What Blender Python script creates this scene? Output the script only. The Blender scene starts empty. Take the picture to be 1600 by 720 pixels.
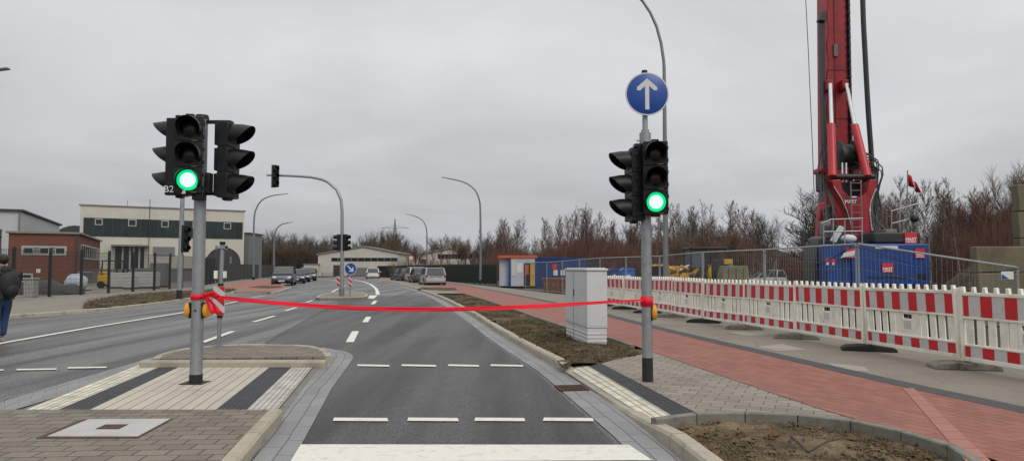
import bpy, math, random
from mathutils import Vector, Matrix, noise
from mathutils.geometry import tessellate_polygon
R = math.radians
random.seed(7)
S = bpy.context.scene
COL = S.collection
F = 1100.0; HY = 419.0; CZ = 1.5
TILT = math.atan((HY - 360) / F)
CT, ST = math.cos(TILT), math.sin(TILT)

def ray(px, py):
    x = (px - 800) / F; u = (360 - py) / F
    return Vector((x, CT - u * ST, ST + u * CT))
def P(px, py, z=0.0):            # photo pixel -> the point of the level z it shows
    d = ray(px, py); t = (z - CZ) / d.z
    return Vector((d.x * t, d.y * t, z))
def Q(px, py, D):                # photo pixel -> the point at distance D ahead
    d = ray(px, py); t = D / d.y
    return Vector((d.x * t, D, CZ + d.z * t))

# ------------------------------------------------------------------ materials
def nt(name):
    m = bpy.data.materials.new(name); m.use_nodes = True
    n = m.node_tree; b = n.nodes['Principled BSDF']
    return m, n, b
def setspec(b, v):
    b.inputs['Specular IOR Level'].default_value = v
def mat(name, col, rough=0.6, metal=0.0, var=0.12, vs=6.0, bump=0.0, bs=60.0, spec=0.5, dirt=None, ds=1.5, coat=0.0):
    m, n, b = nt(name); L = n.links
    tc = n.nodes.new('ShaderNodeTexCoord')
    b.inputs['Roughness'].default_value = rough; b.inputs['Metallic'].default_value = metal
    setspec(b, spec); b.inputs['Coat Weight'].default_value = coat
    oi = n.nodes.new('ShaderNodeObjectInfo'); om = n.nodes.new('ShaderNodeMath'); om.operation = 'MULTIPLY'; om.inputs[1].default_value = 37.0
    L.new(oi.outputs['Random'], om.inputs[0]); ov = n.nodes.new('ShaderNodeVectorMath'); ov.operation = 'ADD'
    L.new(tc.outputs['Object'], ov.inputs[0]); L.new(om.outputs[0], ov.inputs[1])
    ns = n.nodes.new('ShaderNodeTexNoise'); ns.inputs['Scale'].default_value = vs; ns.inputs['Detail'].default_value = 5
    L.new(ov.outputs[0], ns.inputs['Vector'])
    mx = n.nodes.new('ShaderNodeMix'); mx.data_type = 'RGBA'
    mx.inputs['A'].default_value = (*[max(0, c * (1 - var * 1.6)) for c in col], 1)
    mx.inputs['B'].default_value = (*[min(1, c * (1 + var * 1.6)) for c in col], 1)
    L.new(ns.outputs['Fac'], mx.inputs['Factor'])
    out = mx.outputs['Result']
    if dirt:
        n2 = n.nodes.new('ShaderNodeTexNoise'); n2.inputs['Scale'].default_value = ds; n2.inputs['Detail'].default_value = 8
        n2.inputs['Roughness'].default_value = 0.7
        L.new(ov.outputs[0], n2.inputs['Vector'])
        mr = n.nodes.new('ShaderNodeMapRange'); mr.inputs[1].default_value = 0.5; mr.inputs[2].default_value = 0.68
        mr.inputs[4].default_value = dirt[3]
        L.new(n2.outputs['Fac'], mr.inputs[0])
        m2 = n.nodes.new('ShaderNodeMix'); m2.data_type = 'RGBA'; m2.inputs['B'].default_value = (*dirt[:3], 1)
        L.new(mr.outputs[0], m2.inputs['Factor']); L.new(out, m2.inputs['A']); out = m2.outputs['Result']
    L.new(out, b.inputs['Base Color'])
    if bump:
        n3 = n.nodes.new('ShaderNodeTexNoise'); n3.inputs['Scale'].default_value = bs; n3.inputs['Detail'].default_value = 6
        L.new(tc.outputs['Object'], n3.inputs['Vector'])
        bp = n.nodes.new('ShaderNodeBump'); bp.inputs['Strength'].default_value = 1; bp.inputs['Distance'].default_value = bump
        L.new(n3.outputs['Fac'], bp.inputs['Height']); L.new(bp.outputs[0], b.inputs['Normal'])
    return m
def emit(name, col, st):
    m, n, b = nt(name)
    b.inputs['Base Color'].default_value = (*[c * .3 for c in col], 1)
    b.inputs['Emission Color'].default_value = (*col, 1); b.inputs['Emission Strength'].default_value = st
    return m
def pavers(name, c1, c2, mortar, bw, bh, ms=0.006, rot=0.0, uv=False, rough=0.75, bump=0.004, off=0.5, stain=0.35, stainc=(.1, .09, .07), gl=0.0, ribs=0):
    m, n, b = nt(name); L = n.links
    tc = n.nodes.new('ShaderNodeTexCoord'); mp = n.nodes.new('ShaderNodeMapping')
    mp.inputs['Rotation'].default_value[2] = rot
    L.new(tc.outputs['UV' if uv else 'Object'], mp.inputs['Vector'])
    # a little waviness so that rows are not ruler straight
    w = n.nodes.new('ShaderNodeTexNoise'); w.inputs['Scale'].default_value = 1.3
    L.new(mp.outputs[0], w.inputs['Vector'])
    ms_ = n.nodes.new('ShaderNodeVectorMath'); ms_.operation = 'MULTIPLY_ADD'
    ms_.inputs[1].default_value = (.03, .03, 0); L.new(w.outputs['Color'], ms_.inputs[0]); L.new(mp.outputs[0], ms_.inputs[2])
    br = n.nodes.new('ShaderNodeTexBrick'); br.offset = off
    br.inputs['Scale'].default_value = 1; br.inputs['Brick Width'].default_value = bw; br.inputs['Row Height'].default_value = bh
    br.inputs['Mortar Size'].default_value = ms; br.inputs['Mortar Smooth'].default_value = .4; br.inputs['Bias'].default_value = 0
    br.inputs['Color1'].default_value = (*c1, 1); br.inputs['Color2'].default_value = (*c2, 1); br.inputs['Mortar'].default_value = (*mortar, 1)
    L.new(ms_.outputs[0], br.inputs['Vector'])
    n1 = n.nodes.new('ShaderNodeTexNoise'); n1.inputs['Scale'].default_value = .9; n1.inputs['Detail'].default_value = 9; n1.inputs['Roughness'].default_value = .68
    L.new(mp.outputs[0], n1.inputs['Vector'])
    mr = n.nodes.new('ShaderNodeMapRange'); mr.inputs[1].default_value = .45; mr.inputs[2].default_value = .75; mr.inputs[4].default_value = stain
    L.new(n1.outputs['Fac'], mr.inputs[0])
    m1 = n.nodes.new('ShaderNodeMix'); m1.data_type = 'RGBA'; m1.inputs['B'].default_value = (*stainc, 1)
    L.new(mr.outputs[0], m1.inputs['Factor']); L.new(br.outputs['Color'], m1.inputs['A'])
    n2 = n.nodes.new('ShaderNodeTexNoise'); n2.inputs['Scale'].default_value = 90; n2.inputs['Detail'].default_value = 3
    L.new(mp.outputs[0], n2.inputs['Vector'])
    r2 = n.nodes.new('ShaderNodeMapRange'); r2.inputs[1].default_value = .3; r2.inputs[2].default_value = .7; r2.inputs[3].default_value = .78; r2.inputs[4].default_value = 1.2
    L.new(n2.outputs['Fac'], r2.inputs[0])
    m3 = n.nodes.new('ShaderNodeVectorMath'); m3.operation = 'SCALE'
    L.new(m1.outputs['Result'], m3.inputs[0]); L.new(r2.outputs[0], m3.inputs['Scale'])
    L.new(m3.outputs[0], b.inputs['Base Color'])
    rr = n.nodes.new('ShaderNodeMapRange'); rr.inputs[1].default_value = .35; rr.inputs[2].default_value = .7
    rr.inputs[3].default_value = rough; rr.inputs[4].default_value = max(.2, rough - gl)
    L.new(n1.outputs['Fac'], rr.inputs[0]); L.new(rr.outputs[0], b.inputs['Roughness'])
    inv = n.nodes.new('ShaderNodeMath'); inv.operation = 'MULTIPLY_ADD'; inv.inputs[1].default_value = -1; inv.inputs[2].default_value = 1
    L.new(br.outputs['Fac'], inv.inputs[0])
    h = n.nodes.new('ShaderNodeMath'); h.operation = 'MULTIPLY_ADD'; h.inputs[1].default_value = .2
    L.new(n2.outputs['Fac'], h.inputs[0]); L.new(inv.outputs[0], h.inputs[2])
    bp = n.nodes.new('ShaderNodeBump'); bp.inputs['Strength'].default_value = 1; bp.inputs['Distance'].default_value = bump
    L.new(h.outputs[0], bp.inputs['Height']); L.new(bp.outputs[0], b.inputs['Normal'])
    setspec(b, .4)
    return m
def asphalt(name, base, rmin, rmax, dark=.6):
    m, n, b = nt(name); L = n.links
    tc = n.nodes.new('ShaderNodeTexCoord')
    mp = n.nodes.new('ShaderNodeMapping'); mp.inputs['Scale'].default_value = (1, .22, 1); mp.inputs['Rotation'].default_value[2] = R(-9)
    L.new(tc.outputs['Object'], mp.inputs['Vector'])
    a = n.nodes.new('ShaderNodeTexNoise'); a.inputs['Scale'].default_value = .55; a.inputs['Detail'].default_value = 7; a.inputs['Roughness'].default_value = .6
    L.new(mp.outputs[0], a.inputs['Vector'])
    g = n.nodes.new('ShaderNodeTexNoise'); g.inputs['Scale'].default_value = 48; g.inputs['Detail'].default_value = 4; g.inputs['Roughness'].default_value = .8
    L.new(tc.outputs['Object'], g.inputs['Vector'])
    g2 = n.nodes.new('ShaderNodeTexVoronoi'); g2.inputs['Scale'].default_value = 85
    L.new(tc.outputs['Object'], g2.inputs['Vector'])
    s1 = n.nodes.new('ShaderNodeMapRange'); s1.inputs[1].default_value = .38; s1.inputs[2].default_value = .62; s1.inputs[3].default_value = dark; s1.inputs[4].default_value = 1.28
    L.new(a.outputs['Fac'], s1.inputs[0])
    s2 = n.nodes.new('ShaderNodeMapRange'); s2.inputs[1].default_value = .38; s2.inputs[2].default_value = .62; s2.inputs[3].default_value = .3; s2.inputs[4].default_value = 1.9
    L.new(g.outputs['Fac'], s2.inputs[0])
    mp2 = n.nodes.new('ShaderNodeMapping'); mp2.inputs['Scale'].default_value = (1.5, .07, 1); mp2.inputs['Rotation'].default_value[2] = R(-4)
    L.new(tc.outputs['Object'], mp2.inputs['Vector'])
    a2 = n.nodes.new('ShaderNodeTexNoise'); a2.inputs['Scale'].default_value = 1.0; a2.inputs['Detail'].default_value = 5
    L.new(mp2.outputs[0], a2.inputs['Vector'])
    s3 = n.nodes.new('ShaderNodeMapRange'); s3.inputs[1].default_value = .4; s3.inputs[2].default_value = .6; s3.inputs[3].default_value = .55; s3.inputs[4].default_value = 1.6  # long streaks: tyre tracks and bright wet reflection painted into the colour
    L.new(a2.outputs['Fac'], s3.inputs[0])
    mu0 = n.nodes.new('ShaderNodeMath'); mu0.operation = 'MULTIPLY'; L.new(s1.outputs[0], mu0.inputs[0]); L.new(s3.outputs[0], mu0.inputs[1])
    mu = n.nodes.new('ShaderNodeMath'); mu.operation = 'MULTIPLY'; L.new(mu0.outputs[0], mu.inputs[0]); L.new(s2.outputs[0], mu.inputs[1])
    vg = n.nodes.new('ShaderNodeTexVoronoi'); vg.inputs['Scale'].default_value = 62; L.new(tc.outputs['Object'], vg.inputs['Vector'])
    sp = n.nodes.new('ShaderNodeSeparateColor'); L.new(vg.outputs['Color'], sp.inputs[0])
    s4 = n.nodes.new('ShaderNodeMapRange'); s4.inputs[3].default_value = .45; s4.inputs[4].default_value = 1.65; L.new(sp.outputs[0], s4.inputs[0])
    mu2 = n.nodes.new('ShaderNodeMath'); mu2.operation = 'MULTIPLY'; L.new(mu.outputs[0], mu2.inputs[0]); L.new(s4.outputs[0], mu2.inputs[1]); mu = mu2
    v = n.nodes.new('ShaderNodeVectorMath'); v.operation = 'SCALE'; v.inputs[0].default_value = base
    L.new(mu.outputs[0], v.inputs['Scale']); L.new(v.outputs[0], b.inputs['Base Color'])
    rr = n.nodes.new('ShaderNodeMapRange'); rr.inputs[1].default_value = .35; rr.inputs[2].default_value = .65; rr.inputs[3].default_value = rmin; rr.inputs[4].default_value = rmax
    L.new(a.outputs['Fac'], rr.inputs[0]); L.new(rr.outputs[0], b.inputs['Roughness'])
    bp = n.nodes.new('ShaderNodeBump'); bp.inputs['Strength'].default_value = .8; bp.inputs['Distance'].default_value = .004
    L.new(g2.outputs['Distance'], bp.inputs['Height']); L.new(bp.outputs[0], b.inputs['Normal'])
    setspec(b, .5)
    return m
def paintmat(name, col, wear=.5):      # road paint, worn through in places
    m, n, b = nt(name); L = n.links
    tc = n.nodes.new('ShaderNodeTexCoord')
    a = n.nodes.new('ShaderNodeTexNoise'); a.inputs['Scale'].default_value = 9; a.inputs['Detail'].default_value = 10; a.inputs['Roughness'].default_value = .75
    L.new(tc.outputs['Object'], a.inputs['Vector'])
    r = n.nodes.new('ShaderNodeMapRange'); r.inputs[1].default_value = .52; r.inputs[2].default_value = .72; r.inputs[4].default_value = wear
    L.new(a.outputs['Fac'], r.inputs[0])
    mx = n.nodes.new('ShaderNodeMix'); mx.data_type = 'RGBA'; mx.inputs['A'].default_value = (*col, 1); mx.inputs['B'].default_value = (*[c * .35 for c in col], 1)
    L.new(r.outputs[0], mx.inputs['Factor']); L.new(mx.outputs['Result'], b.inputs['Base Color'])
    b.inputs['Roughness'].default_value = .6
    return m
def soilmat(name, c1, c2, c3, sc=3.0):
    m, n, b = nt(name); L = n.links
    tc = n.nodes.new('ShaderNodeTexCoord')
    a = n.nodes.new('ShaderNodeTexNoise'); a.inputs['Scale'].default_value = sc; a.inputs['Detail'].default_value = 12; a.inputs['Roughness'].default_value = .75
    L.new(tc.outputs['Object'], a.inputs['Vector'])
    cr = n.nodes.new('ShaderNodeValToRGB'); e = cr.color_ramp.elements
    e[0].position = .35; e[0].color = (*c1, 1); e[1].position = .68; e[1].color = (*c3, 1)
    x = e.new(.52); x.color = (*c2, 1)
    L.new(a.outputs['Fac'], cr.inputs[0]); L.new(cr.outputs[0], b.inputs['Base Color'])
    g = n.nodes.new('ShaderNodeTexNoise'); g.inputs['Scale'].default_value = 35; g.inputs['Detail'].default_value = 8
    L.new(tc.outputs['Object'], g.inputs['Vector'])
    bp = n.nodes.new('ShaderNodeBump'); bp.inputs['Distance'].default_value = .03
    L.new(g.outputs['Fac'], bp.inputs['Height']); L.new(bp.outputs[0], b.inputs['Normal'])
    b.inputs['Roughness'].default_value = .95; setspec(b, .15)
    return m

def ribmat(name, c1, pitch=.05, dots=False):   # tactile slab with ribs, along v
    m, n, b = nt(name); L = n.links
    tc = n.nodes.new('ShaderNodeTexCoord')
    br = n.nodes.new('ShaderNodeTexBrick'); br.offset = 0
    br.inputs['Scale'].default_value = 1
    br.inputs['Brick Width'].default_value = .055 if dots else .3; br.inputs['Row Height'].default_value = pitch
    br.inputs['Mortar Size'].default_value = .009; br.inputs['Mortar Smooth'].default_value = .5
    br.inputs['Color1'].default_value = (*c1, 1); br.inputs['Color2'].default_value = (*[c * .82 for c in c1], 1)
    br.inputs['Mortar'].default_value = (*[c * .42 for c in c1], 1)
    L.new(tc.outputs['UV'], br.inputs['Vector'])
    g = n.nodes.new('ShaderNodeTexNoise'); g.inputs['Scale'].default_value = 5; g.inputs['Detail'].default_value = 9
    L.new(tc.outputs['Object'], g.inputs['Vector'])
    r = n.nodes.new('ShaderNodeMapRange'); r.inputs[1].default_value = .3; r.inputs[2].default_value = .7; r.inputs[3].default_value = .72; r.inputs[4].default_value = 1.12
    L.new(g.outputs['Fac'], r.inputs[0])
    v = n.nodes.new('ShaderNodeVectorMath'); v.operation = 'SCALE'; L.new(br.outputs['Color'], v.inputs[0]); L.new(r.outputs[0], v.inputs['Scale'])
    L.new(v.outputs[0], b.inputs['Base Color'])
    inv = n.nodes.new('ShaderNodeMath'); inv.operation = 'SUBTRACT'; inv.inputs[0].default_value = 1; L.new(br.outputs['Fac'], inv.inputs[1])
    bp = n.nodes.new('ShaderNodeBump'); bp.inputs['Distance'].default_value = .006
    L.new(inv.outputs[0], bp.inputs['Height']); L.new(bp.outputs[0], b.inputs['Normal'])
    b.inputs['Roughness'].default_value = .7
    return m

M = {}
M['asphalt'] = asphalt('asphalt', (.073, .072, .071), .36, .62, .68)
M['asphalt_new'] = asphalt('asphalt_new', (.034, .0335, .033), .38, .64, .62)
M['paint'] = paintmat('road_paint', (.70, .675, .60), .6)
M['gutter'] = pavers('gutter_stone', (.27, .27, .275), (.21, .21, .215), (.10, .10, .098), .5, .16, .006, uv=True, stain=.4, off=.5, gl=.25)
M['kerb'] = mat('kerb_concrete', (.38, .34, .265), .8, var=.16, vs=20, bump=.006, bs=50, dirt=(.09, .08, .065, .55), ds=2.5)
M['kerb_dark'] = mat('edging_concrete', (.19, .18, .15), .85, var=.2, vs=9, bump=.004, dirt=(.06, .055, .045, .7), ds=3)
M['grey_paver'] = pavers('grey_pavers', (.28, .25, .20), (.21, .185, .148), (.08, .07, .056), .24, .16, .006, rot=R(24), stain=.35)
M['island_paver'] = pavers('island_pavers', (.22, .19, .147), (.155, .134, .104), (.05, .042, .033), .24, .16, .007, rot=R(-3), stain=.4)
M['beige_paver'] = pavers('beige_pavers', (.50, .455, .37), (.44, .40, .325), (.16, .14, .11), 1.3, .135, .007, uv=True, stain=.3, off=0)
M['red_paver'] = pavers('red_pavers', (.30, .118, .083), (.235, .086, .063), (.11, .045, .035), .24, .14, .004, rot=R(8), uv=True, stain=.22, stainc=(.17, .08, .06), gl=.15)
M['red_light'] = pavers('pale_red_pavers', (.36, .16, .125), (.33, .14, .11), (.12, .05, .04), .3, .3, .006, uv=True, stain=.2)
M['concrete_pave'] = pavers('concrete_pavement', (.225, .20, .16), (.195, .175, .14), (.14, .125, .10), 1.2, 1.2, .005, rot=R(14), stain=.55, stainc=(.12, .105, .08), bump=.002)
M['left_pave'] = pavers('left_pavement', (.24, .21, .17), (.21, .19, .155), (.11, .1, .08), .3, .3, .008, rot=R(4), stain=.4)
M['rib_white'] = ribmat('tactile_white', (.62, .6, .53), .06, True)
M['rib_cream'] = ribmat('tactile_cream', (.66, .62, .49), .075)
M['rib_black'] = ribmat('tactile_black', (.042, .044, .05), .05)
M['nub_black'] = ribmat('tactile_nubs', (.075, .08, .09), .055, True)
M['soil'] = soilmat('planting_soil', (.05, .037, .022), (.15, .112, .068), (.30, .235, .15), 2.8)
M['soil_dark'] = soilmat('planting_soil_dark', (.04, .03, .018), (.095, .07, .04), (.2, .155, .095), 2.2)
M['site'] = soilmat('site_dirt', (.035, .028, .02), (.075, .06, .045), (.13, .11, .085), 1.2)
M['ground'] = soilmat('open_ground', (.035, .032, .02), (.06, .052, .034), (.09, .075, .05), .3)
M['hill'] = soilmat('hill_scrub', (.03, .022, .016), (.052, .038, .027), (.075, .062, .04), .5)
M['galv'] = mat('galvanised_steel', (.32, .335, .345), .42, .55, var=.14, vs=22, bump=.0006, bs=30, dirt=(.2, .2, .19, .5), ds=7)
M['galv_d'] = mat('lamp_steel', (.2, .21, .22), .5, .5, var=.1)
M['blackp'] = mat('black_plastic', (.006, .007, .0075), .45, var=.2, vs=14, dirt=(.025, .025, .024, .35), ds=9, spec=.35)
M['blackr'] = mat('black_rubber', (.018, .018, .018), .8, var=.3, vs=20, bump=.003)
M['lensdark'] = mat('unlit_lens', (.006, .004, .004), .3, var=.1)
M['green_core'] = emit('green_lamp', (.60, 1.0, .76), 1.4)
M['green_rim'] = emit('green_lamp_rim', (.0, .8, .28), 1.0)
M['amber_tag'] = mat('amber_tag', (.3, .14, .03), .5)
M['orange'] = mat('orange_plastic', (.72, .30, .012), .5, var=.08, dirt=(.35, .12, .02, .3), ds=20)
M['white_txt'] = mat('white_marking', (.75, .75, .73), .5, var=.03)
M['signblue'] = mat('sign_blue', (.008, .06, .30), .35, var=.05, dirt=(.03, .08, .25, .3), ds=8)
M['signwhite'] = mat('sign_white', (.62, .62, .62), .4, var=.05)
M['signgrey'] = mat('sign_back', (.3, .3, .3), .45, .5)
M['ribbon'] = mat('red_ribbon', (.82, .012, .035), .6, var=.06, vs=3, spec=.3)
M['red'] = mat('red_paint', (.62, .02, .03), .5, var=.1, dirt=(.3, .03, .03, .4), ds=8)
M['bwhite'] = mat('barrier_plastic', (.83, .80, .71), .5, var=.05, vs=4, dirt=(.42, .36, .24, .5), ds=2.6)
M['bfoil'] = mat('reflective_white', (.55, .55, .54), .45, var=.12, vs=3, dirt=(.3, .28, .24, .35), ds=6)
M['bred'] = mat('reflective_red', (.56, .012, .018), .42, var=.14, vs=3, dirt=(.25, .03, .02, .4), ds=6)
M['footgrey'] = mat('recycled_foot', (.20, .18, .145), .9, var=.3, vs=9, bump=.01, dirt=(.04, .035, .03, .8), ds=6)
M['cab'] = mat('cabinet_grey', (.58, .59, .59), .5, var=.035, vs=2, bump=.0004, bs=150, dirt=(.42, .41, .38, .35), ds=1.8)
M['cab_d'] = mat('cabinet_seam', (.07, .07, .065), .7)
M['rust'] = mat('rusty_iron', (.085, .045, .03), .8, .3, var=.4, vs=20, bump=.004)
M['pale_patch'] = mat('pale_concrete', (.30, .275, .225), .85, var=.12, vs=5, dirt=(.2, .18, .14, .5), ds=3)
M['cover'] = mat('cover_concrete', (.44, .43, .41), .75, var=.08, vs=12, bump=.002, dirt=(.27, .24, .2, .4), ds=3)
M['iron'] = mat('cast_iron', (.03, .026, .024), .7, .3, var=.3, bump=.003)
M['darkfence'] = mat('dark_fence_paint', (.018, .022, .024), .55, var=.1)
M['palisade'] = mat('palisade_green', (.022, .032, .027), .6, var=.2)
M['cream'] = mat('cream_render', (.54, .515, .44), .85, var=.05, vs=.6, bump=.002, dirt=(.36, .32, .25, .35), ds=.5)
M['whitewall'] = mat('hall_white', (.52, .5, .44), .8, var=.05, vs=.5, dirt=(.38, .36, .3, .3), ds=.4)
M['grey_glass'] = mat('dark_glass', (.018, .022, .024), .15, var=.2, vs=1.5)
M['wframe'] = mat('window_frame', (.4, .4, .39), .5)
M['green_glass'] = mat('green_cladding', (.014, .028, .026), .25, var=.5, vs=.8)
M['dark_grey'] = mat('dark_grey_door', (.045, .045, .047), .6, var=.15)
M['mid_grey'] = mat('mid_grey', (.16, .165, .165), .6, var=.12)
M['wire'] = mat('fence_wire', (.24, .25, .26), .45, .4)
M['parapet'] = mat('parapet_metal', (.2, .19, .17), .5)
M['roofdark'] = mat('dark_roof', (.05, .05, .05), .7)
M['container_w'] = mat('container_white', (.42, .45, .5), .55, var=.08, dirt=(.25, .24, .22, .5), ds=1.5)
M['container_b'] = mat('container_blue', (.01, .045, .17), .5, var=.2, dirt=(.05, .05, .09, .5), ds=1.5)
M['rigblue'] = mat('rig_blue', (.005, .045, .22), .42, var=.2, vs=2, dirt=(.045, .05, .07, .7), ds=2.8)
M['rigred'] = mat('rig_red', (.33, .010, .017), .42, var=.22, vs=3, dirt=(.07, .015, .013, .75), ds=3.2)
M['rigred2'] = mat('rig_red_bright', (.46, .018, .025), .38, var=.1, vs=3, dirt=(.25, .02, .02, .4), ds=3)
M['chrome'] = mat('piston_chrome', (.6, .6, .6), .25, .6, var=.05)
M['rigdark'] = mat('rig_black', (.02, .021, .022), .5, var=.3, vs=3)
M['orange_red'] = mat('container_orange', (.48, .10, .04), .6)
M['yellow'] = mat('machine_yellow', (.55, .30, .02), .5, var=.1, dirt=(.15, .1, .04, .6), ds=3)
M['olive'] = mat('olive_paint', (.20, .19, .11), .7, var=.15, dirt=(.1, .08, .05, .6), ds=2)
M['block'] = mat('concrete_blocks', (.16, .14, .09), .9, var=.25, vs=1.2, bump=.01, dirt=(.07, .06, .035, .6), ds=1)
M['toilet'] = mat('toilet_blue', (.015, .12, .42), .5)
M['toiletroof'] = mat('toilet_roof', (.5, .55, .6), .5)
M['brown_skip'] = mat('rusty_skip', (.16, .07, .035), .85, var=.35, vs=3, dirt=(.25, .14, .07, .5), ds=3)
M['cabglass'] = mat('machine_glass', (.10, .12, .125), .15, var=.2)  # paler tint puts the grey sky's reflection into the glass colour
M['glass'] = mat('car_glass', (.02, .025, .03), .08, var=.05, spec=.8)
M['tyre'] = mat('tyre_rubber', (.015, .015, .015), .85)
M['rim'] = mat('wheel_rim', (.3, .3, .31), .35, .7)
M['lampglass'] = mat('headlight_glass', (.6, .62, .62), .15, var=.05)
M['tail'] = mat('taillight_red', (.35, .01, .01), .25)
M['plate'] = mat('number_plate', (.6, .6, .58), .5)
M['bark'] = mat('grey_bark', (.075, .062, .05), .95, var=.3, vs=4)
M['birchbark'] = mat('birch_bark', (.27, .235, .19), .9, var=.45, vs=3)
M['twig_grey'] = mat('grey_twigs', (.075, .062, .052), .95, var=.2, vs=.4)
M['twig_red'] = mat('reddish_twigs', (.13, .062, .048), .95, var=.25, vs=.4)
M['twig_tan'] = mat('tan_twigs', (.13, .088, .058), .95, var=.25, vs=.4)
M['grass'] = mat('dry_grass', (.13, .10, .055), .9, var=.4, vs=3)
M['greengrass'] = mat('green_grass', (.045, .06, .02), .9, var=.4, vs=3)
M['leaf'] = mat('dead_leaf', (.12, .06, .025), .9, var=.4, vs=3)
M['jacket'] = mat('olive_jacket', (.022, .024, .017), .8, var=.2, bump=.004, bs=25)
M['jeans'] = mat('blue_jeans', (.03, .055, .13), .85, var=.25, vs=6, bump=.003, bs=40)
M['shoe'] = mat('light_trainers', (.4, .38, .35), .7)
M['bag'] = mat('black_backpack', (.011, .012, .014), .7, var=.2)
M['skin'] = mat('skin', (.42, .25, .18), .5)
M['hair'] = mat('dark_hair', (.015, .012, .01), .6, bump=.003)

# brick building: facing bricks
M['brick'] = None
def brickmat():
    m, n, b = nt('red_brick'); L = n.links
    tc = n.nodes.new('ShaderNodeTexCoord')
    br = n.nodes.new('ShaderNodeTexBrick'); br.inputs['Scale'].default_value = 1; br.inputs['Brick Width'].default_value = .24; br.inputs['Row Height'].default_value = .075
    br.inputs['Mortar Size'].default_value = .006
    br.inputs['Color1'].default_value = (.17, .055, .033, 1); br.inputs['Color2'].default_value = (.135, .045, .028, 1); br.inputs['Mortar'].default_value = (.13, .09, .07, 1)
    L.new(tc.outputs['UV'], br.inputs['Vector']); L.new(br.outputs['Color'], b.inputs['Base Color'])
    b.inputs['Roughness'].default_value = .85
    return m
M['brick'] = brickmat()
def corrmat(name, col, pitch):
    m, n, b = nt(name); L = n.links
    tc = n.nodes.new('ShaderNodeTexCoord')
    w = n.nodes.new('ShaderNodeTexWave'); w.inputs['Scale'].default_value = 1 / pitch / 3.14159 * 1.57
    L.new(tc.outputs['UV'], w.inputs['Vector'])
    bp = n.nodes.new('ShaderNodeBump'); bp.inputs['Distance'].default_value = .04; L.new(w.outputs['Fac'], bp.inputs['Height'])
    L.new(bp.outputs[0], b.inputs['Normal'])
    b.inputs['Base Color'].default_value = (*col, 1); b.inputs['Roughness'].default_value = .5
    return m
M['corr'] = corrmat('corrugated_white', (.5, .51, .52), .3)

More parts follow.
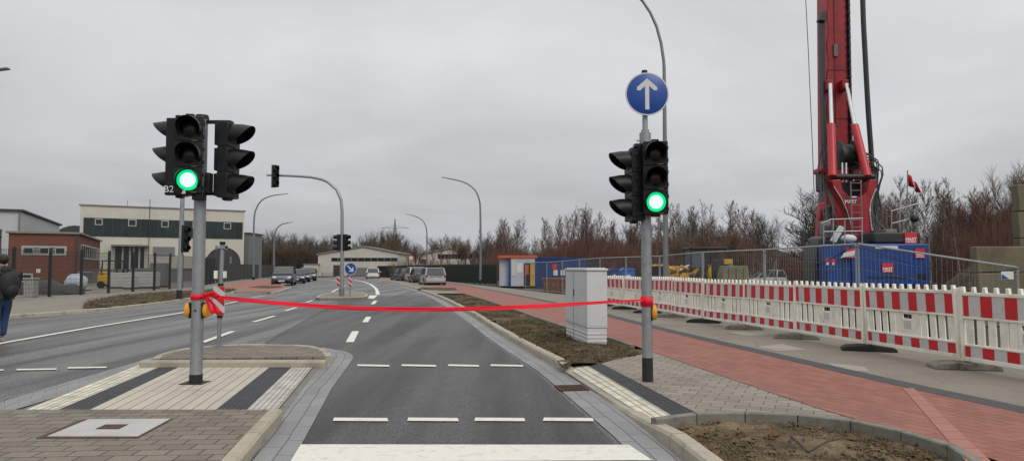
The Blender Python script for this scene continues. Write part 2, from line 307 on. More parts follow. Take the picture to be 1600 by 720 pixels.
# ------------------------------------------------------------------ mesh builder
class MB:
    def __init__(s): s.v = []; s.f = []; s.uv = {}; s.X = Matrix.Identity(4)
    def av(s, p): s.v.append(tuple(s.X @ Vector(p))); return len(s.v) - 1
    def box(s, x0, x1, y0, y1, z0, z1):
        b = len(s.v)
        for p in ((x0, y0, z0), (x1, y0, z0), (x1, y1, z0), (x0, y1, z0), (x0, y0, z1), (x1, y0, z1), (x1, y1, z1), (x0, y1, z1)): s.av(p)
        for q in ((0, 3, 2, 1), (4, 5, 6, 7), (0, 1, 5, 4), (1, 2, 6, 5), (2, 3, 7, 6), (3, 0, 4, 7)): s.f.append(tuple(b + i for i in q))
        return s
    def cbox(s, c, sz): return s.box(c[0] - sz[0] / 2, c[0] + sz[0] / 2, c[1] - sz[1] / 2, c[1] + sz[1] / 2, c[2] - sz[2] / 2, c[2] + sz[2] / 2)
    def tube(s, pts, rad, n=8, cap=True):
        pts = [Vector(p) for p in pts]
        if not isinstance(rad, (list, tuple)): rad = [rad] * len(pts)
        b = len(s.v); up = None
        for i, p in enumerate(pts):
            t = (pts[min(i + 1, len(pts) - 1)] - pts[max(i - 1, 0)])
            if t.length < 1e-9: t = Vector((0, 0, 1))
            t.normalize()
            if up is None: up = Vector((1, 0, 0)) if abs(t.x) < .9 else Vector((0, 1, 0))
            a = up - t * up.dot(t); a.normalize(); c = t.cross(a); up = a
            for k in range(n):
                an = 2 * math.pi * k / n
                s.av(p + (a * math.cos(an) + c * math.sin(an)) * rad[i])
        for i in range(len(pts) - 1):
            for k in range(n):
                k2 = (k + 1) % n
                s.f.append((b + i * n + k, b + i * n + k2, b + (i + 1) * n + k2, b + (i + 1) * n + k))
        if cap:
            s.f.append(tuple(b + k for k in reversed(range(n)))); s.f.append(tuple(b + (len(pts) - 1) * n + k for k in range(n)))
        return s
    def bar(s, p, q, w, h=None):       # rectangular bar between two points
        h = h or w; p = Vector(p); q = Vector(q); t = (q - p).normalized()
        up = Vector((0, 0, 1)) if abs(t.z) < .95 else Vector((0, 1, 0))
        a = t.cross(up).normalized(); c = a.cross(t)
        b = len(s.v)
        for e in (p, q):
            for (i, j) in ((-1, -1), (1, -1), (1, 1), (-1, 1)): s.av(e + a * (w / 2 * i) + c * (h / 2 * j))
        for k in range(4):
            s.f.append((b + k, b + (k + 1) % 4, b + 4 + (k + 1) % 4, b + 4 + k))
        s.f.append((b + 3, b + 2, b + 1, b)); s.f.append((b + 4, b + 5, b + 6, b + 7))
        return s
    def prism(s, poly, d0, d1, axis='y'):   # poly of 2D points, extruded
        def mk(p, d):
            return {'y': (p[0], d, p[1]), 'z': (p[0], p[1], d), 'x': (d, p[0], p[1])}[axis]
        b = len(s.v); n = len(poly)
        for d in (d0, d1):
            for p in poly: s.av(mk(p, d))
        tri = tessellate_polygon([[Vector((p[0], p[1], 0)) for p in poly]])
        for t in tri:
            s.f.append((b + t[0], b + t[1], b + t[2])); s.f.append((b + n + t[2], b + n + t[1], b + n + t[0]))
        for i in range(n):
            j = (i + 1) % n; s.f.append((b + i, b + j, b + n + j, b + n + i))
        return s
    def slab(s, pts, z0, thick=None):       # top polygon from 3D points, with sides down to z0
        b = len(s.v); n = len(pts)
        for p in pts: s.av(p)
        tri = tessellate_polygon([[Vector((p[0], p[1], 0)) for p in pts]])
        for t in tri: s.f.append((b + t[0], b + t[1], b + t[2]))
        if z0 is not None:
            for p in pts: s.av((p[0], p[1], z0))
            for i in range(n):
                j = (i + 1) % n; s.f.append((b + i, b + j, b + n + j, b + n + i))
        return s
    def quad(s, a, b_, c, d, uv=None):
        b = len(s.v)
        for p in (a, b_, c, d): s.av(p)
        s.f.append((b, b + 1, b + 2, b + 3))
        if uv: s.uv[len(s.f) - 1] = uv
        return s
    def strip(s, A, B, z=None):             # ribbon between two polylines with metre UVs
        u = 0; w = [(A[i] - B[i]).length for i in range(len(A))]
        for i in range(len(A) - 1):
            du = ((A[i + 1] - A[i]).length + (B[i + 1] - B[i]).length) / 2
            s.quad(A[i], A[i + 1], B[i + 1], B[i], [(u, 0), (u + du, 0), (u + du, w[i + 1]), (u, w[i])])
            u += du
        return s
    def lathe(s, prof, n=24, axis='z', c=(0, 0, 0), ring=False):
        if ring: prof = list(prof) + [prof[0]]
        b = len(s.v); c = Vector(c)
        for (r, h) in prof:
            for k in range(n):
                a = 2 * math.pi * k / n
                p = {'z': Vector((r * math.cos(a), r * math.sin(a), h)), 'y': Vector((r * math.cos(a), h, r * math.sin(a))), 'x': Vector((h, r * math.cos(a), r * math.sin(a)))}[axis]
                s.av(c + p)
        for i in range(len(prof) - 1):
            for k in range(n):
                k2 = (k + 1) % n; s.f.append((b + i * n + k, b + i * n + k2, b + (i + 1) * n + k2, b + (i + 1) * n + k))
        if prof[0][0] > 1e-6 and not ring: s.f.append(tuple(b + k for k in range(n)))
        if prof[-1][0] > 1e-6 and not ring: s.f.append(tuple(b + (len(prof) - 1) * n + k for k in range(n)))
        return s
    def sphere(s, c, r, n=10, sq=(1, 1, 1)):
        b = len(s.v); c = Vector(c)
        for i in range(n + 1):
            th = math.pi * i / n
            for k in range(n * 2):
                a = math.pi * k / n
                s.av(c + Vector((r * sq[0] * math.sin(th) * math.cos(a), r * sq[1] * math.sin(th) * math.sin(a), r * sq[2] * math.cos(th))))
        for i in range(n):
            for k in range(n * 2):
                k2 = (k + 1) % (n * 2)
                s.f.append((b + i * n * 2 + k, b + i * n * 2 + k2, b + (i + 1) * n * 2 + k2, b + (i + 1) * n * 2 + k))
        return s
    def build(s, name, m, parent=None, bevel=0, smooth=True, recalc=True, ang=35):
        me = bpy.data.meshes.new(name); me.from_pydata(s.v, [], s.f); 
        if s.uv:
            ul = me.uv_layers.new(name='UVMap')
            for fi, uvs in s.uv.items():
                p = me.polygons[fi]
                for k, li in enumerate(p.loop_indices): ul.data[li].uv = uvs[k]
        if recalc:
            import bmesh
            bm = bmesh.new(); bm.from_mesh(me)
            bmesh.ops.recalc_face_normals(bm, faces=bm.faces[:])
            bm.to_mesh(me); bm.free()
        if smooth:
            for p in me.polygons: p.use_smooth = True
            me.set_sharp_from_angle(angle=R(ang))
        me.materials.append(m if not isinstance(m, str) else M[m])
        o = bpy.data.objects.new(name, me); COL.objects.link(o)
        if parent: o.parent = parent
        if bevel:
            bv = o.modifiers.new('Bevel', 'BEVEL'); bv.width = bevel; bv.segments = 2; bv.limit_method = 'ANGLE'; bv.angle_limit = R(40)
        return o
def planeup(o):
    me = o.data
    for p in me.polygons:
        if p.normal.z < 0: p.flip()
def tag(o, label=None, cat=None, group=None, kind=None):
    if label: o['label'] = label
    if cat: o['category'] = cat
    if group: o['group'] = group
    if kind: o['kind'] = kind
    return o
def thing(name, label, cat, loc=(0, 0, 0), rz=0, group=None):
    o = bpy.data.objects.new(name, None); COL.objects.link(o); o.empty_display_size = .2
    o.location = loc; o.rotation_euler = (0, 0, rz)
    return tag(o, label, cat, group)
def dup(o, loc=None, rz=None, label=None, group=None, scale=None, parent=None):
    c = o.copy(); COL.objects.link(c)
    if parent is not None: c.parent = parent
    if loc is not None: c.location = loc
    if rz is not None: c.rotation_euler = (c.rotation_euler[0], c.rotation_euler[1], rz)
    if scale: c.scale = scale
    if label: c['label'] = label
    if group: c['group'] = group
    for ch in list(o.children): dup(ch, parent=c)
    return c
def struct(mb, name, m, **k):
    o = mb.build(name, m, **k); o['kind'] = 'structure'; return o
def sheet(mb, name, m):
    o = mb.build(name, m, smooth=False, recalc=False); planeup(o); o['kind'] = 'structure'; return o

def text_mesh(txt, size, name, m, parent, loc, rot, extrude=.002, bold=False, align='CENTER'):
    cu = bpy.data.curves.new(name, 'FONT'); cu.body = txt; cu.size = size; cu.extrude = extrude; cu.align_x = align; cu.align_y = 'CENTER'
    if bold: cu.offset = size * .03
    cu.resolution_u = 3
    t = bpy.data.objects.new(name + '_tmp', cu); COL.objects.link(t)
    dg = bpy.context.evaluated_depsgraph_get(); dg.update()
    me = bpy.data.meshes.new_from_object(t.evaluated_get(dg))
    bpy.data.objects.remove(t); 
    me.materials.clear(); me.materials.append(M[m])
    o = bpy.data.objects.new(name, me); COL.objects.link(o); o.parent = parent; o.location = loc; o.rotation_euler = rot
    return o
def cr(pts, step=1.0):     # Catmull-Rom resample of world polyline
    pts = [Vector(p) for p in pts]; out = []
    for i in range(len(pts) - 1):
        p0 = pts[max(i - 1, 0)]; p1 = pts[i]; p2 = pts[i + 1]; p3 = pts[min(i + 2, len(pts) - 1)]
        n = max(1, int((p2 - p1).length / step))
        for k in range(n):
            t = k / n
            out.append(.5 * ((2 * p1) + (p2 - p0) * t + (2 * p0 - 5 * p1 + 4 * p2 - p3) * t * t + (3 * p1 - p0 - 3 * p2 + p3) * t ** 3))
    out.append(pts[-1]); return out
def offs(pl, d):           # offset a polyline to its right by d (in xy)
    out = []
    for i, p in enumerate(pl):
        t = pl[min(i + 1, len(pl) - 1)] - pl[max(i - 1, 0)]; t.z = 0; t.normalize()
        out.append(Vector((p.x + t.y * d, p.y - t.x * d, p.z)))
    return out
def setz(pl, z): return [Vector((p.x, p.y, z)) for p in pl]
def at_y(pl, y):
    for i in range(len(pl) - 1):
        a, b = pl[i], pl[i + 1]
        if (a.y - y) * (b.y - y) <= 0 and a.y != b.y:
            return a.lerp(b, (y - a.y) / (b.y - a.y))
    return pl[-1]
def arclen(pl, step):      # even resample
    out = [pl[0].copy()]; acc = 0
    for i in range(len(pl) - 1):
        a, b = pl[i].copy(), pl[i + 1]; 
        while True:
            d = (b - a).length
            if acc + d >= step:
                a = a.lerp(b, (step - acc) / d); out.append(a.copy()); acc = 0
            else:
                acc += d; break
    out.append(pl[-1].copy()); return out
def kerbrun(mb, pl, width, hfun, stone=1.0, gap=.006, z0=-.05, side=1, ch=.025):
    """kerb stones along the polyline (its road-side foot), body to the right (side=1)"""
    a = arclen(pl, stone)
    for i in range(len(a) - 1):
        p, q = a[i], a[i + 1]
        if (q - p).length < .1: continue
        t = (q - p).normalized(); nrm = Vector((t.y, -t.x, 0)) * side
        # curve joint: use neighbours for normals
        def nn(k):
            tt = (a[min(k + 1, len(a) - 1)] - a[max(k - 1, 0)]); tt.z = 0; tt.normalize()
            return Vector((tt.y, -tt.x, 0)) * side
        n0, n1 = nn(i), nn(i + 1)
        p_, q_ = p + t * gap, q - t * gap
        j = random.uniform(-.004, .004)
        prof = lambda h: [(0, z0), (.004, h - ch), (ch, h + j), (width - .01, h + j), (width, h - .01 + j), (width, z0)]
        A = prof(hfun(p)); B = prof(hfun(q)); b = len(mb.v)
        for (u, z) in A: mb.av((p_.x + n0.x * u, p_.y + n0.y * u, z))
        for (u, z) in B: mb.av((q_.x + n1.x * u, q_.y + n1.y * u, z))
        for k in range(5): mb.f.append((b + k, b + k + 1, b + 7 + k, b + 6 + k))
        mb.f.append(tuple(b + k for k in range(6))); mb.f.append(tuple(b + 6 + k for k in reversed(range(6))))
# ------------------------------------------------------------------ camera, sky, sun
cam = bpy.data.cameras.new('camera'); co = bpy.data.objects.new('camera', cam); COL.objects.link(co)
co.location = (0, 0, CZ); co.rotation_euler = (math.pi / 2 + TILT, 0, 0)
cam.sensor_width = 36; cam.lens = 36 * F / 1600; cam.clip_start = .1; cam.clip_end = 6000
S.camera = co
S.view_settings.view_transform = 'Standard'; S.view_settings.look = 'None'; S.view_settings.exposure = 0; S.view_settings.gamma = 1
S.cycles.max_bounces = 6; S.cycles.diffuse_bounces = 3; S.cycles.glossy_bounces = 3; S.cycles.transparent_max_bounces = 8

W = bpy.data.worlds.new('World'); S.world = W; W.use_nodes = True
n = W.node_tree; L = n.links; bg = n.nodes['Background']
SUN_EL, SUN_AZ = 42, 150      # azimuth measured clockwise from +Y (behind the camera, to the right)
sky = n.nodes.new('ShaderNodeTexSky'); sky.sky_type = 'NISHITA'; sky.sun_disc = False
sky.sun_elevation = R(SUN_EL); sky.sun_rotation = R(SUN_AZ); sky.dust_density = 3; sky.air_density = 1
bg.inputs['Strength'].default_value = 0.1
tc = n.nodes.new('ShaderNodeTexCoord'); sx = n.nodes.new('ShaderNodeSeparateXYZ'); L.new(tc.outputs['Generated'], sx.inputs[0])
# overcast: dim at the horizon, brighter towards the zenith
ramp = n.nodes.new('ShaderNodeValToRGB'); e = ramp.color_ramp.elements; ramp.color_ramp.interpolation = 'EASE'
e[0].position = 0.0; e[0].color = (.475, .49, .52, 1); e[1].position = 1.0; e[1].color = (1.3, 1.3, 1.31, 1)
x = e.new(.16); x.color = (.585, .595, .612, 1)
x = e.new(.34); x.color = (.72, .728, .74, 1)
L.new(sx.outputs['Z'], ramp.inputs[0])
# cloud layer: stretch towards the horizon by dividing by height
dv = n.nodes.new('ShaderNodeMath'); dv.operation = 'ADD'; dv.inputs[1].default_value = .16; L.new(sx.outputs['Z'], dv.inputs[0])
vd = n.nodes.new('ShaderNodeVectorMath'); vd.operation = 'DIVIDE'; cb = n.nodes.new('ShaderNodeCombineXYZ')
for i in range(3): L.new(dv.outputs[0], cb.inputs[i])
L.new(tc.outputs['Generated'], vd.inputs[0]); L.new(cb.outputs[0], vd.inputs[1])
cl = n.nodes.new('ShaderNodeTexNoise'); cl.inputs['Scale'].default_value = .75; cl.inputs['Detail'].default_value = 7; cl.inputs['Roughness'].default_value = .5; cl.inputs['Distortion'].default_value = .3
mp = n.nodes.new('ShaderNodeMapping'); mp.inputs['Location'].default_value = (3.1, 1.7, 0); L.new(vd.outputs[0], mp.inputs[0]); L.new(mp.outputs[0], cl.inputs['Vector'])
mr = n.nodes.new('ShaderNodeMapRange'); mr.inputs[1].default_value = .3; mr.inputs[2].default_value = .7; mr.inputs[3].default_value = .82; mr.inputs[4].default_value = 1.16
L.new(cl.outputs['Fac'], mr.inputs[0])
# the overcast is thicker to the left of the view
mx_ = n.nodes.new('ShaderNodeMapRange'); mx_.inputs[1].default_value = -.6; mx_.inputs[2].default_value = .5; mx_.inputs[3].default_value = .9; mx_.inputs[4].default_value = 1.07
L.new(sx.outputs['X'], mx_.inputs[0])
mm = n.nodes.new('ShaderNodeMath'); mm.operation = 'MULTIPLY'; L.new(mr.outputs[0], mm.inputs[0]); L.new(mx_.outputs[0], mm.inputs[1])
m10 = n.nodes.new('ShaderNodeMath'); m10.operation = 'MULTIPLY'; m10.inputs[1].default_value = 10.0; L.new(mm.outputs[0], m10.inputs[0])
sc = n.nodes.new('ShaderNodeVectorMath'); sc.operation = 'SCALE'; L.new(ramp.outputs[0], sc.inputs[0]); L.new(m10.outputs[0], sc.inputs['Scale'])
mixs = n.nodes.new('ShaderNodeMix'); mixs.data_type = 'RGBA'; mixs.inputs['Factor'].default_value = .96
L.new(sky.outputs[0], mixs.inputs['A']); L.new(sc.outputs[0], mixs.inputs['B']); L.new(mixs.outputs['Result'], bg.inputs['Color'])
sl = bpy.data.lights.new('sun', 'SUN'); sl.energy = 1.0; sl.angle = R(22); sl.color = (1, .97, .93)
so = bpy.data.objects.new('sun', sl); COL.objects.link(so)
el, az = R(SUN_EL), R(SUN_AZ)
sd = Vector((math.sin(az) * math.cos(el), math.cos(az) * math.cos(el), math.sin(el)))
so.rotation_euler = sd.to_track_quat('Z', 'Y').to_euler()

# ------------------------------------------------------------------ ground lines (metres; x right, y ahead)
KR = cr([(2.05, -3, 0), (1.62, 2, 0), (1.34, 5.7, 0), (1.2, 7, 0), (.74, 10.4, 0), (.40, 12.2, 0), (-.26, 16, 0), (-1.61, 24.3, 0), (-4.46, 39.3, 0), (-9.9, 63, 0), (-14.2, 79, 0), (-19.6, 96, 0), (-30, 114, 0), (-46, 124, 0), (-70, 130, 0)], .5)
KL = cr([(-16.5, 8, 0), (-15.2, 20, 0), (-14.4, 23, 0), (-14.2, 26, 0), (-14.75, 31, 0), (-15.6, 37, 0), (-16.3, 41.5, 0)], .5)
KL2 = [Vector(p) for p in ((-16.3, 41.5, 0), (-14.0, 41.2, 0), (-14.2, 43, 0), (-16.3, 52.4, 0), (-19.9, 54, 0))] + cr([(-20.5, 56, 0), (-23, 66, 0), (-27, 80, 0), (-33, 95, 0), (-44, 110, 0), (-70, 116, 0)], 1)
def hR(p):
    y = p.y
    if 7.1 < y < 10.3: return .03
    if y <= 7.1: return .12 if y < 6.6 else .03 + (7.1 - y) / .5 * .09
    return .12 if y > 10.9 else .03 + (y - 10.3) / .6 * .09

# far ground sheet
g = MB(); NX = 60
def gh(x, y):
    d = 0
    if x > 7.2 and y > 9: d -= .75 * min(1, (x - 7.2) / 3.5) * min(1, (y - 9) / 6)
    elif x > 6 and y > 24: d -= .3 * min(1, (y - 24) / 10)
    return d
xs = [-900, -500, -300, -200, -140, -100, -80] + [-70 + 2 * i for i in range(81)] + [100, 130, 170, 230, 320, 500, 900]
ys = [-60, -30, -10] + [0 + 2 * i for i in range(76)] + [160, 180, 210, 260, 330, 450, 650, 1000, 1600, 2600]
idx = {}
for j, y in enumerate(ys):
    for i, x in enumerate(xs):
        z = gh(x, y) - .03
        inroad = (-23 < x < 6.2 and y < 150) or (y < 5) or (x < 0 and y < 135)
        if not inroad: z += noise.noise(Vector((x * .23, y * .23, 0))) * .16
        idx[i, j] = g.av((x, y, z))
for j in range(len(ys) - 1):
    for i in range(len(xs) - 1): g.f.append((idx[i, j], idx[i + 1, j], idx[i + 1, j + 1], idx[i, j + 1]))
o = g.build('ground', 'site', recalc=False); planeup(o); o['kind'] = 'structure'

# embankment behind the site, and an added backdrop hill behind the wood
def hill(name, pts, depth, m='hill'):
    mb = MB(); n_ = 90; rows = 8
    base = []
    for i in range(n_ + 1):
        t = i / n_ * (len(pts) - 1); k = min(int(t), len(pts) - 2); f = t - k
        base.append(Vector(pts[k]).lerp(Vector(pts[k + 1]), f))
    for j in range(rows + 1):
        v = j / rows; s_ = v * v * (3 - 2 * v)
        for i, b in enumerate(base):
            h = b.z * s_ + noise.noise(Vector((b.x * .05, j * .7, 3))) * .5 * v
            mb.av((b.x, b.y + depth * v, h - .6 * (1 - v) - .1))
    w = n_ + 1
    for j in range(rows):
        for i in range(n_): mb.f.append((j * w + i, j * w + i + 1, (j + 1) * w + i + 1, (j + 1) * w + i))
    o = mb.build(name, m, recalc=False); planeup(o); o['kind'] = 'structure'
hill('hill', [(-8, 150, 3.5), (20, 142, 4.5), (34, 138, 7.0), (48, 134, 9.2), (56, 132, 7.5), (64, 132, 4.5), (80, 128, 3.0), (100, 120, 4.5), (130, 110, 6), (170, 100, 8)], 30)
hill('hill', [(-150, 190, 6), (-90, 196, 6.5), (-60, 200, 7), (-30, 205, 5.5), (0, 210, 5.5), (40, 215, 6)], 40)  # added backdrop, blocks horizon light between the stems

# carriageway
def poly3(px, z): return [P(a, b, z) for a, b in px]
mb = MB()
rl = [Vector((-30, -6, 0)), Vector((-30, 6, 0)), Vector((-22, 12, 0))] + [Vector((p.x - .3, p.y, 0)) for p in KL] + [Vector((p.x - .2, p.y, 0)) for p in KL2[1:]]
rr = setz(offs(KR, .05), 0)
mb.slab([Vector((2.3, -6, 0))] + rr[:] + rl[::-1] , None)
sheet(mb, 'road', 'asphalt')
# newer, darker surfacing in the right carriageway
seam = [P(395, 548), P(418, 534), P(463, 508), P(509, 483.5), P(545, 471), P(592, 462)]
mb = MB(); right = [p for p in setz(offs(KR, -.42), .004) if -3 < p.y < 40]
lft = [Vector((-1.55, -3, .004)), Vector((-2.3, 7, .004)), Vector((-2.9, 9.5, .004)), Vector((-2.9, 12.2, .004)), Vector((-5, 12.4, .004))] + setz(seam, .004)
mb.slab(right + lft[::-1], None)
sheet(mb, 'road', 'asphalt_new')

# sealed joint between the two surfacings and a few repair seams
mb = MB(); mb.strip(offs(setz(cr(seam, .5), .008), -.03), offs(setz(cr(seam, .5), .008), .03)); sheet(mb, 'road_seam', 'asphalt_new')
for q in ():
    pl = cr([P(a_, b_, .008) for a_, b_ in q], .3); pl = [Vector((p.x + .03 * noise.noise(p * 1.5), p.y, .008)) for p in pl]
    mb = MB(); mb.strip(offs(pl, -.012), offs(pl, .012)); sheet(mb, 'road_seam', 'blackr')
# gutters
mb = MB(); A = setz(offs(KR, -.37), .008); B = setz(offs(KR, .02), .008)
mb.strip(A, B); sheet(mb, 'gutter', 'gutter')
mb = MB(); A = setz(offs(KL, 0), .008); B = setz(offs(KL, .3), .008); mb.strip(A, B); sheet(mb, 'gutter', 'gutter')
gm = [P(455, 720), P(472, 693), P(490, 660), P(518, 607.5), P(546, 569), P(552, 559), P(549, 553), P(539, 549), P(521, 546.5), P(506, 543)]
gi = [P(395, 720), P(413, 692), P(430, 665), P(462, 612), P(496, 566), P(500, 562), P(500, 558), P(496, 555), P(490, 552), P(480, 550)]
gm = [Vector((-1.35, -3, 0))] + gm; gi = [Vector((-1.9, -3, 0))] + gi
mb = MB(); mb.strip(setz(cr(gm, .3)[:], .008)[:200], setz(cr(gm, .3), .008)[:200]) if False else None
mb.strip([Vector((p.x, p.y, .009)) for p in gm], [Vector((p.x, p.y, .009)) for p in gi]); sheet(mb, 'gutter', 'gutter')
gl_ = [Vector((-6.6, -3, 0)), P(0, 630), P(110, 596), P(215, 565.5), P(262, 551)]
gr_ = [Vector((-6.1, -3, 0)), P(0, 648), P(110, 614), P(232, 571), P(285, 551)]
mb = MB(); mb.strip([Vector((p.x, p.y, .009)) for p in gl_], [Vector((p.x, p.y, .009)) for p in gr_]); sheet(mb, 'gutter', 'gutter')

# ------------------------------------------------------------------ median island in front
# flat concrete under the crossing (flush)
mb = MB(); mb.slab([P(0, 652, .012), P(232, 567, .012), P(505, 565, .012), P(440, 650, .012)], None); sheet(mb, 'crossing_base', 'kerb_dark')
# raised front platform
fe = [Vector((-2.25, 7.0, 0)), Vector((-2.03, 5.5, 0)), Vector((-1.6, 3, 0)), Vector((-1.1, 0, 0)), Vector((-.8, -3, 0))]
fp = [Vector((p.x, p.y, .12)) for p in fe]
mb = MB(); q = offs(fp, .13)
mb.slab([Vector((-6.05, 7.0, .118)), Vector((-5.9, -3, .118))] + q[::-1][:4] + [Vector((q[0].x, 7.0, .118))], -.04)
struct(mb, 'pavement', 'island_paver', smooth=False)
mb = MB(); kerbrun(mb, fe, .135, lambda p: .125, side=1)
struct(mb, 'kerb', 'kerb')
mb = MB(); kerbrun(mb, [Vector((-2.42, 6.98, 0)), Vector((-6.0, 7.03, 0))], .12, lambda p: .12, side=-1, z0=.0)
o = struct(mb, 'kerb', 'kerb_dark'); o.location.z = -.003
# crossing strips
def pq(px4, z):
    return [P(a, b, z) for a, b in px4]
def uvquad(mb, q):       # near-left, near-right, far-right, far-left ; u runs away, v across
    w0 = (q[1] - q[0]).length; w1 = (q[2] - q[3]).length; l = (q[3] - q[0]).length
    mb.quad(q[0], q[1], q[2], q[3], [(0, 0), (0, w0), (l, w0), (l, 0)])
nx = [31, 82, 133, 332.5, 381.5, 430.5]; fx = [222, 262.5, 292, 429, 462, 493.5]
mats_ = ['rib_cream', 'rib_black', 'beige_paver', 'rib_black', 'rib_white']
for i in range(5):
    mb = MB(); uvquad(mb, pq([(nx[i], 643), (nx[i + 1], 643), (fx[i + 1], 567), (fx[i], 567)], .03)); sheet(mb, 'tactile_paving' if i != 2 else 'crossing_paving', mats_[i])
# raised back platform
top = [(235, 560.5), (247, 552.5), (297, 542.5), (350, 538.3), (400, 537.5), (455, 537.8), (490, 540), (506, 543.5), (518, 551), (521, 556), (512, 560.5), (496, 560.5)]
tp = [P(a, b, .12) for a, b in top]
ring = cr(tp[:10], .25)
inner = [p for p in offs(ring, .125)]
mb = MB(); mb.slab([Vector((p.x, p.y, .119)) for p in inner], 0.0); struct(mb, 'pavement', 'island_paver', smooth=False)
mb = MB(); kerbrun(mb, setz(ring, 0), .13, lambda p: .125, stone=.5, side=1); struct(mb, 'kerb', 'kerb')
mb = MB(); kerbrun(mb, [Vector((-5.56, 10.58, 0)), Vector((-2.78, 10.58, 0))], .12, lambda p: .124, stone=3.0, gap=.002, side=-1); struct(mb, 'kerb', 'kerb')

# far median island with the mast
it = [(493, 464.5), (497, 461), (508, 457.5), (522, 455.5), (545, 455.2), (566, 456.2), (574, 458.8), (576, 462), (570, 463.8), (530, 465), (500, 465.2)]
ip = [P(a, b, .12) for a, b in it]
mb = MB(); mb.slab([Vector((p.x, p.y, .118)) for p in ip], -.03); struct(mb, 'pavement', 'left_pave', smooth=False)
mb = MB(); kerbrun(mb, setz(ip + [ip[0]], 0), .14, lambda p: .13, side=1); struct(mb, 'kerb', 'kerb')

# ------------------------------------------------------------------ right pavement
RI = cr([(4.35, -3, 0), (3.75, 3, 0), (3.45, 5.4, 0), (3.14, 6.45, 0), (2.83, 8.2, 0), (2.34, 11.6, 0), (1.87, 14.5, 0), (1.26, 16.9, 0), (.1, 23.7, 0), (-2.4, 37.5, 0), (-8.2, 63, 0), (-11.6, 76, 0), (-17, 94, 0), (-26, 110, 0)], .5)
RO = cr([(6.4, -3, 0), (5.6, 3, 0), (4.9, 6.7, 0), (4.54, 8.4, 0), (4.06, 11.2, 0), (3.25, 16.3, 0), (1.75, 27.1, 0), (-2.0, 47.4, 0), (-7.1, 71, 0), (-9.6, 80, 0), (-15, 97, 0), (-23.6, 113, 0)], .5)
def lin(pl, nn):
    L_ = [0]
    for i in range(len(pl) - 1): L_.append(L_[-1] + (pl[i + 1] - pl[i]).length)
    out = []; k = 0
    for i in range(nn + 1):
        s_ = L_[-1] * i / nn
        while k < len(pl) - 2 and L_[k + 1] < s_: k += 1
        out.append(pl[k].lerp(pl[k + 1], (s_ - L_[k]) / max(1e-9, L_[k + 1] - L_[k])))
    return out
A = lin(RI, 150); B = lin(RO, 150)
# concrete pavement, from the middle of the bike path outwards
mid = [a.lerp(b, .5) for a, b in zip(A, B)]
far = []
for p in mid:
    y = p.y
    w = 5.2 if y < 12 else max(2.6, 5.2 - (y - 12) * .05)
    far.append(Vector((p.x + w + (.5 if y < 8 else 0), y, 0)))
mb = MB(); mb.strip(setz(mid, .118), setz(far, .116)); sheet(mb, 'pavement', 'concrete_pave')
mb = MB(); C = [a.lerp(b, -.02) for a, b in zip(A, B)]
mb.strip(setz(A, .126), setz(B, .126)); sheet(mb, 'bike_path', 'red_paver')
# dark guiding strip along the outer edge
D0 = offs(B, -.02); D1 = offs(B, .27)
mb = MB(); mb.strip(setz([p for p in D0 if p.y > 8.6], .130), setz([D1[i] for i, p in enumerate(D0) if p.y > 8.6], .130)); sheet(mb, 'guide_strip', 'nub_black')
mb = MB(); mb.strip(setz([p for p in D0 if p.y < 9.0], .129), setz([D1[i] for i, p in enumerate(D0) if p.y < 9.0], .129)); sheet(mb, 'guide_strip', 'dark_grey')
# pale red band across the path
mb = MB(); uvquad(mb, [P(1570, 740, .131), P(1527, 740, .131), P(1411, 606, .131), P(1428, 606, .131)]); sheet(mb, 'bike_path', 'red_light')
# patches of pale concrete on the pavement
for q in ([(1137, 518), (1183, 517), (1215, 523), (1165, 524)], [(1183, 541), (1222, 537), (1262, 546), (1215, 548)], [(1290, 566), (1350, 572), (1360, 580), (1320, 578)]):
    mb = MB(); mb.slab([P(a, b, .121) for a, b in q], None); sheet(mb, 'pavement', 'pale_patch')

# pavers between kerb and bike path (crossing landing)
land = [P(1016, 655, .075), P(883, 571.5, .075)]
bedB_back = [(1016, 655), (1045, 650), (1074, 647.5), (1122, 645), (1180, 646), (1240, 648), (1280, 650.5), (1350, 661), (1395, 670), (1432, 679.5), (1462, 687), (1490, 696), (1515, 707), (1535, 720), (1550, 735)]
bb = [P(a, b, .12) for a, b in bedB_back]
bedA_near = [P(883, 571.5, .09), P(914, 568, .10), P(939, 567, .11), P(962, 561, .12), P(985, 556.5, .12), P(1003, 553, .12), P(1012, 549, .12)]
innerL = [p for p in A if 4.9 < p.y < 12.2]
mb = MB()
pv = [P(1091, 645.5, .12), P(1122, 645, .12)] + bb[4:13] + [Vector((p.x + .05, p.y, .121)) for p in innerL if p.y > 5.3] + [P(1012, 549, .12), P(1003, 553, .12), P(985, 556.5, .12), P(962, 561, .12), P(940, 567.5, .12)]
mb.slab(pv, None); sheet(mb, 'pavement', 'grey_paver')
# tactile strips
mb = MB(); uvquad(mb, [P(1001, 655.5, .034), P(1014, 653, .042), P(884, 571.8, .042), P(875, 574.5, .034)]); sheet(mb, 'pavement', 'pale_patch')
def tq(px4, zs): return [P(a, b, z) for (a, b), z in zip(px4, zs)]
mb = MB(); uvquad(mb, tq([(1013, 653.5), (1052.5, 650.5), (915, 568.7), (883, 572.3)], (.045, .08, .08, .045))); sheet(mb, 'tactile_paving', 'rib_cream')
mb = MB(); uvquad(mb, tq([(1052.5, 650.5), (1091, 645.5), (940, 567.5), (915, 568.7)], (.08, .124, .124, .08))); sheet(mb, 'tactile_paving', 'rib_black')
# raised kerb along the carriageway
mb = MB(); kerbrun(mb, KR, .15, hR, side=1); struct(mb, 'kerb', 'kerb')
mb = MB(); kerbrun(mb, [p for p in KL], .15, lambda p: .12, side=-1)
kerbrun(mb, KL2, .15, lambda p: .12, side=-1); struct(mb, 'kerb', 'kerb')
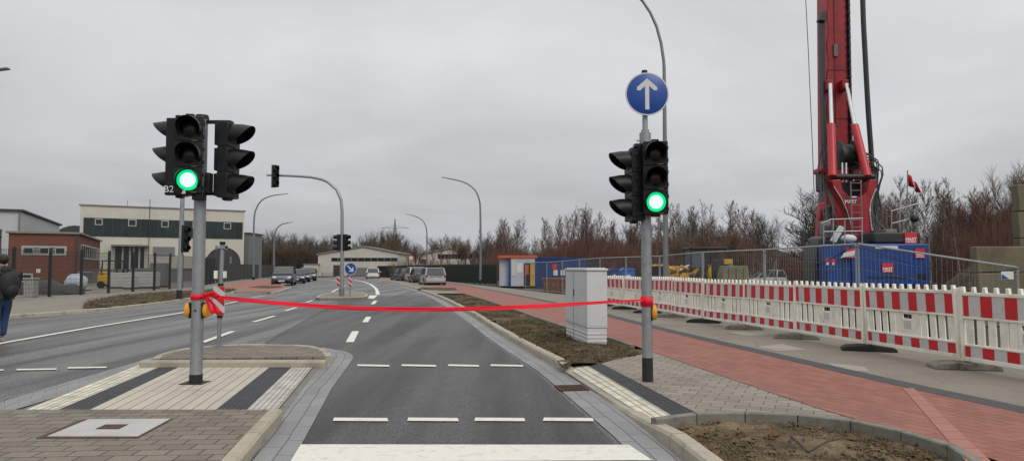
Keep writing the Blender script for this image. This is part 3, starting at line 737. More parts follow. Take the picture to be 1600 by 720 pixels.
# pavement behind the kerb farther off
k2 = [p for p in setz(offs(KR, .14), .12) if 38.5 < p.y < 118]; a2 = [p for p in setz(A, .121) if 38.5 < p.y < 118]
mb = MB(); mb.slab(k2 + a2[::-1], None); sheet(mb, 'pavement', 'left_pave')
# far dark bed beyond
mb = MB(); mb.slab([P(652, 451, .15), P(660, 448.5, .15), P(712, 449.5, .15), P(714, 452, .15), P(700, 453, .15)], .1); struct(mb, 'planting_bed', 'soil_dark')

def bed(pts_in, name, m, z, amp, step=.12, dome=0.0):
    """soil surface inside a closed outline"""
    pts = [Vector((p.x, p.y, 0)) for p in pts_in]
    x0 = min(p.x for p in pts); x1 = max(p.x for p in pts); y0 = min(p.y for p in pts); y1 = max(p.y for p in pts)
    def inside(x, y):
        c = False
        for i in range(len(pts)):
            a, b = pts[i], pts[i - 1]
            if (a.y > y) != (b.y > y) and x < (b.x - a.x) * (y - a.y) / (b.y - a.y) + a.x: c = not c
        return c
    mb = MB(); nx_ = int((x1 - x0) / step) + 2; ny_ = int((y1 - y0) / (step * 1.2)) + 2; idd = {}
    def vv(i, j):
        if (i, j) not in idd:
            x = x0 + i * step; y = y0 + j * step * 1.2
            h = z + amp * (noise.fractal(Vector((x * 1.1, y * 1.1, 5)), 1, 2, 5)) + amp * .5 * noise.noise(Vector((x * 7, y * 7, 1)))
            idd[i, j] = mb.av((x, y, h))
        return idd[i, j]
    for i in range(nx_):
        for j in range(ny_):
            if inside(x0 + (i + .5) * step, y0 + (j + .5) * step * 1.2):
                mb.f.append((vv(i, j), vv(i + 1, j), vv(i + 1, j + 1), vv(i, j + 1)))
    o = mb.build(name, m, recalc=False); planeup(o); o['kind'] = 'structure'
    return inside, (x0, x1, y0, y1)
def tufts(insides, bounds, n_, name, m, z, h=(.03, .09), w=.004, rnd=1, patch=.0, spread=.06, blades=(5, 11), flat=.6, lab=None):
    rr_ = random.Random(rnd); mb = MB(); x0, x1, y0, y1 = bounds; c = 0; t = 0
    while c < n_ and t < n_ * 20:
        t += 1
        x = rr_.uniform(x0, x1); y = rr_.uniform(y0, y1)
        if not insides(x, y): continue
        if noise.noise(Vector((x * .9, y * .9, 9))) < patch: continue
        c += 1
        for k in range(rr_.randint(*blades)):
            a = rr_.uniform(0, 6.28); l = rr_.uniform(*h); bx = x + rr_.uniform(-spread, spread); by = y + rr_.uniform(-spread, spread)
            dx = math.cos(a) * l * rr_.uniform(.2, flat * 2); dy = math.sin(a) * l * rr_.uniform(.2, flat * 2)
            b = len(mb.v); px_, py_ = -math.sin(a) * w, math.cos(a) * w
            mb.v += [(bx - px_, by - py_, z), (bx + px_, by + py_, z), (bx + dx * .5 + px_ * .7, by + dy * .5 + py_ * .7, z + l * .6), (bx + dx * .5 - px_ * .7, by + dy * .5 - py_ * .7, z + l * .6), (bx + dx, by + dy, z + l * .75)]
            mb.f += [(b, b + 1, b + 2, b + 3), (b + 3, b + 2, b + 4)]
    o = mb.build(name, m, smooth=False, recalc=False)
    tag(o, lab, 'grass', kind='stuff'); return o
def clods(insides, bounds, n_, name, m, z, r=(.01, .035), rnd=1, lab=None, cat='soil'):
    rr_ = random.Random(rnd); mb = MB(); x0, x1, y0, y1 = bounds; c = 0; t = 0
    while c < n_ and t < n_ * 20:
        t += 1
        x = rr_.uniform(x0, x1); y = rr_.uniform(y0, y1)
        if not insides(x, y): continue
        c += 1; s_ = rr_.uniform(*r) * (1 if rr_.random() < .85 else 1.8); b = len(mb.v)
        for d in ((1, 0, 0), (0, 1, 0), (-1, 0, 0), (0, -1, 0), (0, 0, 1), (0, 0, -1)):
            j = rr_.uniform(.6, 1.3); mb.v.append((x + d[0] * s_ * j, y + d[1] * s_ * j, z + d[2] * s_ * .7 * j + s_ * .3))
        for k in range(4):
            mb.f += [(b + k, b + (k + 1) % 4, b + 4), (b + (k + 1) % 4, b + k, b + 5)]
    o = mb.build(name, m, smooth=False, recalc=False); tag(o, lab, cat, kind='stuff'); return o

# bed A: the long bed behind the kerb with the cabinet
ka = [p for p in offs(KR, .15) if 10.75 < p.y < 37.8]
ia = [p for p in A if 12.3 < p.y < 37.6]; ia = [Vector((p.x - .12, p.y, 0)) for p in ia]
loopA = ka + ia[::-1] + [P(1003, 555, .1), P(985, 558.5, .1), P(962, 563, .1), P(939, 569, .1), P(914, 570, .09), P(884, 573, .09)]
insA, bA = bed(loopA, 'planting_bed', 'soil_dark', .105, .05, .14)
tufts(insA, (bA[0], bA[1], bA[2], 24), 1300, 'grass', 'grass', .11, (.02, .06), .003, 3, patch=-.05, lab='sparse dry grass on the long soil bed around the grey cabinet')
tufts(insA, bA, 500, 'grass', 'greengrass', .11, (.03, .07), .005, 4, patch=.12, lab='low green grass patches far along the long soil bed')
clods(insA, (bA[0], bA[1], bA[2], 18), 1500, 'soil_clods', 'soil_dark', .11, (.008, .03), 5, lab='loose brown clods and leaves on the long soil bed')
mb = MB(); kerbrun(mb, [Vector((p.x - .1, p.y, 0)) for p in A if 12.0 < p.y < 38], .08, lambda p: .15, side=1, ch=.01); struct(mb, 'edging', 'kerb_dark')
mb = MB(); mb.slab([P(879, 571.3, .10), P(870, 563, .11), P(950, 550, .11), P(1012, 543, .11), P(1016, 549, .11), P(1003, 554.5, .11), P(962, 562.5, .115), P(940, 568.6, .082), P(914, 570, .075), P(884, 572.6, .043)], None); sheet(mb, 'planting_bed', 'soil_dark')
# bed B: the corner bed at bottom right
kb = [Vector((p.x, p.y, 0)) for p in offs(KR, .14) if -3 < p.y < 6.75]
loopB = kb + [Vector((p.x, p.y, 0)) for p in bb[1:]] + [Vector((3.9, 3, 0)), Vector((4.3, -1, 0)), Vector((4.4, -3, 0))]
insB, bB = bed(loopB, 'planting_bed', 'soil', .035, .05, .07)
bn = (bB[0], bB[1], 4.3, bB[3])
tufts(insB, bn, 900, 'grass', 'grass', .04, (.015, .05), .0022, 6, patch=0, spread=.09, lab='flattened dry straw on the corner soil bed in front')
clods(insB, bn, 1800, 'soil_clods', 'soil', .045, (.006, .022), 8, lab='loose brown clods on the corner soil bed in front')
clods(insB, bn, 160, 'dead_leaves', 'leaf', .06, (.012, .028), 9, lab='dead brown leaves lying on the corner soil bed', cat='leaves')
mb = MB(); bk = cr([Vector((p.x, p.y, 0)) for p in bb], .15)
kerbrun(mb, bk, .085, lambda p: .145, stone=.5, side=1, ch=.012, gap=.005); struct(mb, 'kerb', 'kerb_dark')
# a broken stick in the bed
mb = MB(); p = P(1262, 705, .06); mb.tube([P(1236, 681, .13), P(1250, 693, .1), p], [.014, .012, .009], 6); mb.tube([p, P(1290, 690, .10), P(1318, 683, .12)], [.011, .009, .004], 6)
tag(mb.build('dead_branch', 'bark'), 'forked dead branch lying on the corner soil bed in front', 'branch')

# ------------------------------------------------------------------ left pavement
lp = [Vector((p.x - .14, p.y, .12)) for p in KL]
mb = MB()
outer = [Vector((-24.5, 6, .12)), Vector((-22.3, 20, .12)), Vector((-22.3, 45, .12)), Vector((-23.5, 52, .12)), Vector((-28.3, 68, .12)), Vector((-32.8, 85, .12)), Vector((-36.5, 105, .12))]
kl2 = [Vector((p.x - .14, p.y, .12)) for p in KL2[1:] if p.y < 106]
mb.slab(lp + kl2 + outer[::-1], None); sheet(mb, 'pavement', 'left_pave')
mb = MB(); mb.slab([P(a, b, .125) for a, b in ((330, 449.5), (356, 444), (378, 440), (400, 438), (421, 435.8), (428, 436.5), (430, 439), (446, 446.5), (448, 448), (424, 454.8), (418, 455), (379, 454), (372, 452))], None); sheet(mb, 'bike_path', 'red_paver')
mb = MB(); mb.slab([P(a, b, .14) for a, b in ((388, 448.3), (408, 446), (436, 446.3), (443, 447.4), (436, 449), (420, 450))], .1); struct(mb, 'planting_bed', 'soil_dark')
kli = [Vector((p.x - .16, p.y, .12)) for p in KL if 24.6 < p.y < 40.5]
loopL = [P(a, b, .12) for a, b in ((132, 482), (140, 471), (170, 464.5), (236, 457.5), (300, 454.5), (348, 452), (368, 452.5))] + kli[::-1]
insL, bL = bed(loopL, 'planting_bed', 'soil_dark', .14, .05, .25)
tufts(insL, bL, 700, 'grass', 'grass', .12, (.05, .22), .006, 12, patch=.0, spread=.2, lab='dry brown grass on the wedge shaped bed by the left pavement')
tufts(insL, bL, 500, 'grass', 'greengrass', .12, (.04, .10), .006, 13, patch=.05, spread=.2, lab='short green grass on the wedge shaped bed by the left pavement')
mb = MB(); kerbrun(mb, [P(133, 482, 0), P(140, 471, 0), P(236, 457.5, 0), P(372, 452, 0)], .08, lambda p: .14, side=-1); struct(mb, 'edging', 'kerb_dark')
# yard behind the left fence
mb = MB(); mb.slab([Vector(p) for p in ((-60, 20, .02), (-22.4, 20, .02), (-22.4, 45, .02), (-23.6, 52, .02), (-28.4, 68, .02), (-36, 92, .02), (-60, 84, .02), (-70, 60, .02))], None); sheet(mb, 'yard', 'left_pave')

# ------------------------------------------------------------------ road markings
def mark(px4, z=.013, nm='road_marking'):
    mb = MB(); mb.slab([P(a, b, z) for a, b in px4], None); return sheet(mb, nm, 'paint')
mark([(470, 693.3), (983, 694), (1019, 718), (453, 721)])
for a, b in ((521, 606), (637, 716), (742, 820), (849, 927)): mark([(a - 1, 656.7), (b + 1, 657.2), (b - 1, 652.2), (a + 1, 651.6)])
for a, b in ((558, 608), (627, 681), (700, 748), (766, 817)): mark([(a, 571.2), (b + .8, 572.2), (b, 569.6), (a + .8, 568.6)])
for a, b, y in ((-60, 5, 578), (26, 88, 576.5), (106, 166, 573.7)): mark([(a - 1, y + 1.4), (b, y + .4), (b + 1, y - 1.6), (a + 1, y - .8)])
def stripe(px, w, z=.013, close=1.0):
    pts = [P(a, b, z) for a, b in px]; mb = MB(); A_ = offs(pts, -w / 2); B_ = offs(pts, w / 2); mb.strip(A_, B_); return sheet(mb, 'road_marking', 'paint')
stripe([(-120, 559), (0, 536), (145, 510.5), (292, 487)], .16)
for q in ([(343, 476.5), (371, 470.5)], [(393, 464.7), (413, 461.8)], [(316, 534.5), (364, 517)], [(396, 502.5), (429, 493.2)], [(445.5, 485.4), (463, 480)], [(479, 472), (488, 469)], [(465, 458.8), (480, 457.5)]): stripe(q, .14)
stripe([(516, 457.8), (524, 453), (532, 449), (540, 446)], .14)
stripe([(425, 464.3), (487, 463.4)], .12)
for q in ([(546.5, 534), (555.5, 517)], [(570.5, 503), (576, 494.5)], [(582, 475), (587, 469.5)], [(503, 436), (522, 437.5), (535, 441)]): stripe(q, .16)
stripe([(590, 460.3), (590, 456), (587, 450), (579, 444), (568, 440), (553, 437)], .22)
mark([(572.5, 466), (584, 466.4), (590, 461.3), (578, 461)], z=.014)
# right side channel line in the far carriageway
# ------------------------------------------------------------------ covers and drains
t = thing('manhole_cover', 'square pale concrete cover in a rusty frame set in the median paving', 'manhole cover', P(170, 669, .12))
c = [P(a, b, .12) - t.location for a, b in ((129.5, 655), (271, 654), (215, 684.5), (56, 684.5))]
cen = sum(c, Vector()) / 4
mb = MB()
def sc4(f, z): return [Vector((cen.x + (p.x - cen.x) * f, cen.y + (p.y - cen.y) * f, z)) for p in c]
mb.slab(sc4(1.0, .004), -.02); mb.build('frame', 'rust', t, smooth=False)
mb = MB(); q = sc4(.90, .009); sh = Vector((.02, .015, 0)); mb.slab([p + sh for p in q], -.01); mb.build('cover', 'cover', t, smooth=False)
mb = MB(); q = sc4(.24, .013); mb.slab([p + sh for p in q], 0); mb.build('lifting_plate', 'rust', t, smooth=False)
t = thing('drain_grate', 'dark iron drain grate in the right hand gutter', 'drain', P(893, 606, .008), rz=R(8))
mb = MB(); mb.box(-.18, .18, -.2, .2, -.03, .004); mb.build('grate_well', 'iron', t)
mb = MB()
for k in range(8): mb.box(-.17, .17, -.185 + k * .05, -.165 + k * .05, .004, .012)
mb.box(-.18, -.16, -.2, .2, .004, .013); mb.box(.16, .18, -.2, .2, .004, .013)
mb.build('grate_bars', 'rust', t)
# ------------------------------------------------------------------ traffic signals
def signal_head(parent, pos, rz, s=1.0, lit=None, hole=True, text=None, lensh=.33):
    """three lamp signal head: part 'signal_head' with lenses and visors as sub-parts; faces -Y before rz"""
    X = Matrix.Translation(pos) @ Matrix.Rotation(rz, 4, 'Z') @ Matrix.Scale(s, 4)
    b = MB(); b.X = X; w = .165
    for k in range(3):
        z = k * lensh
        b.box(-w, w, -.06, .085, z + .004, z + lensh - .004)
        b.box(-w + .012, w - .012, .085, .13, z + .02, z + lensh - .02)
    b.box(-w + .008, w - .008, -.05, .08, 0, 3 * lensh)
    b.box(-.05, .05, -.03, .06, 3 * lensh - .01, 3 * lensh + .03); b.box(-.06, .06, -.03, .06, -.03, .01)
    for k in range(3): b.box(w - .004, w + .012, -.02, .03, k * lensh + .05, k * lensh + .1); b.box(w - .004, w + .012, -.02, .03, k * lensh + .22, k * lensh + .27)
    body = b.build('signal_head', 'blackp', parent, bevel=.012 * s)
    for k in range(3):
        z = (k + .5) * lensh
        on = (lit == k)
        l = MB(); l.X = X @ Matrix.Translation((0, -.062, z))
        l.lathe([(0, -.028), (.05, -.024), (.09, -.014), (.118, 0), (.118, .004)] if not on else [(0, -.028), (.05, -.025), (.092, -.016)], 28, 'y')
        l.build('lens', 'green_core' if on else 'lensdark', body)
        if on:
            l = MB(); l.X = X @ Matrix.Translation((0, -.062, z))
            l.lathe([(.092, -.016), (.112, -.006), (.132, -.004), (.132, .002), (.092, .002)], 28, 'y', ring=True); l.build('lens_rim', 'green_rim', body)
        v = MB(); v.X = X @ Matrix.Translation((0, -.06, z)); n_ = 26
        amax = R(128)
        for (r0, sgn) in ((.148, 1), (.141, -1)):
            pass
        base = len(v.v)
        for i in range(n_ + 1):
            a = -amax + 2 * amax * i / n_
            f = abs(a) / amax
            Lg = .265 * (1 - f ** 2.2 * .80)
            for (r_, y) in ((.152, 0), (.150, -Lg * .5), (.140, -Lg), (.134, -Lg), (.144, -Lg * .5), (.146, 0)):
                v.av((r_ * math.sin(a), y, r_ * math.cos(a) - (.022 * (-y / .265) ** 1.6)))
        for i in range(n_):
            for j in range(6):
                j2 = (j + 1) % 6
                v.f.append((base + i * 6 + j, base + i * 6 + j2, base + (i + 1) * 6 + j2, base + (i + 1) * 6 + j))
        v.f.append(tuple(base + j for j in range(6))); v.f.append(tuple(base + n_ * 6 + j for j in reversed(range(6))))
        v.build('visor', 'blackp', body, ang=50)
        t_ = MB(); t_.X = X; t_.box(.03, .10, -.0655, -.058, k * lensh + .008, k * lensh + .017); t_.build('lamp_tag', 'amber_tag', body, smooth=False)
    if text:
        t = text_mesh(text, .105 * s, 'lettering', 'white_txt', body, X @ Vector((-.02 if text == 'B2' else 0, -.068, .06)), (math.pi / 2, 0, rz), extrude=.002)
    return body

def pole_tube(h0, h1, r0, r1, lean=(0, 0)):
    m = MB(); m.tube([(0, 0, h0), (0, 0, h1)], [r0, r1], 24); return m

# near left signal post
LP = P(306, 598, .03); LPg = .03
t = thing('traffic_signal', 'grey median signal post with three black heads, marked B2, its front lamp lit green', 'traffic light', LP)
pole_tube(.08, 3.42, .078, .074).build('post', 'galv', t)
m = MB(); m.tube([(0, 0, -.05), (0, 0, .115)], .082, 24); m.build('base_sleeve', 'blackr', t)
m = MB(); m.box(-.16, .13, -.14, .14, -.02, .008); m.build('base_plate', 'iron', t)
m = MB(); m.tube([(0, 0, 3.42), (0, 0, 3.47)], [.09, .078], 24); m.build('post_cap', 'blackp', t)
zb = 2.42
def mk(px, py, D): return Q(px, py, D) - LP
hd = signal_head(t, Vector((-.06, -.21, zb)), R(17), lit=0)
h2 = signal_head(t, Vector((-.27, -.02, zb - .01)), R(-80))
h3 = signal_head(t, Vector((.36, .02, zb - .04)), R(84), lensh=.33)
# B2 on the near cheek of the left head
text_mesh('B2', .12, 'lettering', 'white_txt', h2, Vector((-.30, -.232, zb + .05)), (math.pi / 2, 0, R(6)), bold=False)
m = MB(); m.box(-.36, -.22, -.225, -.14, zb - .02, zb + .97); m.build('back_box', 'blackp', h2, bevel=.01)
for z in (zb + .02, zb + .96):
    m = MB(); m.box(-.3, .36, -.03, .03, z - .02, z + .02); m.build('bracket', 'blackp', t)
m = MB(); m.box(-.02, .12, -.2, -.08, zb - .08, zb + .01); m.build('sensor_box', 'blackp', t, bevel=.006)
m = MB(); m.box(-.11, -.065, -.285, -.275, zb - .01, zb + .035); m.build('number_tag', 'white_txt', t)
m = MB(); m.box(.135, .2, -.2, -.08, zb + .02, zb + .27); m.build('side_camera', 'blackp', t, bevel=.008)
def push_button(parent, x, z, side):
    m = MB(); m.lathe([(0, .0), (.06, .0), (.078, .015), (.082, .04), (.078, .075), (.05, .085), (0, .085)], 24, 'x')
    for i in range(len(m.v)):
        a = m.v[i]; m.v[i] = (x + side * a[0] * .8, a[1] * .9, z + a[2] * 1.15)
    b = m.build('push_button', 'orange', parent)
    m = MB(); m.box(x - .012, x + .012, -.05, .05, z - .1, z + .1); m.build('button_bracket', 'blackp', b)
push_button(t, -.082, .93, -1); push_button(t, .082, .93, 1)
m = MB(); m.lathe([(0, -.006), (.014, -.004), (.014, .004)], 12, 'y', (0.005, -.08, .93)); m.build('key_hole', 'iron', t)

# near right signal post with the blue sign
RP = P(1012, 598, .10)
t = thing('traffic_signal', 'grey signal post with two heads, green lamp lit under a round blue arrow sign', 'traffic light', RP)
pole_tube(.25, 2.98, .064, .062).build('post', 'galv', t)
m = MB(); m.tube([(0, 0, -.02), (0, 0, .31)], .067, 24); m.build('base_sleeve', 'blackr', t)
pole_tube(2.98, 3.82, .034, .034).build('sign_post', 'galv', t)
m = MB(); m.tube([(0, 0, 2.90), (0, 0, 3.08)], .072, 24); m.tube([(0, 0, 3.05), (0, 0, 3.12)], .05, 20); m.bar((-.11, -.02, 2.98), (.09, -.02, 2.98), .02); m.build('clamp', 'galv', t)
m = MB(); m.tube([(0, 0, 3.82), (0, 0, 3.87)], [.042, .036], 16); m.build('post_cap', 'blackp', t)
zb = 2.05
hd = signal_head(t, Vector((.085, -.18, zb)), R(-7), s=.90, lit=0)
h2 = signal_head(t, Vector((-.16, .03, zb - .07)), R(-80), s=.90)
for z in (zb + .02, zb + .86): m = MB(); m.box(-.15, .12, -.12, .03, z - .02, z + .02); m.build('bracket', 'blackp', t)
push_button(t, .050, .86, 1)
zc = Q(1014.5, 148, RP.y - .05).z - RP.z
sg = MB(); sg.lathe([(0, -.004), (.262, -.004), (.27, 0), (.262, .004), (0, .004)], 48, 'y'); 
def shift(mb, d): mb.v = [(a + d[0], b + d[1], c + d[2]) for a, b, c in mb.v]
shift(sg, (.015, -.075, zc)); sgo = sg.build('sign_disc', 'signblue', t)
rg = MB(); rg.lathe([(.254, -.0055), (.268, -.0055), (.268, -.0035), (.254, -.0035)], 48, 'y', ring=True); shift(rg, (.015, -.075, zc)); rg.build('sign_rim', 'signwhite', sgo)
ar = MB(); ar.prism([(-.025, -.195), (.025, -.195), (.025, .10), (.085, .045), (.125, .045), (.125, .085), (0, .195), (-.125, .085), (-.125, .045), (-.085, .045), (-.025, .10)], -.0075, -.0045, 'y')
shift(ar, (.015, -.075, zc)); ar.build('arrow', 'signwhite', sgo, smooth=False)
for q_ in (-.145, .145):
    m = MB(); m.box(-.04, .05, -.07, -.02, zc + q_ - .015, zc + q_ + .015); m.build('sign_clamp', 'galv', t)

# ------------------------------------------------------------------ red ribbon between the posts
def ribbon():
    rr_ = random.Random(3)
    px = [(316, 460.5), (350, 465), (400, 470), (450, 474.5), (520, 479.5), (600, 482.5), (680, 483), (760, 481.5), (840, 478), (920, 473.5), (975, 470), (1006, 468.5)]
    y0 = LP.y - .085; y1 = RP.y - .07
    pts = [Q(a, b, y0 + (y1 - y0) * i / (len(px) - 1)) for i, (a, b) in enumerate(px)]
    cl_ = cr(pts, .05); mb = MB(); n_ = len(cl_); w = .026
    for i, p in enumerate(cl_):
        t = i / (n_ - 1)
        ph = .1 + .5 * t + .3 * math.sin(t * 9)
        ww = w * (.55 + .45 * min(1, t * 14)) * (1 - .55 * max(0, t - .82) / .18)
        up = Vector((0, math.sin(ph) * .75, 1)).normalized()
        mb.av(p + up * ww); mb.av(p + Vector((0, .012 + .006 * math.sin(t * 30), .006 * math.sin(t * 23)))); mb.av(p - up * ww)
    for i in range(n_ - 1):
        for k in range(2): mb.f.append((3 * i + k, 3 * i + k + 1, 3 * i + 4 + k, 3 * i + 3 + k))
    return mb
root = thing('barrier_ribbon', 'long red satin ribbon strung across the lane between the two signal posts', 'ribbon', (0, 0, 0))
def thick(o, d=.0015):
    s_ = o.modifiers.new('Solidify', 'SOLIDIFY'); s_.thickness = d; s_.offset = 0; return o
thick(ribbon().build('span', 'ribbon', root, ang=15))
def wrap(c, z, r, turns, w, tilt, name):
    mb = MB(); n_ = int(turns * 28)
    for i in range(n_ + 1):
        a = i / 28 * 6.283; rr_ = r + .0025 * (i / 28) + .003 * math.sin(a * 3)
        zz = z + tilt * math.sin(a) + .012 * (i / 28 - turns / 2)
        mb.av((c.x + rr_ * math.cos(a), c.y + rr_ * math.sin(a), zz + w * (1 + .15 * math.sin(a * 2)))); mb.av((c.x + (rr_ + .003) * math.cos(a), c.y + (rr_ + .003) * math.sin(a), zz - w))
    for i in range(n_): mb.f.append((2 * i, 2 * i + 1, 2 * i + 3, 2 * i + 2))
    return thick(mb.build(name, 'ribbon', root, ang=80))
zl = Q(306, 463, LP.y - .08).z; zr = Q(1011, 471, RP.y - .07).z
wrap(Vector((LP.x, LP.y, 0)), zl, .084, 2.5, .03, .008, 'wrap')
wrap(Vector((RP.x, RP.y, 0)), zr, .069, 3.2, .045, .004, 'wrap')
def tail(px, y, w, name='loose_end'):
    pts = cr([Q(a, b, y + .02 * math.sin(i * 2)) for i, (a, b) in enumerate(px)], .03); mb = MB()
    for i, p in enumerate(pts):
        t = pts[min(i + 1, len(pts) - 1)] - pts[max(i - 1, 0)]; t.normalize(); s_ = Vector((t.z, .5 * math.sin(i * .6), -t.x)).normalized()
        mb.av(p + s_ * w); mb.av(p - s_ * w)
    for i in range(len(pts) - 1): mb.f.append((2 * i, 2 * i + 1, 2 * i + 3, 2 * i + 2))
    thick(mb.build(name, 'ribbon', root, ang=80))
tail([(318, 459), (324, 470), (330, 484), (334, 490)], LP.y - .12, .024)
tail([(320, 462), (331, 472), (342, 486), (345, 490)], LP.y - .10, .022)
tail([(318, 461), (330, 458), (340, 460), (333, 465)], LP.y - .14, .02)
m = MB(); m.sphere(LP - Vector((0, 0, 0)) + Vector((.085, -.08, zl - LP.z)), .018, 8, (1.2, .8, 1)); m.build('knot', 'ribbon', root)
m = MB(); m.sphere(RP + Vector((-.06, -.05, zr - RP.z + .05)), .018, 8, (1, .8, 1.8)); m.build('knot', 'ribbon', root)

# ------------------------------------------------------------------ delineator post on the median
b0 = P(341.5, 541, .12)
t = thing('delineator_post', 'grey post with a red and white striped board on the median behind the signal post', 'sign post', b0)
D = b0.y
zt = Q(346, 382, D).z - .12; zb_ = Q(343, 492, D).z - .12; zc = Q(344, 447, D).z - .12
m = MB(); m.tube([(0, 0, 0), (.03, 0, zt)], .035, 16); m.build('post', 'galv', t)
m = MB(); m.tube([(0, 0, 0), (0, 0, .02)], .075, 16); m.build('base_flange', 'galv', t)
w = .105; bd = MB(); bd.box(-w + .01, w + .01, -.06, -.052, zb_, zc); bo = bd.build('board', 'bfoil', t, smooth=False)
def diag(parent, w, z0, z1, y, cx=0, n_=3, m_='bred', sgn=-1, ph=0):
    """diagonal red stripes clipped to the board"""
    H = z1 - z0; per = H / n_ * 1.0; mb = MB()
    for k in range(-2, n_ + 2):
        a = z0 + (k + ph) * per
        poly = [(-w, a), (w, a + sgn * 1.6 * w), (w, a + sgn * 1.6 * w + per * .5), (-w, a + per * .5)]
        # clip to z0..z1
        def clip(P_, lim, keep):
            out = []
            for i in range(len(P_)):
                p, q = P_[i - 1], P_[i]; ip, iq = keep(p[1], lim), keep(q[1], lim)
                if ip != iq:
                    f = (lim - p[1]) / (q[1] - p[1]); out.append((p[0] + (q[0] - p[0]) * f, lim))
                if iq: out.append(q)
            return out
        poly = clip(poly, z0, lambda v, l: v >= l)
        if len(poly) > 2: poly = clip(poly, z1, lambda v, l: v <= l)
        if len(poly) > 2: mb.prism([(p[0] + cx, p[1]) for p in poly], y - .003, y, 'y')
    if mb.f: mb.build('red_stripes', m_, parent, smooth=False)
diag(bo, w - .003, zb_ + .004, zc - .004, -.0605, cx=.01, n_=2, sgn=-1, ph=.25)
for q_ in (zc, zb_ - .05):
    m = MB(); m.tube([(.012, 0, q_), (.012, 0, q_ + .05)], .05, 12); m.build('rubber_collar', 'blackr', t)
m = MB(); z = Q(344, 429, D).z - .12
m.box(-.09, -.035, -.06, .0, z - .07, z + .07); m.build('reflector_box', 'bwhite', t, bevel=.005)
m = MB(); m.box(.07, .12, -.06, .0, z - .06, z + .06); m.build('reflector_box', 'bwhite', t, bevel=.005)
m = MB(); z = zt - .05; m.box(-.07, .12, -.05, -.01, z - .02, z + .02); m.box(-.08, -.06, -.05, .02, z - .04, z + .03); m.box(.10, .12, -.05, .02, z - .04, z + .03); m.build('clamp', 'galv', t)
m = MB(); m.tube([(.03, 0, zt), (.03, 0, zt + .05)], .05, 12); m.build('post_cap', 'blackp', t)

# ------------------------------------------------------------------ far median: mast arm and signs
b0 = P(534, 462, .13); D = b0.y
t = thing('signal_mast', 'tall grey mast with a curved arm holding a black signal over the left lane', 'traffic light', b0)
pts = [Q(534.5, 462, D), Q(534.5, 400, D), Q(534.5, 330, D), Q(533, 312, D), Q(526, 296, D), Q(512, 284, D), Q(493, 278, D), Q(470, 275.5, D), Q(417, 273.5, D)]
pc = cr([p - b0 for p in pts], .3)
m = MB(); nP = len(pc); m.tube(pc, [.105 - .05 * i / nP for i in range(nP)], 14); m.build('mast', 'galv', t)
m = MB(); m.tube([(0, 0, 0), (0, 0, .35)], .125, 14); m.build('base_sleeve', 'galv_d', t)
def head_small(parent, c, w, h, rz=0, vis=True):
    X = Matrix.Translation(c) @ Matrix.Rotation(rz, 4, 'Z')
    b = MB(); b.X = X; b.box(-w / 2, w / 2, -.09, .09, 0, h); bo_ = b.build('signal_head', 'blackp', parent, bevel=.02)
    for k in range(3):
        z = h * (k + .5) / 3; v = MB(); v.X = X
        v.lathe([(w * .40, -.09), (w * .38, -.26), (w * .34, -.26), (w * .36, -.09)], 14, 'y', (0, 0, z), ring=True); v.build('visor', 'blackp', bo_)
        l = MB(); l.X = X; l.lathe([(0, -.11), (w * .33, -.095), (w * .33, -.09)], 14, 'y', (0, 0, z)); l.build('lens', 'lensdark', bo_)
    return bo_
c0 = Q(431, 292.5, D) - b0; hh = (Q(431, 259, D) - Q(431, 292.5, D)).z
head_small(t, c0 + Vector((0, -.1, 0)), .34, hh, R(35))
m = MB(); m.box(-.24, .02, -.0, .03, -.02, hh + .05); m.v = [(a + c0.x, b + c0.y, c + c0.z) for a, b, c in m.v]; m.build('backing_board', 'mid_grey', t)
for px, rz in ((529, R(-70)), (539.5, R(70))):
    c1 = Q(px, 391.5, D) - b0; head_small(t, c1, .26, (Q(px, 366, D) - Q(px, 391.5, D)).z, rz)
b0 = P(547, 461.5, .13); D = b0.y
t = thing('keep_right_sign', 'round blue sign with a white diagonal arrow on a short post on the far median', 'road sign', b0)
m = MB(); zt = Q(547, 411, D).z - .13; m.tube([(0, 0, 0), (0, 0, zt)], .035, 12); m.build('post', 'galv', t)
zc = Q(547.7, 419.7, D).z - .13
sg = MB(); sg.lathe([(0, -.004), (.30, -.004), (.305, 0), (.30, .004), (0, .004)], 36, 'y', (.02, -.05, zc)); so_ = sg.build('sign_disc', 'signblue', t)
rg = MB(); rg.lathe([(.28, -.007), (.302, -.007), (.302, -.0045), (.28, -.0045)], 36, 'y', (.02, -.05, zc), ring=True); rg.build('sign_rim', 'signwhite', so_)
ar = MB(); ar.X = Matrix.Translation((.02, -.05, zc)) @ Matrix.Rotation(R(135), 4, 'Y')
ar.prism([(-.035, -.22), (.035, -.22), (.035, .08), (.11, .01), (.155, .05), (0, .21), (-.155, .05), (-.11, .01), (-.035, .08)], -.009, -.0045, 'y'); ar.build('arrow', 'signwhite', so_, smooth=False)
z0 = Q(547, 447, D).z - .13; z1 = Q(547, 432.5, D).z - .13
bd = MB(); bd.box(-.075, .115, -.06, -.05, z0, z1); bo = bd.build('board', 'bfoil', t, smooth=False); diag(bo, .092, z0 + .003, z1 - .003, -.061, cx=.02, n_=2, sgn=-1, ph=.2)
b0 = P(530, 460, .13); D = b0.y
t = thing('delineator_post', 'red and white striped board half hidden behind the tall mast on the far median', 'sign post', b0)
m = MB(); z1 = Q(530, 431, D).z - .13; z0 = Q(530, 446.5, D).z - .13; m.tube([(0, 0, 0), (0, 0, z1)], .03, 10); m.build('post', 'galv', t)
bd = MB(); bd.box(-.12, .09, -.06, -.05, z0, z1); bo = bd.build('board', 'bfoil', t, smooth=False); diag(bo, .10, z0 + .003, z1 - .003, -.061, cx=-.015, n_=2, sgn=-1, ph=.2)

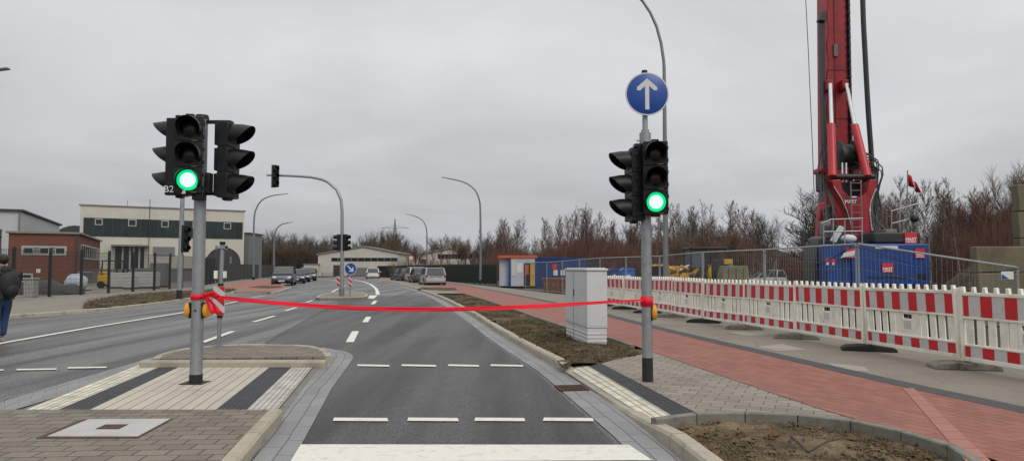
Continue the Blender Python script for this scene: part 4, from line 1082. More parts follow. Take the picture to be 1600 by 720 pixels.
# signal post left, behind the near heads
b0 = P(280, 467, .12); D = b0.y
t = thing('traffic_signal', 'slim grey post with one dark signal head standing at the left soil bed', 'traffic light', b0)
m = MB(); zt = Q(284, 240, D).z - .12; m.tube([(0, 0, 0), (.05, 0, zt)], [.11, .085], 14); m.build('post', 'galv', t)
m = MB(); m.tube([(0, 0, -.01), (0, 0, .4)], .118, 14); m.build('base_sleeve', 'blackr', t)
c1 = Q(289, 394, D) - b0; head_small(t, c1, .3, (Q(289, 352, D) - Q(289, 394, D)).z, R(60))

# ------------------------------------------------------------------ street lamps
def lamp(base, px, label, r=.09, arm=None, group='tall curved street lamps', hooked=True):
    t = thing('street_lamp', label, 'street lamp', base, group=group); D = base.y
    pts = [Vector((0, 0, 0))] + [Q(a, b, D) - base for a, b in px]
    pc = cr(pts, .35); n_ = len(pc); m = MB(); m.tube(pc, [r - (r * .62) * i / n_ for i in range(n_)], 12); m.build('pole', 'galv_d', t)
    m = MB(); m.tube([(0, 0, -.03), (0, 0, .35)], r * 1.12, 12); m.build('base_sleeve', 'blackr', t)
    e = pc[-1]; d = (pc[-1] - pc[-3]).normalized(); m = MB()
    m.bar(e - d * .1, e + d * .62, .2, .07); m.build('lamp_head', 'galv_d', t, bevel=.02)
    return t
b0 = P(1040, 484, .10)
b0 = Vector((240 / F * 23.0, 23.0, .08))
lamp(b0, [(1040, 380), (1039, 250), (1038, 130), (1037, 95), (1033, 68), (1026, 42), (1016, 20), (1004, 2), (990, -10), (975, -17)], 'nearest tall street lamp, its pole rising right behind the blue arrow sign', r=.10)
lamp(P(750.5, 443, .12), [(751, 400), (750.5, 330), (749, 313), (743, 298), (730, 287), (714, 281.5), (701, 279)], 'tall curved street lamp beside the red bike path, its arm reaching left over the road', r=.13)
lamp(P(667, 433, .12), [(667, 400), (667, 372), (666, 356), (660, 344), (649, 338), (640, 335.5)], 'street lamp behind the row of cars parked on the right', r=.15)
lamp(P(396, 437, .12), [(396, 400), (397, 345), (400, 327), (409, 313), (424, 306), (442, 303.5)], 'tall curved street lamp at the right end of the cream building', r=.15)
lamp(P(428, 433, .12), [(428, 400), (428.5, 375), (431, 360), (439, 351), (451, 348)], 'second street lamp left of the parked van, shorter and farther away', r=.19)
for i, (px, by, kk, lb) in enumerate([(458, 428, [(458, 400), (457, 396), (453, 392), (446, 390.5)], 'small distant lamp with its arm to the left above the parked cars'),
        (404.5, 428, [(404.5, 395), (407, 385), (414, 380.5), (421, 379.5)], 'distant lamp with its arm to the right beside the cream building'),
        (400, 428, [(400.5, 400), (403, 391), (409, 389), (414, 388.5)], 'lower of the two distant lamps beside the cream building'),
        (504.5, 428, [(504.5, 400), (503.5, 393), (499, 388), (492, 386)], 'distant lamp standing before the left corner of the white hall')]):
    lamp(P(px, by, .0), kk, lb, r=.22, group='distant street lamps')
lamp(Vector((-20.4, 24.5, 0)), [(-130, 250), (-125, 160), (-100, 130), (-60, 117), (-14, 111)], 'lamp head cut off by the left edge of the photo', r=.09)

# ------------------------------------------------------------------ cabinet
cA = P(917.5, 538.5, .11); cL = P(884, 524, .11); cB = P(941.5, 535, .11)
dirL = (cL - cA).normalized(); lenL = 1.22; dirB = Vector((-dirL.y, dirL.x, 0)) * -1
if dirB.x < 0: dirB = -dirB
ang = math.atan2(dirB.y, dirB.x)
LW = (cB - cA).dot(dirB); LD = (cL - cA).length; LD = min(LD, 1.9)
t = thing('utility_cabinet', 'pale grey street utility cabinet with a ribbed plinth standing in the long soil bed', 'cabinet', cA, rz=ang)
H = Q(917.5, 418.2, cA.y).z - .11
def cabbox(z0, z1, ins, nm, m_, bev=.006, x1=None, extra=0):
    mb = MB(); mb.box(ins - extra, LW - ins + extra, ins - extra, LD - ins + extra, z0, z1); return mb.build(nm, m_, t, bevel=bev)
cabbox(-.08, .30, .012, 'plinth', 'cab')
for z in (.04, .11, .18):
    mb = MB(); mb.box(.004, LW - .004, .004, LD - .004, z, z + .035); mb.build('plinth_rib', 'cab', t, bevel=.006)
body = cabbox(.305, H - .06, 0, 'body', 'cab')
cabbox(.298, .307, .012, 'plinth_joint', 'cab_d', 0)
mb = MB(); mb.box(-.02, LW + .02, -.02, LD + .02, H - .055, H - .015); mb.box(0.02, LW - .02, .02, LD - .02, H - .016, H); mb.build('roof', 'cab', t, bevel=.012)
cabbox(H - .062, H - .053, .008, 'roof_joint', 'cab_d', 0)
mb = MB(); mb.box(-.003, .0, LD * .60, LD * .60 + .012, -.02, H - .06); mb.build('door_seam', 'cab_d', body, smooth=False)
mb = MB(); mb.box(-.006, .0, .04, LD * .58, .34, H - .1); mb.box(-.006, 0, LD * .62, LD - .04, .34, H - .1); mb.build('door', 'cab', body, bevel=.002)
mb = MB(); mb.box(-.02, -.006, LD * .55, LD * .57, .85, .98); mb.build('door_lock', 'cab_d', body)
mb = MB(); mb.box(.03, LW - .03, -.004, 0, .34, H - .1); mb.build('side_panel', 'cab', body, bevel=.002)

# ------------------------------------------------------------------ person at the left edge
def skinmesh(name, verts, edges, radii, m_, parent, sub=2, root=0):
    me = bpy.data.meshes.new(name); me.from_pydata(verts, edges, []); ob = bpy.data.objects.new(name, me); COL.objects.link(ob)
    md = ob.modifiers.new('Skin', 'SKIN'); md.use_smooth_shade = True
    if not me.skin_vertices: me.skin_vertices.new()
    for i, r in enumerate(radii):
        r = r if isinstance(r, tuple) else (r, r)
        me.skin_vertices[0].data[i].radius = r
        me.skin_vertices[0].data[i].use_root = (i == root)
    sb = ob.modifiers.new('Sub', 'SUBSURF'); sb.levels = sub; sb.render_levels = sub
    dg = bpy.context.evaluated_depsgraph_get(); dg.update()
    m2 = bpy.data.meshes.new_from_object(ob.evaluated_get(dg)); bpy.data.objects.remove(ob)
    m2.materials.clear(); m2.materials.append(M[m_])
    for p in m2.polygons: p.use_smooth = True
    o = bpy.data.objects.new(name, m2); COL.objects.link(o); o.parent = parent; return o
pf = P(1, 534, 0)
t = thing('person', 'person in dark hooded jacket and blue jeans walking at the left edge', 'person', pf, rz=R(-28))
# facing -X (walking left), seen from the side; x = forward is negative
bodyv = [(0, 0, .95), (0, 0, 1.12), (0, 0, 1.30), (-.01, 0, 1.43), (-.02, 0, 1.50), (-.035, 0, 1.56), (-.045, 0, 1.66), (-.04, 0, 1.72),
         (0, -.19, 1.40), (.02, -.25, 1.15), (-.08, -.24, .92), (0, .19, 1.40), (-.02, .25, 1.15), (-.16, .23, .95),
         (0, -.09, .90), (-.03, -.10, .50), (.10, -.10, .09), (0, .09, .90), (-.10, .10, .50), (-.16, .10, .09), (-.03, -.10, .04), (-.30, .10, .04)]
bodye = [(0, 1), (1, 2), (2, 3), (3, 4), (4, 5), (5, 6), (6, 7), (3, 8), (8, 9), (9, 10), (3, 11), (11, 12), (12, 13), (0, 14), (14, 15), (15, 16), (0, 17), (17, 18), (18, 19), (16, 20), (19, 21)]
bodyr = [(.14, .12), (.13, .11), (.15, .12), (.11, .10), (.055, .055), (.06, .06), (.085, .078), (.06, .06), .06, .043, .026, .06, .043, .026, .085, .06, .042, .085, .06, .042, .035, .035]
# hands: palm and five fingers each, one continuous body
for wrist, sx in ((10, -1), (13, -1)):
    w = Vector(bodyv[wrist]); d = Vector((-.25, 0, -1)).normalized(); pi = len(bodyv)
    bodyv.append(tuple(w + d * .07)); bodye.append((wrist, pi)); bodyr.append((.036, .018))
    for k in range(4):
        off_ = Vector((0.03 - .02 * k, 0, 0)); a = len(bodyv); l = (.035, .042, .045, .036)[k]
        bodyv.append(tuple(w + d * .10 + off_)); bodyv.append(tuple(w + d * (.10 + l) + off_ + Vector((-.008, .01, 0)))); bodyv.append(tuple(w + d * (.10 + l * 1.6) + off_ + Vector((-.015, .03, 0))))
        bodye += [(pi, a), (a, a + 1), (a + 1, a + 2)]; bodyr += [.010, .009, .008]
    a = len(bodyv); bodyv.append(tuple(w + d * .05 + Vector((-.045, 0, 0)))); bodyv.append(tuple(w + d * .085 + Vector((-.06, .01, 0)))); bodye += [(pi, a), (a, a + 1)]; bodyr += [.012, .010]
pb = skinmesh('body', bodyv, bodye, bodyr, 'skin', t)
skinmesh('jeans', [(0, 0, .98), (0, 0, .88), (0, -.10, .82), (-.03, -.10, .50), (.09, -.10, .10), (0, .10, .82), (-.10, .10, .50), (-.15, .10, .10)], [(0, 1), (1, 2), (2, 3), (3, 4), (1, 5), (5, 6), (6, 7)],
         [(.17, .15), (.16, .15), .115, .085, .072, .115, .085, .072], 'jeans', t)
skinmesh('jacket', [(0, 0, .80), (.01, 0, 1.0), (.01, 0, 1.20), (0, 0, 1.40), (-.01, 0, 1.49), (.01, -.23, 1.38), (.02, -.29, 1.14), (-.07, -.27, .93), (.01, .23, 1.38), (-.02, .29, 1.14), (-.15, .26, .96)],
         [(0, 1), (1, 2), (2, 3), (3, 4), (3, 5), (5, 6), (6, 7), (3, 8), (8, 9), (9, 10)], [(.21, .19), (.20, .18), (.21, .18), (.17, .15), (.10, .09), .10, .078, .055, .10, .078, .055], 'jacket', t)
skinmesh('hood', [(.06, 0, 1.44), (.10, 0, 1.50), (.05, -.07, 1.50), (.05, .07, 1.50)], [(0, 1), (1, 2), (1, 3)], [.09, .07, .06, .06], 'jacket', t, 1)
m = MB(); m.sphere((-.02, 0, 1.685), .112, 12, (1.05, .86, .98)); hair = m
for i, v in enumerate(hair.v):
    j = noise.noise(Vector(v) * 30) * .008; hair.v[i] = (max(v[0] + j, -.09 if v[2] < 1.72 else -.2), v[1], v[2])
hair.build('hair', 'hair', t)
for q_ in (-.03, .03):
    m = MB(); m.sphere((-.13, q_, 1.665), .013, 6); m.build('eye', 'shoe', pb)
m = MB(); m.tube([(-.125, 0, 1.67), (-.158, 0, 1.63), (-.13, 0, 1.62)], [.008, .016, .01], 6); m.sphere((-.03, -.092, 1.65), .03, 6, (.7, .35, 1)); m.sphere((-.03, .092, 1.65), .03, 6, (.7, .35, 1)); m.tube([(-.125, -.025, 1.59), (-.133, 0, 1.592), (-.125, .025, 1.59)], .006, 5); m.build('face_features', 'skin', pb)
for y, x in ((-.10, -.01), (.10, -.24)):
    m = MB(); m.sphere((x - .02, y, .045), .07, 8, (2.1, .75, .75)); m.box(x - .16, x + .12, y - .045, y + .045, .0, .03); m.build('shoe', 'shoe', t, bevel=.008)
bp_ = thing('backpack', 'black backpack worn by the person at the left edge', 'backpack', pf, rz=R(-28))
m = MB(); m.sphere((.27, 0, 1.17), .2, 12, (.72, .85, 1.35)); m.sphere((.36, 0, 1.05), .13, 10, (.7, .9, 1.1)); m.build('bag_body', 'bag', bp_)
m = MB()
for s_ in (-1, 1): m.tube([(.15, .11 * s_, 1.38), (0, .14 * s_, 1.54), (-.17, .14 * s_, 1.40), (-.19, .14 * s_, 1.2), (.12, .16 * s_, 1.0)], .018, 6)
m.build('strap', 'bag', bp_)
m = MB(); m.tube([(.2, -.1, .98), (.26, -.14, .88), (.25, -.13, .84)], .03, 8); m.build('side_pouch', 'bag', bp_)
# ------------------------------------------------------------------ barrier panels along the pavement
def make_barrier():
    t = thing('safety_barrier', '', 'barrier', group='red and white barrier panels along the pavement')
    L_ = 2.0; z0 = .03
    m = MB()
    for (a, b, y0, y1) in ((.895, .935, -.03, .03), (.60, .628, -.028, .028), (.25, .275, -.028, .028), (.06, .11, -.03, .03)):
        m.box(.04, L_ - .04, y0, y1, z0 + a, z0 + b)
    m.box(.04, L_ - .04, -.016, .010, z0 + .625, z0 + .90); m.box(.04, L_ - .04, -.016, .010, z0 + .105, z0 + .255)
    m.box(.0, .05, -.03, .03, z0 + .06, z0 + .97); m.box(L_ - .05, L_, -.03, .03, z0 + .06, z0 + .97)
    m.box(.86, 1.14, -.014, .012, z0 + .27, z0 + .51)          # centre plate
    m.box(.86, 1.14, -.014, .012, z0 + .575, z0 + .605)
    m.box(.86, .90, -.014, .012, z0 + .505, z0 + .58); m.box(1.10, 1.14, -.014, .012, z0 + .505, z0 + .58)
    m.box(.88, 1.0, -.02, -.013, z0 + .34, z0 + .355); m.box(.88, .895, -.02, -.013, z0 + .30, z0 + .35); m.box(.99, 1.08, -.02, -.013, z0 + .33, z0 + .345)
    fr = m.build('frame', 'bwhite', t, bevel=.004)
    for k in range(11):
        x = .135 + k * .173
        if k == 5: continue
        if k == 4: x = .79
        if k == 6: x = 1.21
        m = MB(); m.box(x - .055, x + .058, -.011, .009, z0 + .27, z0 + .605); m.build('slat', 'bwhite', t, bevel=.003)
    for k in range(12):
        x = .05 + k * (L_ - .1) / 11
        m = MB(); m.prism([(x - .028, z0 + .935), (x + .028, z0 + .935), (x + .021, z0 + 1.005), (x - .021, z0 + 1.005)], -.022, .022, 'y'); m.build('tooth', 'bwhite', fr, bevel=.006)
    m = MB(); m.box(.06, L_ - .06, -.0205, -.0165, z0 + .63, z0 + .892); w = m.build('upper_band', 'bfoil', t, smooth=False)
    m = MB(); m.box(.06, L_ - .06, -.0205, -.0165, z0 + .115, z0 + .248); w2 = m.build('lower_band', 'bfoil', t, smooth=False)
    for (ww, a, b) in ((w, .632, .890), (w2, .117, .246)):
        for k in range(6):
            x0 = .06 + (k * .365 - .09); x1 = x0 + .175
            x0 = max(.062, x0); x1 = min(L_ - .062, x1)
            m = MB(); m.box(x0, x1, -.024, -.0208, z0 + a, z0 + b); m.build('red_stripe', 'bred', ww, smooth=False)
    m = MB(); m.box(.92, 1.08, -.018, -.015, z0 + .36, z0 + .48); m.build('sticker', 'bfoil', t, smooth=False)
    m = MB(); m.tube([(0.0, 0, -.0), (0, 0, z0 + 1.0)], .024, 10); m.build('post', 'bwhite', t)
    return t
def make_foot():
    t = thing('rubber_block', '', 'barrier foot', group='recycled plastic feet under the barrier panels')
    m = MB()
    m.prism([(-.42, 0), (.42, 0), (.41, .045), (.34, .075), (.14, .092), (-.14, .092), (-.34, .075), (-.41, .045)], -.19, .19, 'y')
    fb = m.build('foot_block', 'blackr', t, bevel=.02)
    m = MB(); m.box(-.07, .07, -.07, .07, .09, .10); m.build('socket', 'blackr', t, bevel=.005)
    return t
bar0 = make_barrier(); foot0 = make_foot()
foot1 = dup(foot0); foot1.children[0].data = foot1.children[0].data.copy()
for ch in foot1.children: ch.data = ch.data.copy(); ch.data.materials[0] = M['footgrey']
jx = [(1506, 575), (1356.7, 547), (1244.7, 528), (1163, 513.5), (1100, 503.5), (1050, 495), (1012, 488.5), (976, 482.5), (940, 477.5), (912, 473)]
J = [P(a, b, .12) for a, b in jx]
J = [J[0] + (J[0] - J[1]).normalized() * 2.03 + Vector((.16, 0, 0))] + J
lab = ['barrier panel nearest the camera, cut off by the right edge', 'barrier panel below the concrete blocks, second from the right edge', 'barrier panel right below the blue drilling rig body',
       'barrier panel below the left end of the drilling rig', 'barrier panel below the grey round tree, fourth pale panel back', 'barrier panel in front of the olive hopper',
       'barrier panel in front of the yellow machine', 'barrier panel just right of the signal post with the blue sign', 'barrier panel just left of the signal post with the blue sign', 'barrier panel close to the right side of the grey cabinet', 'farthest barrier panel, its end hidden by the grey cabinet']
lab[3:7] = ['barrier panel fourth from the right edge, left of the drilling rig', 'barrier panel with its left end stepping up, below the white far boards', 'barrier panel in front of the olive hopper', 'barrier panel in front of the yellow machine']
rr_ = random.Random(5)
fk = [1, 1, 0, 1, 1, 0, 1, 0, 0, 0, 0]
for i in range(len(J) - 1):
    a, b = J[i], J[i + 1]      # a near, b far; panel runs from b to a so that x goes right in the photo
    d = a - b; ln = d.length; ang = math.atan2(d.y, d.x)
    o = bar0 if i == 0 else dup(bar0)
    o.location = b + Vector((0, 0, rr_.uniform(-.0, .03))); o.rotation_euler = (rr_.uniform(-.045, .045), rr_.uniform(-.008, .008), ang + rr_.uniform(-.02, .02)); o.scale = (min(1.12, ln / 2.03), 1, 1.07)
    o['label'] = lab[i]
fl = ['pale worn barrier foot beyond the right edge', 'pale mud crusted barrier foot nearest the camera', 'black barrier foot below the drilling rig', 'pale worn barrier foot, second pale one from the right', 'pale worn barrier foot, third pale one from the right', 'black barrier foot left of three pale feet', 'pale flat barrier foot right of the signal post', 'black barrier foot beside the orange push button', 'black barrier foot between the signal post and the cabinet', 'small black barrier foot near the cabinet', 'black barrier foot behind the cabinet']
u0 = u1 = False
for i, p in enumerate(J):
    if i == 0: continue
    src = foot1 if fk[i] else foot0
    if fk[i] and not u1: o = foot1; u1 = True
    elif not fk[i] and not u0: o = foot0; u0 = True
    else: o = dup(src)
    k = min(i, len(J) - 2); d = J[k] - J[k + 1]
    o.location = p; o.rotation_euler = (0, 0, math.atan2(d.y, d.x) + R(62) + rr_.uniform(-.15, .15)); o['label'] = fl[i] if i < len(fl) else fl[-1]

# ------------------------------------------------------------------ mesh site fence
def mesh_panel(p, q, z0p, z0q, h, label, pitch=.1):
    """panel standing between two ground points; rails follow a straight line"""
    t = thing('mesh_fence', label, 'fence', (p.x, p.y, 0), group='wire mesh fence panels around the building site')
    P0 = Vector((0, 0, z0p)); Q0 = Vector((q.x - p.x, q.y - p.y, z0q)); U0 = Vector((0, 0, h[0])); U1 = Vector((0, 0, h[1]))
    r = .018
    m = MB(); m.tube([P0, P0 + U0], r, 8); m.build('upright', 'galv', t)
    m = MB(); m.tube([Q0, Q0 + U1], r, 8); m.build('upright', 'galv', t)
    m = MB(); m.tube([P0 + U0, Q0 + U1], r, 8); m.build('top_rail', 'galv', t)
    m = MB(); m.tube([P0 + U0 * .05, Q0 + U1 * .05], r, 8); m.build('bottom_rail', 'galv', t)
    m = MB(); n_ = int((Q0 - P0).length / pitch)
    for i in range(1, n_):
        f = i / n_; a = P0.lerp(Q0, f); u = U0.lerp(U1, f); m.bar(a + u * .05, a + u, .0034)
    for k in range(1, 8):
        f = .05 + .95 * k / 8; m.bar(P0 + U0 * f, Q0 + U1 * f, .0034)
    m.build('wire_mesh', 'wire', t, smooth=False, recalc=False)
    return t
fx_ = [(1590, 418, 11.0), (1337, 381, 14.0), (1193, 390, 17.5), (1097, 394, 20.8), (1030, 400, 24.2), (977.5, 401.7, 27.6), (937, 403, 31.0), (905, 405.5, 34.5), (878.5, 408, 38.0), (854, 410, 41.0), (820, 409.5, 44.5)]
fl_ = ['slumped mesh fence panel before the concrete blocks at the right', 'mesh fence panel in front of the left end of the drilling rig', 'mesh fence panel in front of the olive hopper', 'mesh fence panel in front of the yellow machine',
       'mesh fence panel right behind the lamp pole and signal post', 'mesh fence panel in front of the blue toilet cabins', 'mesh fence panel just above the grey cabinet', 'mesh fence panel left of the grey cabinet', 'mesh fence panel in front of the rusty skip', 'mesh fence panel beside the white site container']
tops = [Q(a, b, d) for a, b, d in fx_]
for i in range(len(tops) - 1):
    a, b = tops[i], tops[i + 1]
    ga = -.1 if a.z < 1.7 or a.x > 5.2 else .1; gb = -.1 if b.x > 5.2 else .1
    if i == 0: a = a.copy(); a.z = a.z; 
    g0, g1 = ga, gb
    if i == 0: g0 = -.5
    mesh_panel(Vector((a.x, a.y, 0)), Vector((b.x + (a.x - b.x) * .02, b.y + (a.y - b.y) * .02, 0)), g0, g1, (a.z - g0, b.z - g1), fl_[i])
# a panel beyond the frame to the right
a, b = Vector((8.6, 8.2, 1.45)), tops[0]
mesh_panel(Vector((a.x, a.y, 0)), Vector((b.x + .06, b.y - .1, 0)), -.5, -.5, (1.95, b.z + .5), 'mesh fence panel cut off by the right edge')
# small white-blue sign on the slumped panel and cloth on the rig panel
t = thing('fence_sign', 'small white and blue sign tied to the slumped mesh fence panel', 'sign', Q(1574, 431, 10.9))
m = MB(); m.box(-.095, .095, -.004, 0, -.05, .07); fs = m.build('sign_plate', 'signwhite', t, smooth=False); m = MB(); m.prism([(-.09, -.045), (.02, -.045), (-.09, .03)], -.007, -.0045, 'y'); m.build('blue_corner', 'signblue', fs, smooth=False)

# cable drooping along the site fence
m = MB(); m.tube(cr([Q(1193, 394, 17.3), Q(1220, 404, 17), Q(1255, 409, 16), Q(1290, 408, 15), Q(1337, 386, 13.8), Q(1400, 405, 13), Q(1480, 424, 12), Q(1560, 424, 11.2), Q(1592, 420, 10.9)], .3), .008, 5)
tag(m.build('cable', 'blackp'), 'black cable drooping along the mesh fence by the drilling rig', 'cable')

# ------------------------------------------------------------------ left yard fence: dark posts with rod mesh
def yard_fence(pts, label, h, solid=False, post_w=.07, step=2.5):
    a = arclen(pts, step); t = thing('yard_fence', label, 'fence', (a[0].x, a[0].y, a[0].z))
    o0 = Vector(a[0])
    for i, p in enumerate(a):
        m = MB(); m.cbox(Vector((p.x, p.y, h / 2 + .1)) - Vector((o0.x, o0.y, 0)), (post_w, post_w * 1.3, h)); m.build('post', 'darkfence', t)
        if i < len(a) - 1:
            q = a[i + 1]; m = MB(); A0 = p - o0; B0 = q - o0; A0.z = B0.z = 0
            if solid:
                m.bar(A0 + Vector((0, 0, h * .5 + .1)), B0 + Vector((0, 0, h * .5 + .1)), .04, h * .97)
                m.build('screen_panel', 'darkfence', t, smooth=False)
            else:
                n_ = max(2, int((q - p).length / .1))
                for k in range(1, n_):
                    c = A0.lerp(B0, k / n_); m.bar(c + Vector((0, 0, .12)), c + Vector((0, 0, h)), .011)
                for k in range(12):
                    z = .15 + k * (h - .2) / 11; m.bar(A0 + Vector((0, 0, z)), B0 + Vector((0, 0, z)), .010)
                m.build('rod_mesh', 'darkfence', t, smooth=False, recalc=False)
yard_fence([Vector((-22.4, 29.2, .02)), Vector((-22.4, 45, .02)), Vector((-23.4, 52, .02)), Vector((-27, 64, .02))], 'dark rod mesh fence with black posts before the brick building', 2.35, post_w=.10)
yard_fence([Vector((-27.4, 65.4, .02)), Vector((-28.6, 69, .02)), Vector((-32.8, 85, .02)), Vector((-36.5, 105, .02)), Vector((-41, 122, .02))], 'solid dark screen fence right of the arched door', 1.9, solid=True)
t = thing('stone_pillar', 'pale stone pillar standing at the yard fence before the brick building', 'pillar', P(48, 467, .05))
m = MB(); m.box(-.24, .24, -.2, .2, 0, .93); m.build('shaft', 'cover', t, bevel=.02); m = MB(); m.box(-.28, .28, -.24, .24, .925, 1.0); m.build('cap', 'cover', t, bevel=.02)

# right palisade fence
def palisade(pts, h, label):
    a = arclen(pts, 2.5); o0 = a[0]; t = thing('palisade_fence', label, 'fence', (o0.x, o0.y, 0))
    for i in range(len(a)):
        p = a[i] - o0; m = MB(); m.cbox((p.x, p.y, h / 2), (.09, .09, h)); m.build('post', 'palisade', t)
        if i < len(a) - 1:
            q = a[i + 1] - o0; m = MB(); n_ = 17
            for k in range(n_):
                c = p.lerp(q, (k + .5) / n_); m.bar(Vector((c.x, c.y, .1)), Vector((c.x, c.y, h + .05)), .085, .02)
            m.bar(Vector((p.x, p.y, .4)), Vector((q.x, q.y, .4)), .03); m.bar(Vector((p.x, p.y, h - .2)), Vector((q.x, q.y, h - .2)), .03)
            m.build('pale_panel', 'palisade', t, smooth=False, recalc=False)
palisade([P(776, 443.5, .1), P(744, 442, .1), P(700, 439.5, .1), P(660, 436.5, .1), P(620, 433.8, .1), P(590, 432, .1)], 1.85, 'long dark green palisade fence behind the cars parked on the right')

# ------------------------------------------------------------------ buildings
def wall(mb, a, b, z0, z1):      # vertical quad with metre UVs
    a = Vector(a); b = Vector(b); l = (b.xy - a.xy).length
    mb.quad((a.x, a.y, z0), (b.x, b.y, z0), (b.x, b.y, z1), (a.x, a.y, z1), [(0, z0), (l, z0), (l, z1), (0, z1)])
def extruded_block(mb, pts, z0, z1):
    for i in range(len(pts)): wall(mb, pts[i], pts[(i + 1) % len(pts)], z0, z1)
def opening(parent, a, b, px0, px1, z0, z1, out, nm, m_, frame=.08, mull=0, fm='wframe', depth=.05):
    """window on wall a->b, located between two photo columns; pane inside a frame"""
    a = Vector(a); b = Vector(b)
    def hit(px):
        k = (px - 800) / F; d = b - a     # point on the line where x/y = k (near eye height)
        s_ = (k * a.y - a.x) / (d.x - k * d.y); return a + d * s_
    p, q = hit(px0), hit(px1); d = (q - p); l = d.length; d.normalize(); n_ = Vector(out).normalized()
    X = Matrix.Translation(p) @ Matrix(((d.x, n_.x, 0, 0), (d.y, n_.y, 0, 0), (0, 0, 1, 0), (0, 0, 0, 1)))
    if frame:
        m = MB(); m.X = X
        m.box(-frame, l + frame, -.05, depth, z0 - frame, z0); m.box(-frame, l + frame, -.05, depth, z1, z1 + frame)
        m.box(-frame, 0, -.05, depth, z0, z1); m.box(l, l + frame, -.05, depth, z0, z1)
        for k in range(mull): x = l * (k + 1) / (mull + 1); m.box(x - .035, x + .035, -.05, depth - .01, z0, z1)
        f = m.build(nm, fm, parent, smooth=False)
        m = MB(); m.X = X; m.box(0, l, -.04, depth - .03, z0, z1); m.build('pane', m_, f, smooth=False)
    else:
        m = MB(); m.X = X; m.box(0, l, -.04, depth, z0, z1); f = m.build(nm, m_, parent, smooth=False)
    return X, l
def zat(py, D): return CZ + (HY - py) / F * D
# brick building
B0 = Vector((-37, 60, 0)); u = Vector((-.43, .904, 0)); v = Vector((-.904, -.43, 0))
B1 = B0 + v * 4.9; B2 = B0 + u * 19; B3 = B2 + v * 4.9
bt = thing('brick_building', 'low flat roofed red brick building behind the dark yard fence', 'building', B0)
def loc(t, *ps): return [p - t.location for p in ps]
mb = MB(); zt = 4.4; extruded_block(mb, loc(bt, B0, B1, B3, B2), -.2, zt); mb.build('wall', 'brick', bt, smooth=False)
mb = MB(); c = [(p.x, p.y, zt + .16) for p in loc(bt, B0 - u * .2 - v * .2, B1 - u * .2 + v * .2, B3 + u * .2 + v * .2, B2 + u * .2 - v * .2)]; mb.slab(c, zt); mb.build('roof', 'parapet', bt, smooth=False)
oF = -u; oS = -v
def rel(p): return p - bt.location
for (x0, x1, y1, y0) in ((37, 52, 387.5, 396), (63, 76, 388.5, 396), (88, 101.5, 388.5, 396)):
    opening(bt, rel(B1) , rel(B0), x0, x1, zat(y0, 59), zat(y1, 59), oF, 'window', 'grey_glass', .22) if False else None
def op2(t, a, b, *r, **k):
    """same in world coordinates, then parented to the thing"""
    before = set(bpy.data.objects); res = opening(None, a, b, *r, **k)
    for o in set(bpy.data.objects) - before:
        if o.parent is None: o.parent = t; o.location = -Vector(t.location)
    return res
mb = MB()
op2(bt, B1, B0, 36, 102, zat(397, 59.5), zat(386.5, 59.5), oF, 'window_band', 'mid_grey', frame=.1)
for (x0, x1) in ((38, 51), (63, 76), (87.5, 101)): op2(bt, B1, B0, x0, x1, zat(396, 59.5), zat(388, 59.5), oF, 'window', 'grey_glass', frame=.04, depth=.09)
op2(bt, B1, B0, 35, 50, zat(438, 59.5), zat(429, 59.5), oF, 'window', 'grey_glass', frame=.12)
op2(bt, B1, B0, 58, 64.5, zat(426, 59.5), zat(420, 59.5), oF, 'wall_sign', 'signwhite', frame=0, depth=.06)
op2(bt, B0, B2, 126.5, 155, zat(403, 66), zat(384, 63), oS, 'window', 'grey_glass', frame=.12, mull=9)
op2(bt, B0, B2, 123, 156, zat(443, 66), zat(426, 63), oS, 'window', 'grey_glass', frame=.12, mull=9)
m = MB(); pp = rel(B0) ; m.tube([(pp.x - .05, pp.y - .12, 0), (pp.x - .05, pp.y - .12, zt)], .07, 8); m.build('downpipe', 'roofdark', bt)
# white corrugated shed
A0 = Vector((-54.6, 78, 0)); A1 = A0 + v * 26; A2 = A0 + u * 29; A3 = A1 + u * 29
st = thing('corrugated_shed', 'tall pale corrugated shed behind the brick building at the left edge', 'building', A0)
r_ = lambda *ps: [p - st.location for p in ps]
mb = MB(); extruded_block(mb, r_(A0, A1, A3, A2), -.2, 7.8); mb.build('wall', 'corr', st, smooth=False)
mb = MB(); c = [(p.x, p.y, 8.02) for p in r_(A0 - u * .3 - v * .3, A1 - u * .3, A3 + u * .3, A2 + u * .3 - v * .3)]; mb.slab(c, 7.8); mb.build('roof', 'roofdark', st, smooth=False)
op2(st, A1, A0, -12, 1.5, 2.5, 5.8, -u, 'gate', 'dark_grey', frame=0)
m = MB(); m.sphere(Vector(Q(7, 370, 76)) - st.location + Vector((-.2, -.6, 0)), .3, 8); m.build('wall_vent', 'dark_grey', st)
m = MB(); q = r_(A0)[0]; m.tube([(q.x, q.y - .15, 0), (q.x, q.y - .15, 7.7)], .09, 8); m.build('downpipe', 'mid_grey', st)
# cream building
C0 = Vector((-49.2, 80, 0)); C1 = Vector((-33.9, 89, 0)); cd = (C1 - C0).normalized(); cn = Vector((cd.y, -cd.x, 0)); Lc = (C1 - C0).length
ct = thing('cream_building', 'long cream building with a dark green upper band and an arched grey door', 'building', C0)
rot = math.atan2(cd.y, cd.x)
ct.rotation_euler = (0, 0, rot)
zt = 8.65
def cpx(px):      # photo column -> metres along the facade
    k = (px - 800) / F; s_ = (k * C0.y - C0.x) / (cd.x - k * cd.y); return s_
def cz(px, py):   # photo row -> height on the facade
    d = C0.y + cd.y * cpx(px); return Q(px, py, d).z
def cbx(nm, m_, x0, x1, z0, z1, y0, y1, parent=None, bevel=0):
    m = MB(); m.box(x0, x1, y0, y1, z0, z1); return m.build(nm, m_, parent or ct, smooth=False, bevel=bevel)
zb1 = cz(250, 368 + 3); zb2 = cz(250, 343.5)
